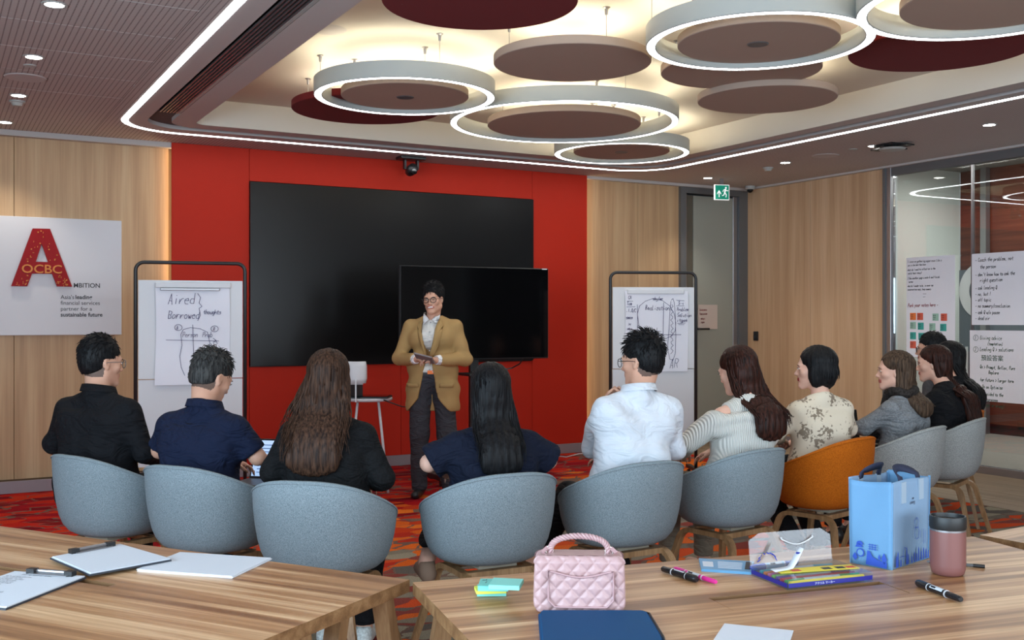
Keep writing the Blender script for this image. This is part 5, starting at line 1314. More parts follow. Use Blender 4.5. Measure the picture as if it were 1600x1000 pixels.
def head_sdf(s, c, Rm, sc=1.0, smile=0, female=False, neck=None):
    """c: centre of the head (eye level), Rm: its rotation"""
    c = np.array(c, float)
    P = lambda x, y, z: c+Rm@(np.array([x, y, z])*sc)
    w = .95 if female else 1.0
    s.ell(P(0, -.018, .040), V(.075*w, .092, .080)*sc, Rm, k=.01)
    s.ell(P(0, .010, -.010), V(.067*w, .080, .088)*sc, Rm, k=.03)
    s.cap(P(-.047*w, .002, -.058), P(-.012, .062, -.096), .024*sc, .019*sc, k=.022); s.cap(P(.047*w, .002, -.058), P(.012, .062, -.096), .024*sc, .019*sc, k=.022)
    s.ell(P(0, .048, -.062), V(.040, .038, .042)*sc, Rm, k=.02)
    s.cap(P(-.012, .069, -.100), P(.012, .069, -.100), .013*sc, k=.016)
    for x in (-.040, .040): s.ell(P(x*w, .055, -.022), V(.024, .022, .021)*sc, Rm, k=.018)
    s.cap(P(-.035, .077, .020), P(.035, .077, .020), .009*sc, k=.018)
    for x in (-.031, .031): s.ell(P(x, .092, .001), V(.017, .014, .010)*sc, Rm, k=.012, cut=True)
    for x in (-.031, .031): s.ell(P(x, .0735, .001), V(.016, .0125, .0095)*sc, Rm, k=.004)
    s.cap(P(0, .080, .006), P(0, .101, -.030), .0065*sc, .0085*sc, k=.010); s.ell(P(0, .099, -.033), V(.011, .010, .008)*sc, Rm, k=.006)
    for x in (-.0125, .0125): s.ell(P(x, .090, -.036), V(.0075, .009, .0065)*sc, Rm, k=.006)
    lift = .006 if smile else 0
    for i in range(6):
        x0 = -.024+.048*i/6; x1 = x0+.008; ww = (1.15 if smile else .9)
        z = lambda x: -.060+lift*(abs(x)/.024)**2; yy = lambda x: .0875-.010*(abs(x)/.024)**2
        s.cap(P(x0*ww, yy(x0), z(x0)+.003), P(x1*ww, yy(x1), z(x1)+.003), .0042*sc, k=.004)
        s.cap(P(x0*ww, yy(x0)-.001, z(x0)-.006), P(x1*ww, yy(x1)-.001, z(x1)-.006), .0048*sc, k=.004)
    for x in (-1, 1):
        a = P(x*.073*w, -.008, -.004)
        s.ell(a, V(.010, .017, .029)*sc, Rm@rotm(0, 12, 0), k=.008); s.ell(P(x*.082*w, .0, .0), V(.0065, .0085, .016)*sc, Rm@rotm(0, 12, 0), k=.004, cut=True)
        s.ell(P(x*.075*w, .0, -.026), V(.006, .007, .008)*sc, Rm, k=.006)
    return P
def eyes(P, Rm, parent, sc=1, closed=.35, brow='black', female=False):
    R4 = Matrix(Rm.tolist()).to_4x4()
    for x in (-.031, .031):
        m = Matrix.Translation(Vector(P(x, .0765, .001))) @ R4
        mb = MB(); v = []; f = []
        for i in range(13):
            a = 2*PI*i/12
            v.append((.0118*math.cos(a)*sc, .0105*sc, .0052*math.sin(a)*(1-closed*.5)*sc))
        o = MB().lathe([(0, -.009), (.006, -.0075), (.0095, -.002), (.0085, .003), (.005, .0075), (0, .009)], 14)
        o.v = [m @ (Vector((p.x*1.35, p.y*.95+.0055, p.z*.62*(1-closed)))*sc) for p in o.v]; e = o.obj('eye', M['eye_white'], parent, True)
        o = MB().lathe([(.0045, 0), (.0, .0012)], 14).xf(Matrix.Rotation(-PI/2, 4, 'X')); o.v = [m @ (Vector((p.x, p.y+.0146, p.z*.9*(1-closed*.6)))*sc) for p in o.v]; o.obj('iris', M['black'], e)
        sx = 1 if x > 0 else -1
        ln = [m @ (Vector((sx*q[0], q[1], q[2]))*sc) for q in ((-.015, .0085, .001), (-.008, .0155, .0052*(1-closed)+.001), (.002, .0165, .0068*(1-closed)+.001), (.011, .0125, .004*(1-closed)), (.0165, .007, -.001))]
        MB().tube(ln, [.0006, .0012, .0014, .0013, .0005], 5).obj('eyelash_line', M['black'], parent)
        ln = [m @ (Vector((sx*q[0], q[1], q[2]))*sc) for q in ((-.017, .012, .016), (-.006, .0145, .0195), (.006, .0135, .0205), (.019, .004, .016))]
        mb = MB().tube(ln, [.0014, .0028, .0026, .001], 6) if not female else MB().tube(ln, [.0009, .0017, .0015, .0007], 6)
        mb.obj('eyebrow', H_BLACK, parent, True)
M['eye_white'] = plain('eye white', srgb(225, 220, 215), .3)
def glasses(P, Rm, parent, rnd=True, mat=None, rr=.0019):
    mat = mat or M['black']; g = MB(); R4 = Matrix(Rm.tolist()).to_4x4()
    lens = []
    for sx in (-1, 1):
        pts = []
        for i in range(24):
            a = 2*PI*i/24; pts.append(Vector(P(sx*.0335+.0245*math.cos(a), .104-abs(sx*.0335+.0245*math.cos(a))*.12, -.002+(.0205 if rnd else .0165)*math.sin(a))))
        MB().tube(pts, rr, 6, closed=True).obj('glasses_rim', mat, parent, True)
    MB().tube([Vector(P(-.010, .1035, .003)), Vector(P(0, .106, .006)), Vector(P(.010, .1035, .003))], .0016, 6).obj('glasses_bridge', mat, parent, True)
    for sx in (-1, 1):
        MB().tube([Vector(P(sx*.057, .097, .005)), Vector(P(sx*.076, .085, .007)), Vector(P(sx*.081, .03, .006)), Vector(P(sx*.081, -.005, .002)), Vector(P(sx*.077, -.022, -.012))], .0016, 6).obj('glasses_temple', mat, parent, True)
def hand(s, w, dirv, palmn, size=1.0, curl=.5, spread=.12, right=True, thumb_out=1.0, hold=0):
    """w wrist, dirv pointing to the fingers, palmn palm normal (towards what is held)"""
    d = V(*dirv); d /= np.linalg.norm(d); n = V(*palmn); n = n-d*(n@d); n /= np.linalg.norm(n)
    sd = np.cross(d, n)*(1 if right else -1)      # towards the thumb side
    w = V(*w); s_ = size
    Bm = np.stack([sd, d, n], 1)
    s.ell(w+d*.045*s_, V(.038, .048, .014)*s_, Bm, k=.012); s.cap(w-d*.01, w+d*.03*s_, .021*s_, .022*s_, k=.012)
    for i, (off, L, r) in enumerate(((.028, .072, .0088), (.0095, .080, .009), (-.0095, .074, .0086), (-.027, .058, .0076))):
        a = w+d*(.080-.006*abs(i-1.3))*s_+sd*off*s_; ang = 0; p = a; dd = d+sd*spread*(off/.03)
        p0 = w+d*.04*s_+sd*off*.8*s_
        s.cap(p0, a, r*s_*1.05, r*s_*1.05, k=.008)
        for j, fr_ in enumerate((.46, .30, .24)):
            ang += curl*(.75 if j == 0 else .95); dv = dd*math.cos(ang)+n*math.sin(ang); dv /= np.linalg.norm(dv)
            q = p+dv*L*fr_*s_; s.cap(p, q, r*s_*(1-.1*j), r*s_*(.9-.1*j), k=.003); p = q
    a = w+d*.018*s_+sd*.022*s_+n*.004; b = a+(sd*.65*thumb_out+d*.65+n*.25)*.034*s_; c_ = b+(d*.85+sd*.12+n*(.25+curl*.4))*.030*s_; e = c_+(d*.85-sd*.05+n*(.2+curl*.5))*.024*s_
    s.cap(a, b, .0135*s_, .011*s_, k=.010); s.cap(b, c_, .0105*s_, .0098*s_, k=.004); s.cap(c_, e, .0095*s_, .0078*s_, k=.003)

def locks(mb, roots, n_seg, fn, rg, r0=.007, flat_=.45, sides=5):
    """tapered hair locks; fn(root, rg) -> list of points and width"""
    for rt in roots:
        pts, w_ = fn(rt, rg)
        k = len(pts); P_, fr = frames(pts); v = []; f = []
        for i, (p, (t, n_, b_)) in enumerate(zip(P_, fr)):
            u = i/(k-1); rr = w_*(.55+.9*math.sin(PI*min(1, u*1.15)**.8))*(1-.75*u**5)
            rr = max(rr, .0008)
            for j in range(sides):
                a = 2*PI*j/sides; v.append(p+n_*rr*math.cos(a)*flat_*1.0+b_*rr*math.sin(a))
        for i in range(k-1):
            for j in range(sides): f.append((i*sides+j, i*sides+(j+1) % sides, (i+1)*sides+(j+1) % sides, (i+1)*sides+j))
        mb.add((v, f))
def short_hair(parent, P, Rm, mat, sc=1, top=.012, seed=1, spiky=0, swept=0, fade=True, n=520, female=False, line=.062, nape=-.05, tl=.022, ln=1.0, c=None):
    """cap of hair plus many short tufts; returns the hair object"""
    cc = P(0, 0, 0); X = axis(cc[0]-.16, cc[0]+.16, .0055); Y = axis(cc[1]-.16, cc[1]+.16, .0055); Z = axis(cc[2]-.13, cc[2]+.18, .0055)
    s = SDF(X, Y, Z)
    s.ell(P(0, -.020, .043), V(.0775+top*.25, .096+top*.3, .086+top)*sc, Rm, k=.01)
    s.ell(P(0, -.050, -.005), V(.070, .062, .075)*sc, Rm, k=.02)
    # keep the face, the ears and the neck clear
    f_ = Rm@V(0, 1, 0); u_ = Rm@V(0, 0, 1); r_ = Rm@V(1, 0, 0)
    s.ell(P(0, .095, line-.085), V(.085, .062, .080)*sc, Rm, k=.008, cut=True)
    for x in (-1, 1): s.ell(P(x*.088, .012, -.014), V(.028, .040, .036)*sc, Rm, k=.006, cut=True); s.ell(P(x*.085, .055, -.045), V(.04, .055, .05)*sc, Rm, k=.006, cut=True)
    s.half(P(0, -.05, nape), -(u_*1.0-f_*.35), .01)
    s.half(P(0, 0, -.038), (-(u_*.85)+f_*.9), .01)
    s.disp(lambda x, y, z: .0016*np.sin(x*260+z*60)*np.sin(y*220+x*60))
    ob = sdf_obj('hair', s, mat, parent)
    me = ob.data; rg = random.Random(seed); vs = [v.co.copy() for v in me.vertices]; ns = [v.normal.copy() for v in me.vertices]
    RmM = Matrix(Rm.tolist()); F_ = RmM @ Vector((0, 1, 0)); U_ = RmM @ Vector((0, 0, 1)); C_ = Vector(P(0, -.02, .03)); mb = MB()
    sel = [i for i in range(len(vs)) if (vs[i]-C_).dot(ns[i]) > 0]
    for i in rg.sample(sel, min(n, len(sel))):
        p = vs[i]; nn = ns[i]; h = (p-C_).dot(U_)
        if h < -.05 and rg.random() < .6: continue
        L_ = tl*(.45+.75*max(0, min(1, (h+.02)/.09)))*ln*rg.uniform(.7, 1.2)
        dn = -U_*(1 if h < .06 else .25)+F_*(swept if h > .03 else 0)+Vector((rg.uniform(-.35, .35), rg.uniform(-.35, .35), rg.uniform(-.2, .2)))
        dr = (dn-nn*dn.dot(nn)).normalized(); lift = .28+spiky*max(0, min(1, (h+.01)/.08))*rg.uniform(.6, 1.4)
        q = p-nn*.002; m_ = q+(dr+nn*lift*1.3).normalized()*L_*.5; e = m_+(dr+nn*lift*.6).normalized()*L_*.5
        mb.add(sweep_vf([q, m_, e], lambda i_: circ((.0026, .0022, .0006)[i_], 4), cap=False))
    t_ = mb.obj('hair_tufts', mat, ob, True); t_['kind'] = 'stuff'
    return ob
def long_hair(parent, P, Rm, mat, body_back, length=.34, C_z=1.0, seed=1, wave=.008, n=170, width=.115, face_open=True, part=.0, ends=.3, side_front=.0, fringe=False, front_side=0, low_w=None, yaw=0):
    """base volume (distance field) + flowing locks. body_back(z)->y of the back surface in person space"""
    cc = P(0, 0, 0); zmin = cc[2]-length-.02
    X = axis(cc[0]-.24, cc[0]+.24, .007); Y = axis(cc[1]-.38, cc[1]+.18, .007); Z = axis(zmin-.03, cc[2]+.16, .007)
    s = SDF(X, Y, Z); low_w = low_w or width
    s.ell(P(0, -.022, .044), V(.083, .101, .089), Rm, k=.01)
    s.ell(P(0, -.060, -.020), V(.083, .062, .085), Rm, k=.03)
    hb = P(0, -.062, -.03); ny = min(hb[1]-.012, hb[1]); shz_ = C_z; raw = body_back
    def body_back(z):
        t = min(1, max(0, (shz_+.13-z)/.13)); t = t*t*(3-2*t); return min(ny, ny*(1-t)+raw(z)*t)
    k_ = 9
    for i in range(k_+1):
        u = i/k_; z = hb[2]-(length-.06)*u; wd = (.062+(width-.075)*u if u < .6 else .062+(width-.075)*.6+(low_w-width)*(u-.6))
        y = body_back(z)-.006+.012*(1-u)
        s.ell((hb[0]+part*u, y, z), (max(.03, wd), .032-.010*u, .050), None, k=.035)
    if face_open:
        s.ell(P(0, .105, -.028), V(.070, .095, .095), Rm, k=.012, cut=True); s.ell(P(0, .115, -.1), V(.09, .09, .09), Rm, k=.012, cut=True)
    s.disp(lambda x, y, z: .0022*np.sin(x*190+np.sin(z*14+seed)*1.5)+.0012*np.sin(x*420+y*300+z*12))
    ob = sdf_obj('hair', s, mat, parent)
    rg = random.Random(seed); RmM = Matrix(Rm.tolist()); mb = MB()
    ctr = Vector(P(0, -.024, .040))
    def fn(rt, rg):
        a, t0 = rt      # a azimuth from back (rad), t0 start polar from crown
        pts = []
        rx, ry, rz = .0855, .1035, .0915
        nseg = 5
        for i in range(nseg):
            th = t0+(R(100)-t0)*i/(nseg-1)
            loc = Vector((rx*math.sin(th)*math.sin(a), -ry*math.sin(th)*math.cos(a), rz*math.cos(th)))
            pts.append(ctr+RmM @ loc)
        p = pts[-1]; x_off = p.x-ctr.x; L_ = length*rg.uniform(1-ends, 1.05)-.03
        if abs(a) > R(75): L_ *= rg.uniform(.75, 1)
        m_ = 8; ph = rg.uniform(0, 6.3); tx = (hb[0]+part)+(x_off/.086)*low_w*rg.uniform(.75, 1.0)
        for i in range(1, m_+1):
            u = i/m_; z = p.z-L_*u; xx = p.x+(tx-p.x)*u**.9+wave*math.sin(u*7+ph)*u
            yb = body_back(z)-.016-.014*rg.random()
            if side_front and abs(a) > R(62): yb = p.y+side_front*u
            e_ = min(1, u*1.5); e_ = e_*e_*(3-2*e_); yy = p.y*(1-e_)+yb*e_ if not (side_front and abs(a) > R(62)) else p.y+side_front*u
            pts.append(Vector((xx, yy+wave*.5*math.sin(u*6+ph*2)*u, z)))
        return pts, rg.uniform(.005, .0095)
    roots = [(R(rg.uniform(-100, 100)), R(rg.uniform(4, 60))) for _ in range(n)]
    locks(mb, roots, 8, fn, rg)
    o = mb.obj('hair_locks', mat, ob, True); o['kind'] = 'stuff'
    return ob

def wr(amp, seed, fx=1.0):
    rr = random.Random(seed); a = [(rr.uniform(12, 38), rr.uniform(-25, 25), rr.uniform(14, 45), rr.uniform(0, 6.3), rr.uniform(.5, 1)) for _ in range(6)]
    def fn(x, y, z):
        t = 0
        for kx, ky, kz, ph, w_ in a: t = t+w_*np.sin(kx*x*fx+ky*y+kz*z+ph+1.3*np.sin(9*x+ph)+1.1*np.sin(11*z-ph))
        return amp*(np.abs(t/3.2)**.8*np.sign(t))
    return fn
def arm_pts(sh, el, wr_): return V(*sh), V(*el), V(*wr_)
def seated(X, d, heading, label, cfg):
    """a sitting figure: origin on the floor under the pelvis, facing local +y"""
    p = CW(X, d); root = empty('person', p, R(heading)+CAMROT, label, 'person', 'people seated in the arc of tub chairs')
    C = dict(sw=.185, lean=6, hy=0, hp=0, hr=0, ht=0, top=None, tm=None, trm=None, female=False, sleeve='long', skin=SK, legs=True, collar=True, larm=None, rarm=None, hscale=1, bulk=1.0, wob=.0035, feet=None, hd=(0, 0, 0)); C.update(cfg)
    w, bk = C['sw'], C['bulk']; ln = R(C['lean']); PZ = .545
    def T(y, z):  # torso lean about the pelvis
        return y*math.cos(ln)+(z-PZ)*math.sin(ln), PZ+(z-PZ)*math.cos(ln)-y*math.sin(ln)
    def TP(x, y, z): a, b = T(y, z); return V(x+C.get('lx', 0)*(z-PZ)/.5, a, b)
    ht = C['ht']; shz = .968+ht; 
    SL = TP(-w, -.03, shz); SR = TP(w, -.03, shz)
    nb = TP(0, -.035, 1.06+ht); hc = TP(C['hd'][0], .012+C['hd'][1], 1.205+ht+C['hd'][2]); Rm = rotm(C['hy'], C['hp'], C['hr'])
    la = C['larm'] or ((-w-.06, .03, .76), (-.10, .28, .70)); ra = C['rarm'] or ((w+.06, .03, .76), (.10, .28, .70))
    hips = [(-.09, 0, PZ), (.09, 0, PZ)]; knees = [(-.12, .43, .53), (.12, .43, .53)]; ank = C['feet'] or [(-.13, .42, .09), (.13, .46, .09)]
    fine = ((hc[2]-.13, hc[2]+.14, .0052),)
    # --- body: one continuous skin surface
    armlow = min(la[0][2], la[1][2], ra[0][2], ra[1][2])
    h0 = .0115
    X_ = axis(-.42, .42, h0, ((hc[0]-.1, hc[0]+.1, .0052),)); Y_ = axis(-.22, .68, h0, ((hc[1]-.11, hc[1]+.13, .0055),)); Z_ = axis(.0, hc[2]+.16, h0, fine)
    s = SDF(X_, Y_, Z_)
    P = head_sdf(s, hc, Rm, C['hscale'], C.get('smile', 0), C['female'])
    nr = .050 if C['female'] else .058
    s.cap(nb-V(0, 0, .02), hc+Rm@V(0, -.022, -.06), nr, nr*.95, k=.03)
    s.cap(TP(-.08, -.01, .66), TP(.08, -.01, .66), .08, k=.02); s.cap(TP(0, 0, .62), TP(0, 0, .93+ht), .085*bk, .08*bk, k=.03)
    s.cap(TP(-.06, 0, .90+ht), TP(.06, 0, .90+ht), .07*bk, k=.03)
    s.cap(nb+V(0, 0, -.015), SL, .040, .040, k=.02); s.cap(nb+V(0, 0, -.015), SR, .040, .040, k=.02)
    for sh, (el, wt), rt in ((SL, la, False), (SR, ra, True)):
        s.cap(sh, el, .046*bk, .036, k=.03); s.cap(el, wt, .036, .025, k=.02)
        dv = V(*wt)-V(*el); dv /= np.linalg.norm(dv)
        hn = C.get('rh' if rt else 'lh', dict(n=(0, 0, -1)))
        hand(s, V(*wt), hn.get('d', dv), hn.get('n', (0, 0, -1)), .95, hn.get('curl', .45), right=rt)
    for i in (0, 1):
        s.cap(hips[i], knees[i], .078, .055, k=.03); s.cap(knees[i], ank[i], .052, .036, k=.02); a = V(*ank[i]); s.cap(a+V(0, -.02, -.04), a+V(0, .12, -.06), .03, .026, k=.03)
    lipc = LIPR if C.get('redlips') else LIP
    def mf(Cn):
        L = (Cn-hc)@Rm/C['hscale']
        lip = (np.abs(L[:, 0]) < .026) & (L[:, 2] < -.0515) & (L[:, 2] > -.0715) & (L[:, 1] > .078)
        nape = (L[:, 1] < -.012+.2*(L[:, 2]+.03)) & (L[:, 2] > C.get('napez', -.070)) & (L[:, 2] < .03) & (not C['female']) & (np.abs(L[:, 0]) < .072)
        return lip.astype(int)+2*nape.astype(int)
    body = sdf_obj('body', s, [C['skin'], lipc, STUB], root, mf)
    if C.get('eyes', True): eyes(P, Rm, root, C['hscale'], C.get('closed', .3), female=C['female'])
    # --- top
    g = .012
    h1 = .0095
    s = SDF(axis(-.44, .44, h1), axis(-.24, .62, h1), axis(.42, 1.16+ht, h1))
    bw = C.get('bw', w-.07)
    s.cap(TP(-.085, -.02, .62), TP(.085, -.02, .62), (.118)*bk+g, k=.04); s.cap(TP(-.06, -.02, .78), TP(.06, -.02, .78), (.112)*bk+g, k=.06)
    s.cap(TP(-bw, -.025, .90+ht), TP(bw, -.025, .90+ht), (.092)*bk+g, (.092)*bk+g, k=.045)
    s.cap(nb+V(0, 0, -.030), SL, .050+g*.7, .044+g, k=.035); s.cap(nb+V(0, 0, -.030), SR, .050+g*.7, .044+g, k=.035)
    if C['collar']: s.cap(nb+V(0, 0, -.03), nb+V(0, 0, .02), nr+.006, k=.03)
    if C['female']:
        for x in (-.075, .075): s.ell(TP(x, .085, .90+ht), (.07, .06, .07), None, k=.04)
    for sh, (el, wt), side in ((SL, la, -1), (SR, ra, 1)):
        sh, el, wt = V(*sh), V(*el), V(*wt)
        if C['sleeve'] == 'long':
            s.cap(sh, el, .046*bk+g, .040+g*.7, k=.025); s.cap(el, el+(wt-el)*.93, .043+g*.8, .033+g*.5, k=.02)
        elif C['sleeve'] == 'short':
            s.cap(sh, sh+(el-sh)*.80, .047*bk+g, .048+g, k=.025)
        elif C['sleeve'] == 'wide':
            s.cap(sh, sh+(el-sh)*.88, .048+g, .066+g, k=.03)
    s.disp(wr(C['wob'], sum(ord(c_) for c_ in label)))
    s.half(nb+V(0, .02, .010 if C['collar'] else -.005), TP(0, C.get('ny', .35), 2)-TP(0, 0, 1), .006)
    for sh, (el, wt), side in ((SL, la, -1), (SR, ra, 1)):
        sh, el = V(*sh), V(*el)
        if C['sleeve'] in ('short', 'wide'):
            dd_ = (el-sh); L_ = np.linalg.norm(dd_); dd_ /= L_; q = sh+dd_*L_*(.86 if C['sleeve'] == 'short' else .95)
            # cut a flat cuff with a local box of field
            lo = q-.12; hi = q+.12; sl, (x, y, z) = s._sub(lo, hi); dpl = (x-q[0])*dd_[0]+(y-q[1])*dd_[1]+(z-q[2])*dd_[2]
            rad = np.sqrt((x-q[0])**2+(y-q[1])**2+(z-q[2])**2)
            s.D[sl] = np.where((rad < .11) & (dpl > -.03), np.maximum(s.D[sl], dpl), s.D[sl])
    if C.get('offshoulder'):
        C['offshoulder'](s, TP, SL, SR, la, ra)
    top = sdf_obj('top', s, C['tm'], root)
    if C['collar']:
        ring = []; 
        for i in range(24):
            a = 2*PI*i/24; rr = nr+.014
            ring.append(Vector((nb[0]+rr*math.sin(a)*1.05, nb[1]+.006-rr*math.cos(a)*.98, nb[2]+.014+.014*math.cos(a))))
        v = []; f = []
        for i in range(24):
            q = ring[i]; out = Vector((q.x-nb[0], q.y-nb[1], 0)).normalized()
            v += [q-out*.003+Vector((0, 0, -.012)), q+Vector((0, 0, .018)), q+out*.005+Vector((0, 0, .018)), q+out*.016+Vector((0, 0, -.016))]
        for i in range(24):
            j = (i+1) % 24
            for a in range(3): f.append((i*4+a, j*4+a, j*4+a+1, i*4+a+1))
        co = pyobj('collar', v, f, C.get('cm', C['tm']), top, True)
    # --- trousers
    h2 = .012
    s = SDF(axis(-.30, .30, h2), axis(-.24, .72, h2), axis(.06, .76, h2))
    s.cap(TP(-.07, -.02, .58), TP(.07, -.02, .58), .125*bk+.006, k=.04)
    for i in (0, 1):
        hp, kn, an = V(*hips[i]), V(*knees[i]), V(*ank[i])
        s.cap(hp, kn, .092, .070, k=.04); s.cap(kn, an+V(0, 0, .03), .068, C.get('hem', .055), k=.03)
    s.disp(wr(.003, 77+len(label)))
    s.half((0, 0, C.get('hemz', .10)), (0, 0, -1), .004)
    sdf_obj('trousers', s, C['trm'], root)
    for i in (0, 1):
        a = V(*ank[i]); q = SDF(axis(a[0]-.08, a[0]+.08, .009), axis(a[1]-.12, a[1]+.24, .009), axis(a[2]-.1, a[2]+.07, .009))
        q.cap(a+V(0, -.035, -.052), a+V(0, .13, -.058), .037, .034, k=.02); q.cap(a+V(0, -.02, -.02), a+V(0, -.01, .0), .036, .034, k=.03)
        q.half((0, 0, a[2]-.086), (0, 0, -1), .003); q.half((0, 0, a[2]+.005), (0, 0, 1), .003)
        sdf_obj('shoe', q, C.get('shoe', M['black']), root)
    C.update(root=root, P=P, Rm=Rm, nb=nb, hc=hc, TP=TP, body=body, topo=top, SL=SL, SR=SR); return C
def cloth(name, c, rough=.85, bump=.25, sc=500, var=0, fold=.9):
    m = plain(name, c, rough, spec=.2, bump=bump, bscale=sc, var=var); nt = m.node_tree; b = nt.nodes['Principled BSDF']
    tc = N(nt, 'ShaderNodeTexCoord'); mp = N(nt, 'ShaderNodeMapping'); mp.inputs['Scale'].default_value = (9, 6, 16); mp.inputs['Rotation'].default_value = (.3, .5, .2)
    no = N(nt, 'ShaderNodeTexNoise'); no.inputs['Scale'].default_value = 1; no.inputs['Detail'].default_value = 2; no.inputs['Distortion'].default_value = 1.6
    nt.links.new(tc.outputs['Object'], mp.inputs[0]); nt.links.new(mp.outputs[0], no.inputs['Vector'])
    bp = N(nt, 'ShaderNodeBump'); bp.inputs['Strength'].default_value = fold; bp.inputs['Distance'].default_value = .03; nt.links.new(no.outputs['Fac'], bp.inputs['Height'])
    prev = [l for l in nt.links if l.to_socket == b.inputs['Normal']]
    if prev: nt.links.new(bp.outputs[0], prev[0].from_node.inputs['Normal'])
    else: nt.links.new(bp.outputs[0], b.inputs['Normal'])
    return m
blk = cloth('black cotton', srgb(17, 18, 22)); nvy = cloth('navy pique', srgb(19, 28, 52)); trs = cloth('black trousers', srgb(14, 14, 17))
def back(C, off=0):
    me = C['topo'].data; co = np.empty(len(me.vertices)*3); me.vertices.foreach_get('co', co); co = co.reshape(-1, 3)
    cx = C['hc'][0]; co = co[np.abs(co[:, 0]-cx-off) < .15]; zs = np.arange(.6, 1.2, .02)
    ys = np.array([co[np.abs(co[:, 2]-z) < .016][:, 1].min() if (np.abs(co[:, 2]-z) < .016).any() else 9 for z in zs])
    ok = ys < 5; ys[~ok] = np.interp(zs[~ok], zs[ok], ys[ok])
    ys = np.array([ys[max(0, i-2):i+3].min() for i in range(len(ys))]); ys = np.convolve(np.pad(ys, 2, 'edge'), np.ones(5)/5, 'valid')
    return lambda z: float(np.interp(z, zs, ys))-.004
# 1 man, black shirt, glasses, looking right
C = seated(-2.03, 5.16, -24, 'man in a black shirt and glasses at the far left, seen from behind', dict(tm=blk, trm=trs, ht=.005, sw=.19, bulk=1.12, hd=(-.03,0,0), hy=-22, hp=-4, lean=3, larm=((-.30, .0, .80), (-.20, .24, .72)), rarm=((.27, .02, .78), (.12, .30, .70))))
short_hair(C['root'], C['P'], C['Rm'], H_BLACK, seed=2, top=.016, swept=-.4, tl=.024, n=620); glasses(C['P'], C['Rm'], C['root'], mat=M['frame_grey'])
# 2 man, navy polo, head down over a laptop
C = seated(-1.45, 4.84, -20, 'man in a navy polo shirt looking down at a laptop', dict(tm=nvy, trm=trs, ht=-.045, sw=.18, bulk=1.05, hy=-20, hp=-24, lean=10, sleeve='short', hd=(-.03, .03, .0), larm=((-.26, .06, .80), (-.06, .34, .72)), rarm=((.27, .08, .79), (.14, .38, .72))))
short_hair(C['root'], C['P'], C['Rm'], H_GREY, seed=3, top=.016, spiky=.35, tl=.026, n=620)
lpo = CW(-1.36, 4.84); hd_ = R(-20)+CAMROT
def laptop(X, d, h, z, label, openang=105, scr=None):
    c = CW(X, d); o = empty('laptop', (c.x, c.y, z), R(h)+CAMROT, label, 'laptop', None)
    box('keyboard_base', (-.155, -.11, 0), (.155, .11, .014), M['black'], o, .003)
    m = Matrix.Translation((0, .11, .012)) @ Matrix.Rotation(R(openang-90), 4, 'X').inverted()
    bm = bmesh.new(); add_box(bm, (-.155, 0, 0), (.155, .008, .21), .002, m); lid = bmobj('screen_lid', bm, M['black'], o)
    if scr: bm = bmesh.new(); add_box(bm, (-.146, -.001, .012), (.146, 0.0, .2), 0, m); bmobj('screen', bm, scr, lid)
    return o
ls = new_mat('laptop screen'); m_, nt, b = ls; b.inputs['Emission Color'].default_value = srgb(120, 160, 205); b.inputs['Emission Strength'].default_value = .75
L2 = laptop(-1.22, 5.22, -14, .60, 'open laptop with a pale blue screen on the lap of the man in navy', 112, m_)
rgx = random.Random(4)
for k in range(9):
    o = [q for q in L2.children if q.name.startswith('screen_lid')][0]
    bm = bmesh.new(); add_box(bm, (-.12, -.002, .03+k*.018), (-.12+rgx.uniform(.1, .23), -.0012, .034+k*.018), 0, Matrix.Translation((0, .11, .012)) @ Matrix.Rotation(R(22), 4, 'X').inverted()); bmobj('text_line', bm, emit('screen text', srgb(80, 100, 140), .5) if k == 0 else bpy.data.materials['screen text'], o)
# 3 woman, long brown hair
dot = cloth('black dotted knit', srgb(15, 16, 18), var=.5, sc=150)
C = seated(-.775, 4.40, -4, 'woman with long brown hair and a black dotted top, seen from behind', dict(tm=dot, trm=trs, ht=-.035, sw=.15, bulk=.93, female=True, hy=-6, hp=-3, lean=4, eyes=False, collar=False, feet=[(-.05, .20, .09), (.12, .18, .09)], larm=((-.235, .0, .78), (-.12, .22, .70)), rarm=((.235, .0, .76), (.16, .24, .70)), shoe=plain('white sneaker', srgb(190, 196, 194), .5, var=.3, bscale=90)))
long_hair(C['root'], C['P'], C['Rm'], H_BROWN, back(C), .37, seed=5, wave=.014, width=.15, low_w=.15, part=-.02, C_z=C['SL'][2], n=260)
# 4 woman, long black hair, navy top
C = seated(-.085, 4.60, 16, 'woman with long straight black hair and a dark navy top', dict(tm=cloth('dark navy cotton', srgb(15, 22, 40)), trm=trs, ht=-.10, sw=.165, bulk=1.0, female=True, hy=2, hp=-5, lean=5, eyes=False, collar=False, sleeve='wide', skin=SKL, shoe=plain('taupe suede', srgb(140, 116, 98), .8), hemz=.42, feet=[(-.27, .12, .355), (.06, .30, .09)], larm=((-.28, .02, .80), (-.15, .27, .72)), rarm=((.27, .04, .79), (.14, .30, .72))))
long_hair(C['root'], C['P'], C['Rm'], H_BLACK, back(C), .34, seed=8, wave=.005, width=.125, low_w=.115, C_z=C['SL'][2], n=230, ends=.18)
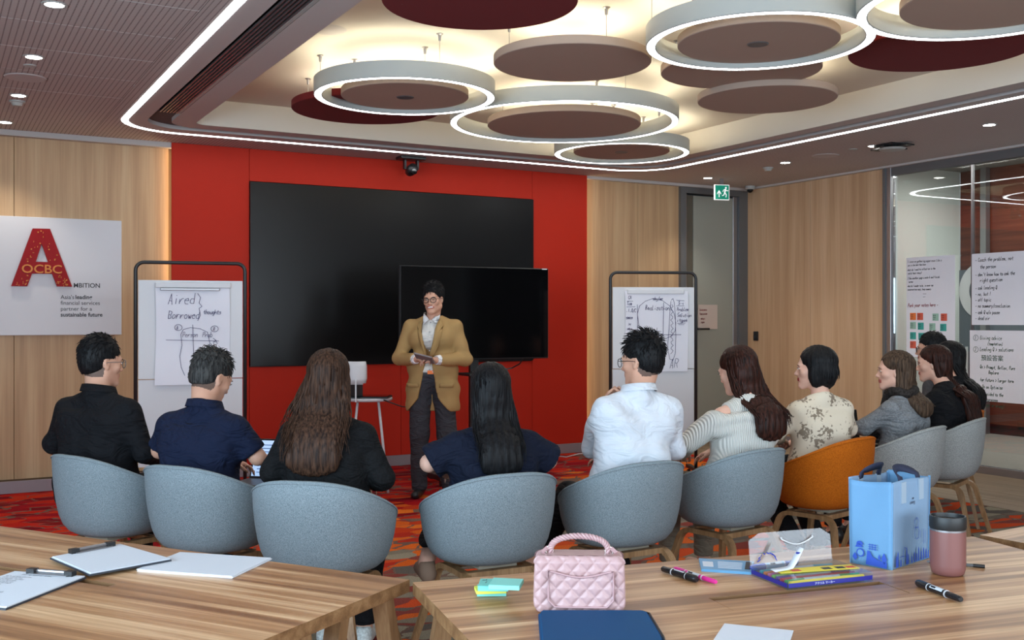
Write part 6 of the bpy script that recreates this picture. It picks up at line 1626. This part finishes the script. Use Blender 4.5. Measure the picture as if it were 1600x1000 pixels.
# 5 man, white shirt, chin on hand, looking left
wsh = cloth('white cotton shirt', srgb(208, 214, 222), .8, .12, fold=.55)
C = seated(.54, 4.95, 18, 'man in a white shirt and glasses resting his chin on his hand', dict(tm=wsh, trm=trs, ht=.02, sw=.175, bulk=1.02, hy=38, hp=-4, lean=6, wob=.011, lx=.07, hd=(.02, .0, .0), collar=True, larm=((-.09, .22, .80), (-.03, .135, 1.005)), lh=dict(d=(.35, -.1, .75), n=(.1, -.8, .1), curl=1.0), rarm=((.27, .05, .79), (.05, .30, .74)), feet=[(-.42, .35, .09), (.02, .12, .09)]))
short_hair(C['root'], C['P'], C['Rm'], H_BLACK, seed=12, top=.020, spiky=.6, swept=.3, tl=.030, n=760); glasses(C['P'], C['Rm'], C['root'])
# 6 woman, white off shoulder knit
knit, nt, b = new_mat('white ribbed knit'); b.inputs['Base Color'].default_value = srgb(214, 214, 208); b.inputs['Roughness'].default_value = .9
tc = N(nt, 'ShaderNodeTexCoord'); wv_ = N(nt, 'ShaderNodeTexWave'); wv_.inputs['Scale'].default_value = 28; wv_.inputs['Distortion'].default_value = .6; bp = N(nt, 'ShaderNodeBump'); bp.inputs['Strength'].default_value = .8; bp.inputs['Distance'].default_value = .006
nt.links.new(tc.outputs['Object'], wv_.inputs['Vector']); nt.links.new(wv_.outputs['Fac'], bp.inputs['Height']); nt.links.new(bp.outputs[0], b.inputs['Normal'])
def offsh(s, TP, SL, SR, la, ra):
    for sh, (el, wt), side in ((SL, la, -1), (SR, ra, 1)):
        s.ell(np.array(sh)+V(side*.030, 0, .030), (.060, .10, .072), None, k=.004, cut=True)
    z0 = .90
    for a in range(9):
        t0 = -1+2*a/8; t1 = -1+2*(a+1)/8
        if a == 8: break
        f_ = lambda t: TP(.205*t, -.03-.085*math.sqrt(max(0, 1-t*t*.8)), z0+.012*math.cos(t*2))
        s.cap(f_(t0), f_(t1), .030, k=.012); s.cap(f_(t0)-V(0, 0, .05), f_(t1)-V(0, 0, .05), .032, k=.012)
    for side, (el, wt) in ((-1, la), (1, ra)):
        s.cap(TP(side*.205, -.04, z0), V(*el)*.6+TP(side*.19, -.02, z0)*.4, .058, .058, k=.03)
C = seated(1.16, 5.42, 26, 'woman in a white off the shoulder knit top with long auburn hair', dict(tm=knit, trm=cloth('beige trousers', srgb(120, 112, 98)), ht=-.045, sw=.15, bulk=.93, female=True, hy=18, hp=-16, lean=7, collar=False, lx=.09, skin=SKL, offshoulder=offsh, shoe=plain('nude shoes', srgb(180, 140, 120), .5), hd=(-.02, .03, 0), larm=((-.25, .08, .79), (-.10, .34, .70)), rarm=((.25, .06, .79), (.1, .32, .70))))
long_hair(C['root'], C['P'], C['Rm'], H_AUB, back(C), .35, seed=15, wave=.012, width=.12, low_w=.12, C_z=C['SL'][2], n=240, part=.02, ends=.2)
# 7 woman, bob, floral blouse, turned left
flo, nt, b = new_mat('cream floral blouse'); L = nt.links.new
tc = N(nt, 'ShaderNodeTexCoord'); v1 = N(nt, 'ShaderNodeTexVoronoi'); v1.inputs['Scale'].default_value = 10; L(tc.outputs['Object'], v1.inputs['Vector']); n1 = N(nt, 'ShaderNodeTexNoise'); n1.inputs['Scale'].default_value = 55; n1.inputs['Detail'].default_value = 3; L(tc.outputs['Object'], n1.inputs['Vector'])
ma = N(nt, 'ShaderNodeMath', operation='MULTIPLY_ADD'); ma.inputs[1].default_value = -.55; L(v1.outputs['Distance'], ma.inputs[0]); L(n1.outputs['Fac'], ma.inputs[2]); cr = N(nt, 'ShaderNodeValToRGB'); cr.color_ramp.elements[0].position = .30; cr.color_ramp.elements[0].color = srgb(212, 202, 182); cr.color_ramp.elements[1].position = .36; cr.color_ramp.elements[1].color = srgb(128, 116, 100)
L(ma.outputs[0], cr.inputs[0]); L(cr.outputs[0], b.inputs['Base Color']); b.inputs['Roughness'].default_value = .75
C = seated(1.74, 5.92, 24, 'woman with a short black bob and a cream floral blouse, face turned left', dict(tm=flo, trm=trs, ht=-.06, sw=.155, bulk=.96, female=True, hy=50, hp=0, lean=4, collar=False, skin=SKL, redlips=True, closed=.2, larm=((-.25, .08, .79), (-.05, .30, .72)), rarm=((.25, .06, .79), (.1, .32, .70)), shoe=plain('beige sandals', srgb(176, 150, 124), .5), feet=[(-.05, .15, .1), (.14, .20, .1)]))
def bob(C, mat, seed, L_=.10):
    P, Rm = C['P'], C['Rm']; cc = P(0, 0, 0); s = SDF(axis(cc[0]-.17, cc[0]+.17, .006), axis(cc[1]-.17, cc[1]+.17, .006), axis(cc[2]-.17, cc[2]+.16, .006))
    s.ell(P(0, -.022, .045), V(.087, .103, .092), Rm, k=.01); s.ell(P(0, -.055, -.03), V(.090, .072, .090), Rm, k=.03)
    for x in (-1, 1): s.ell(P(x*.070, -.01, -.03), V(.024, .042, .075), Rm, k=.02)
    s.ell(P(0, .105, -.030), V(.066, .085, .098), Rm, k=.012, cut=True); s.half(P(0, 0, -.115), Rm@V(0, .2, -1), .02)
    s.disp(lambda x, y, z: .002*np.sin(x*200+z*20)*np.sin(y*200))
    ob = sdf_obj('hair', s, mat, C['root']); rg = random.Random(seed); mb = MB(); RmM = Matrix(Rm.tolist()); ctr = Vector(P(0, -.024, .040))
    def fn(rt, rg):
        a, t0 = rt; pts = []
        for i in range(9):
            th = t0+(R(100)-t0)*min(1, i/5); dz = -.022*max(0, i-5)
            rr = 1+.05*max(0, i-5)-(.05*max(0, i-7))
            loc = Vector((.090*rr*math.sin(th)*math.sin(a), -.106*rr*math.sin(th)*math.cos(a), .094*math.cos(th)+dz*rg.uniform(.8, 1.3))); pts.append(ctr+RmM @ loc)
        return pts, rg.uniform(.005, .009)
    locks(mb, [(R(rg.uniform(-112, 112)), R(rg.uniform(4, 60))) for _ in range(170)], 8, fn, rg); o = mb.obj('hair_locks', mat, ob, True); o['kind'] = 'stuff'
bob(C, H_BLACK, 21)
MB().lathe([(0, -.012), (.004, -.008), (.005, 0), (0, .008)], 10).xf(Matrix.Translation(Vector(C['P'](.078, -.002, -.042)))).obj('earring', M['metal'], C['root'])
# 8 woman, grey cardigan
C = seated(2.43, 6.50, 40, 'woman in a grey cardigan and dark scarf with straight ash brown hair', dict(tm=cloth('grey knit cardigan', srgb(120, 124, 128), var=.25, sc=120), trm=trs, ht=-.10, sw=.15, bulk=.93, female=True, hy=38, hp=0, lean=6, collar=False, skin=SKL, larm=((-.22, .14, .76), (-.06, .36, .72)), rarm=((.24, .10, .76), (.1, .36, .72))))
long_hair(C['root'], C['P'], C['Rm'], H_LBR, back(C), .26, seed=25, wave=.004, width=.115, low_w=.10, C_z=C['SL'][2], n=200, ends=.12, side_front=.02)
s = SDF(axis(-.14, .14, .009), axis(-.14, .2, .009), axis(.80, 1.16, .009)); nb = C['nb']
for i in range(10):
    a0 = 2*PI*i/10; a1 = 2*PI*(i+1)/10; f_ = lambda a: (nb[0]+.072*math.sin(a), nb[1]+.01-.075*math.cos(a), nb[2]+.015+.01*math.sin(3*a)); s.cap(f_(a0), f_(a1), .026, k=.012)
s.cap((nb[0]-.03, nb[1]+.08, nb[2]), (nb[0]-.05, nb[1]+.12, nb[2]-.22), .03, .035, k=.02); s.disp(wr(.004, 9, 2)); sdf_obj('scarf', s, cloth('dark mottled scarf', srgb(46, 42, 40), var=.6, sc=90), C['root'])
# 9 woman in black, auburn
C = seated(2.88, 6.98, 46, 'woman in black with dark auburn hair, second from the right end', dict(tm=blk, trm=trs, ht=-.07, sw=.15, bulk=.95, female=True, hy=24, hp=-4, lean=10, collar=False, skin=SKL, larm=((-.22, .14, .76), (-.06, .36, .72)), lx=.1, hd=(0, .02, 0)))
long_hair(C['root'], C['P'], C['Rm'], H_AUB, back(C), .42, seed=31, wave=.01, width=.12, low_w=.10, C_z=C['SL'][2], n=200, part=.04)
# 10 woman in black, black hair
C = seated(3.13, 7.42, 52, 'woman in black with long black hair at the far right end', dict(tm=blk, trm=trs, ht=-.06, sw=.15, bulk=.95, female=True, hy=24, hp=-4, lean=8, collar=False, lx=.13, skin=SKL, eyes=False))
long_hair(C['root'], C['P'], C['Rm'], H_BLACK, back(C), .36, seed=35, wave=.006, width=.125, low_w=.115, C_z=C['SL'][2], n=200, part=.02)
# 11 man behind them
C = seated(3.27, 8.05, 60, 'man with glasses half hidden behind the women at the right', dict(tm=cloth('grey shirt', srgb(90, 92, 96)), trm=trs, ht=-.01, sw=.175, hy=10, hp=0, lean=4))
short_hair(C['root'], C['P'], C['Rm'], H_BLACK, seed=41, top=.012, n=420); glasses(C['P'], C['Rm'], C['root'])
laptop(2.22, 6.86, 20, .60, 'dark laptop open between the floral blouse and the grey cardigan', 100)
# ------------------------------------------------------------------ the presenter, standing
def presenter():
    p = CW(-.64, 8.45); root = empty('person', p, R(180-8)+CAMROT, 'smiling man in a tan blazer standing by the television with a booklet', 'person')
    # local: +y towards the audience; his left hand side is local -x ... right hand +x
    hc = V(-.012, .03, 1.585); Rm = rotm(-6, -4, 3); nb = V(0, -.01, 1.435)
    SL, SR = V(-.178, -.02, 1.365), V(.178, -.02, 1.365)
    EL, ER = V(-.262, -.02, 1.11), V(.275, -.01, 1.11)
    WL, WR = V(-.075, .215, 1.105), V(.085, .20, 1.11)
    hipL, hipR = V(-.095, 0, .92), V(.095, 0, .92); kL, kR = V(-.12, .02, .50), V(.10, .03, .50); aL, aR = V(-.135, -.02, .09), V(.11, .0, .09)
    s = SDF(axis(-.36, .36, .0105, ((-.10, .09, .0042),)), axis(-.2, .36, .0105, ((-.07, .15, .0046), (.15, .34, .0055))), axis(0, 1.74, .0105, ((1.47, 1.73, .0042), (1.06, 1.18, .0048))))
    P = head_sdf(s, hc, Rm, .97, smile=1)
    s.cap(nb-V(0, 0, .02), hc+Rm@V(0, -.022, -.06), .056, .054, k=.03); s.cap((-.06, 0, 1.0), (.06, 0, 1.0), .085, k=.03); s.cap((-.06, -.01, 1.26), (.06, -.01, 1.26), .08, k=.03)
    s.cap(nb-V(0, 0, .03), SL, .038, k=.02); s.cap(nb-V(0, 0, .03), SR, .038, k=.02)
    for a, b, c in ((SL, EL, WL), (SR, ER, WR)): s.cap(a, b, .045, .036, k=.03); s.cap(b, c, .036, .025, k=.02)
    hand(s, WL, (.62, .18, .02), (.1, .35, -.9), .95, .55, right=True, spread=.1)
    hand(s, WR, (-.70, .2, .06), (-.05, .3, -.95), .95, .5, right=False, spread=.1)
    for h, k_, a in ((hipL, kL, aL), (hipR, kR, aR)): s.cap(h, k_, .08, .052, k=.03); s.cap(k_, a, .05, .036, k=.02); s.cap(a+V(0, -.02, -.04), a+V(0, .12, -.06), .03, .026, k=.03)
    def mf(Cn):
        L = (Cn-hc)@Rm/.97
        lip = (np.abs(L[:, 0]) < .030) & (L[:, 2] < -.050) & (L[:, 2] > -.071) & (L[:, 1] > .072); teeth = lip & (L[:, 2] < -.0555) & (L[:, 2] > -.0645) & (np.abs(L[:, 0]) < .022)
        return lip.astype(int)+teeth.astype(int)
    sdf_obj('body', s, [SK, LIP, M['eye_white']], root, mf)
    eyes(P, Rm, root, .97, closed=.62); glasses(P, Rm, root, rr=.0028)
    short_hair(root, P, Rm, H_BLACK, seed=51, top=.019, swept=-.3, spiky=.12, tl=.028, n=760, line=.074)
    # hands hold a booklet
    # shirt
    s = SDF(axis(-.22, .22, .008), axis(-.18, .2, .008), axis(.9, 1.5, .008))
    s.cap((-.05, -.005, .98), (.05, -.005, .98), .115, k=.05); s.cap((-.07, -.01, 1.28), (.07, -.01, 1.28), .107, k=.06); s.cap((-.05, -.01, 1.37), (.05, -.01, 1.37), .05, k=.04); s.cap(nb-V(0, 0, .04), nb, .066, k=.03)
    s.disp(wr(.003, 4, 1.5)); s.half(nb+V(0, .0, .012), (0, .45, 1), .004); s.half((0, 0, 1.0), (0, 0, -1), .004)
    shirt = sdf_obj('shirt', s, cloth('white patterned shirt', srgb(214, 212, 208), .8, .1, 90), root)
    for sx in (-1, 1):
        v = [(sx*.012, .075, 1.425), (sx*.060, .035, 1.475), (sx*.058, -.02, 1.482), (sx*.060, -.005, 1.456), (sx*.064, .048, 1.430), (sx*.050, .098, 1.385)]
        o = pyobj('collar_wing', v, [(0, 1, 2, 3, 4, 5) if sx > 0 else (5, 4, 3, 2, 1, 0)], M['shirt_w'], shirt); subdiv_bake(o, [('SOLIDIFY', dict(thickness=.005, offset=1))])
    for i in range(6): MB().lathe([(0, 0), (.0055, 0), (.0055, .002), (0, .003)], 12).xf(Matrix.Translation((.0, .1125-.004*abs(i-3)+(-.035 if i == 0 else 0), 1.40-i*.075)) @ Matrix.Rotation(-PI/2, 4, 'X')).obj('shirt_button', M['metal'], shirt)
    # trousers
    tmat = cloth('charcoal trousers', srgb(60, 60, 66)); s = SDF(axis(-.26, .26, .0095), axis(-.2, .22, .0095), axis(.05, 1.06, .0095))
    s.cap((-.055, -.01, .98), (.055, -.01, .98), .106, k=.03)
    for h, k_, a in ((hipL, kL, aL), (hipR, kR, aR)): s.cap(h, k_, .098, .078, k=.035); s.cap(k_, a+V(0, 0, .0), .076, .064, k=.03)
    s.disp(wr(.004, 14)); s.half((0, 0, .045), (0, 0, -1), .004); s.half((0, 0, 1.02), (0, 0, 1), .004); sdf_obj('trousers', s, tmat, root)
    MB().add(ring_faces(*([[((.05 if math.cos(a*PI/20) > 0 else -.05)+r_*math.cos(a*PI/20), -.01+r_*math.sin(a*PI/20)) for a in range(40)] for r_ in (.1095, .1105)]), .985, 1.02)).obj('belt', M['black'], root)
    MB().box((-.03, .098, .99), (.018, .106, 1.018)).obj('belt_buckle', plain('orange buckle', srgb(214, 104, 40), .4, .4), root)
    for a in (aL, aR):
        q = SDF(axis(a[0]-.08, a[0]+.08, .009), axis(a[1]-.12, a[1]+.24, .009), axis(0, .14, .009)); q.cap(a+V(0, -.04, -.052), a+V(0, .15, -.06), .038, .032, k=.02); q.cap(a+V(0, -.02, -.02), a, .04, .04, k=.03); q.half((0, 0, .003), (0, 0, -1), .003); sdf_obj('shoe', q, M['black'], root)
    # blazer
    tan = plain('tan cotton blazer', srgb(166, 134, 88), .85, spec=.2, bump=.2, bscale=450)
    s = SDF(axis(-.38, .38, .0082), axis(-.22, .32, .0082), axis(.64, 1.50, .0082))
    s.cap((-.085, -.01, .86), (.085, -.01, .86), .136, k=.04); s.cap((-.085, -.01, .72), (.085, -.01, .72), .140, k=.04); s.cap((-.085, -.01, 1.05), (.085, -.01, 1.05), .124, k=.08); s.cap((-.088, -.015, 1.28), (.088, -.015, 1.28), .118, k=.07)
    s.cap(nb-V(0, .005, .030), SL, .066, .052, k=.04); s.cap(nb-V(0, .005, .030), SR, .066, .052, k=.04)
    for a, b, c in ((SL, EL, WL), (SR, ER, WR)): s.cap(a, b, .058, .056, k=.03); s.cap(b, b+(c-b)*.90, .058, .044, k=.02)
    s.disp(wr(.0055, 22))
    # open front: wedge widening down from the button and up to the collar
    x, y, z = np.meshgrid(s.X, s.Y, s.Z, indexing='ij', sparse=True)
    hw = np.where(z > 1.10, .012+(z-1.10)*.19, .028+np.clip(1.10-z, 0, .4)**1.25*.24+np.clip(.80-z, 0, .2)**1.2*1.0)
    cx = .012; inner = ((x-cx)**2/1.0)**.5-hw
    gap = np.maximum(inner, .03-y)          # inside the opening and in front
    s.D = np.maximum(s.D, -gap).astype(np.float32)
    core = SDF(s.X, s.Y, s.Z); core.cap((-.06, -.012, .70), (.06, -.012, .70), .118, k=.05).cap((-.06, -.012, 1.0), (.06, -.012, 1.0), .108, k=.05).cap((-.07, -.012, 1.30), (.07, -.012, 1.30), .10, k=.05)
    s.cap(nb+V(0, -.005, .0), nb+V(0, .02, .16), .064, .075, k=.01, cut=True); s.half((0, 0, nb[2]+.035), (0, 0, 1), .004)
    s.half((0, 0, .69), (0, 0, -1), .003)
    for b, c in ((EL, WL), (ER, WR)):
        dv = (c-b)/np.linalg.norm(c-b); q = b+(c-b)*.90; sl, (x, y, z) = s._sub(q-.09, q+.09); dp = (x-q[0])*dv[0]+(y-q[1])*dv[1]+(z-q[2])*dv[2]
        rad = np.sqrt((x-q[0])**2+(y-q[1])**2+(z-q[2])**2); s.D[sl] = np.where((rad < .085), np.maximum(s.D[sl], dp), s.D[sl])
    bz = sdf_obj('blazer', s, tan, root)
    for b, c, sx in ((EL, WL, -1), (ER, WR, 1)):
        dv = (c-b)/np.linalg.norm(c-b); q = b+(c-b)*.90
        MB().tube([Vector(q-dv*.01), Vector(q+dv*.028)], [.041, .036], 20).obj('shirt_cuff', M['shirt_w'], root, angle=50)
    for k in range(3): MB().lathe([(0, 0), (.006, 0), (.006, .003), (0, .004)], 12).xf(Matrix.Translation(Vector(ER+(WR-ER)*(.80-.07*k)+V(.012, .046, -.012))) @ Matrix.Rotation(-PI/2, 4, 'X')).obj('cuff_button', M['brown_button'], bz)
    # lapels: two layered flat pieces following the chest
    def yf(x, z): 
        t = max(0, 1-(abs(x)/.20)**2); return -.013+(.118+.012*(z < 1.2))*math.sqrt(t) if z < 1.33 else -.013+(.118-(z-1.33)*.42)*math.sqrt(t)
    for sx in (-1, 1):
        xo = .012
        pts = [(xo+sx*.014, 1.115), (xo+sx*.024, 1.16), (xo+sx*.034, 1.22), (xo+sx*.048, 1.29), (xo+sx*.060, 1.35), (sx*.062, 1.41), (sx*.086, 1.415), (sx*.108, 1.375), (sx*.090, 1.355), (sx*.104, 1.345), (sx*.092, 1.28), (sx*.070, 1.21), (sx*.040, 1.145)]
        v = [(x, yf(x, z)+.016, z) for x, z in pts]; n = len(v); ctrp = (xo+sx*.058, yf(.058, 1.28)+.022, 1.28)
        v.append(ctrp); f = [(i, (i+1) % n, n) if sx < 0 else ((i+1) % n, i, n) for i in range(n)]
        o = pyobj('lapel', v, f, tan, bz); subdiv_bake(o, [('SOLIDIFY', dict(thickness=.007, offset=1))])
    for sx in (-1, 1):
        v = []; f = []
        for i in range(7):
            x = sx*(.085+.105*i/6)
            for z in (.885, .915): v.append((x, .137*math.sqrt(max(0.05, 1-((abs(x)-.085)/.145)**2))-.005, z))
        for i in range(6): f.append((2*i, 2*i+1, 2*i+3, 2*i+2))
        o = pyobj('pocket_flap', v, f, tan, bz, True); subdiv_bake(o, [('SOLIDIFY', dict(thickness=.010, offset=0))])
    o = MB().bar([Vector((-.072, .108, 1.262)), Vector((-.125, .100, 1.268))], .018, .006).obj('breast_pocket', tan, bz)
    return root
M['shirt_w'] = cloth('white shirt cloth', srgb(222, 222, 224), .8, .1); M['brown_button'] = plain('brown button', srgb(110, 80, 52), .4)
pr_ = presenter()
bkp = empty('booklet', (0, 0, 0), pr_.rotation_euler.z, 'small grey booklet held by the presenter', 'booklet')
mm = Matrix.Translation(pr_.location) @ Matrix.Rotation(pr_.rotation_euler.z, 4, 'Z'); bkp.location = mm @ Vector((0, .285, 1.118)); 
bm = bmesh.new(); add_box(bm, (-.075, -.055, -.006), (.075, .075, .006), .002, Matrix.Rotation(R(24), 4, 'X') @ Matrix.Rotation(R(-14), 4, 'Y')); bmobj('cover', bm, plain('grey cover', srgb(128, 120, 122), .6), bkp)
bm = bmesh.new(); add_box(bm, (-.073, -.053, .0065), (.073, .073, .0085), 0, Matrix.Rotation(R(24), 4, 'X') @ Matrix.Rotation(R(-14), 4, 'Y')); bmobj('pages', bm, plain('brown pages', srgb(150, 110, 84), .6), bkp)
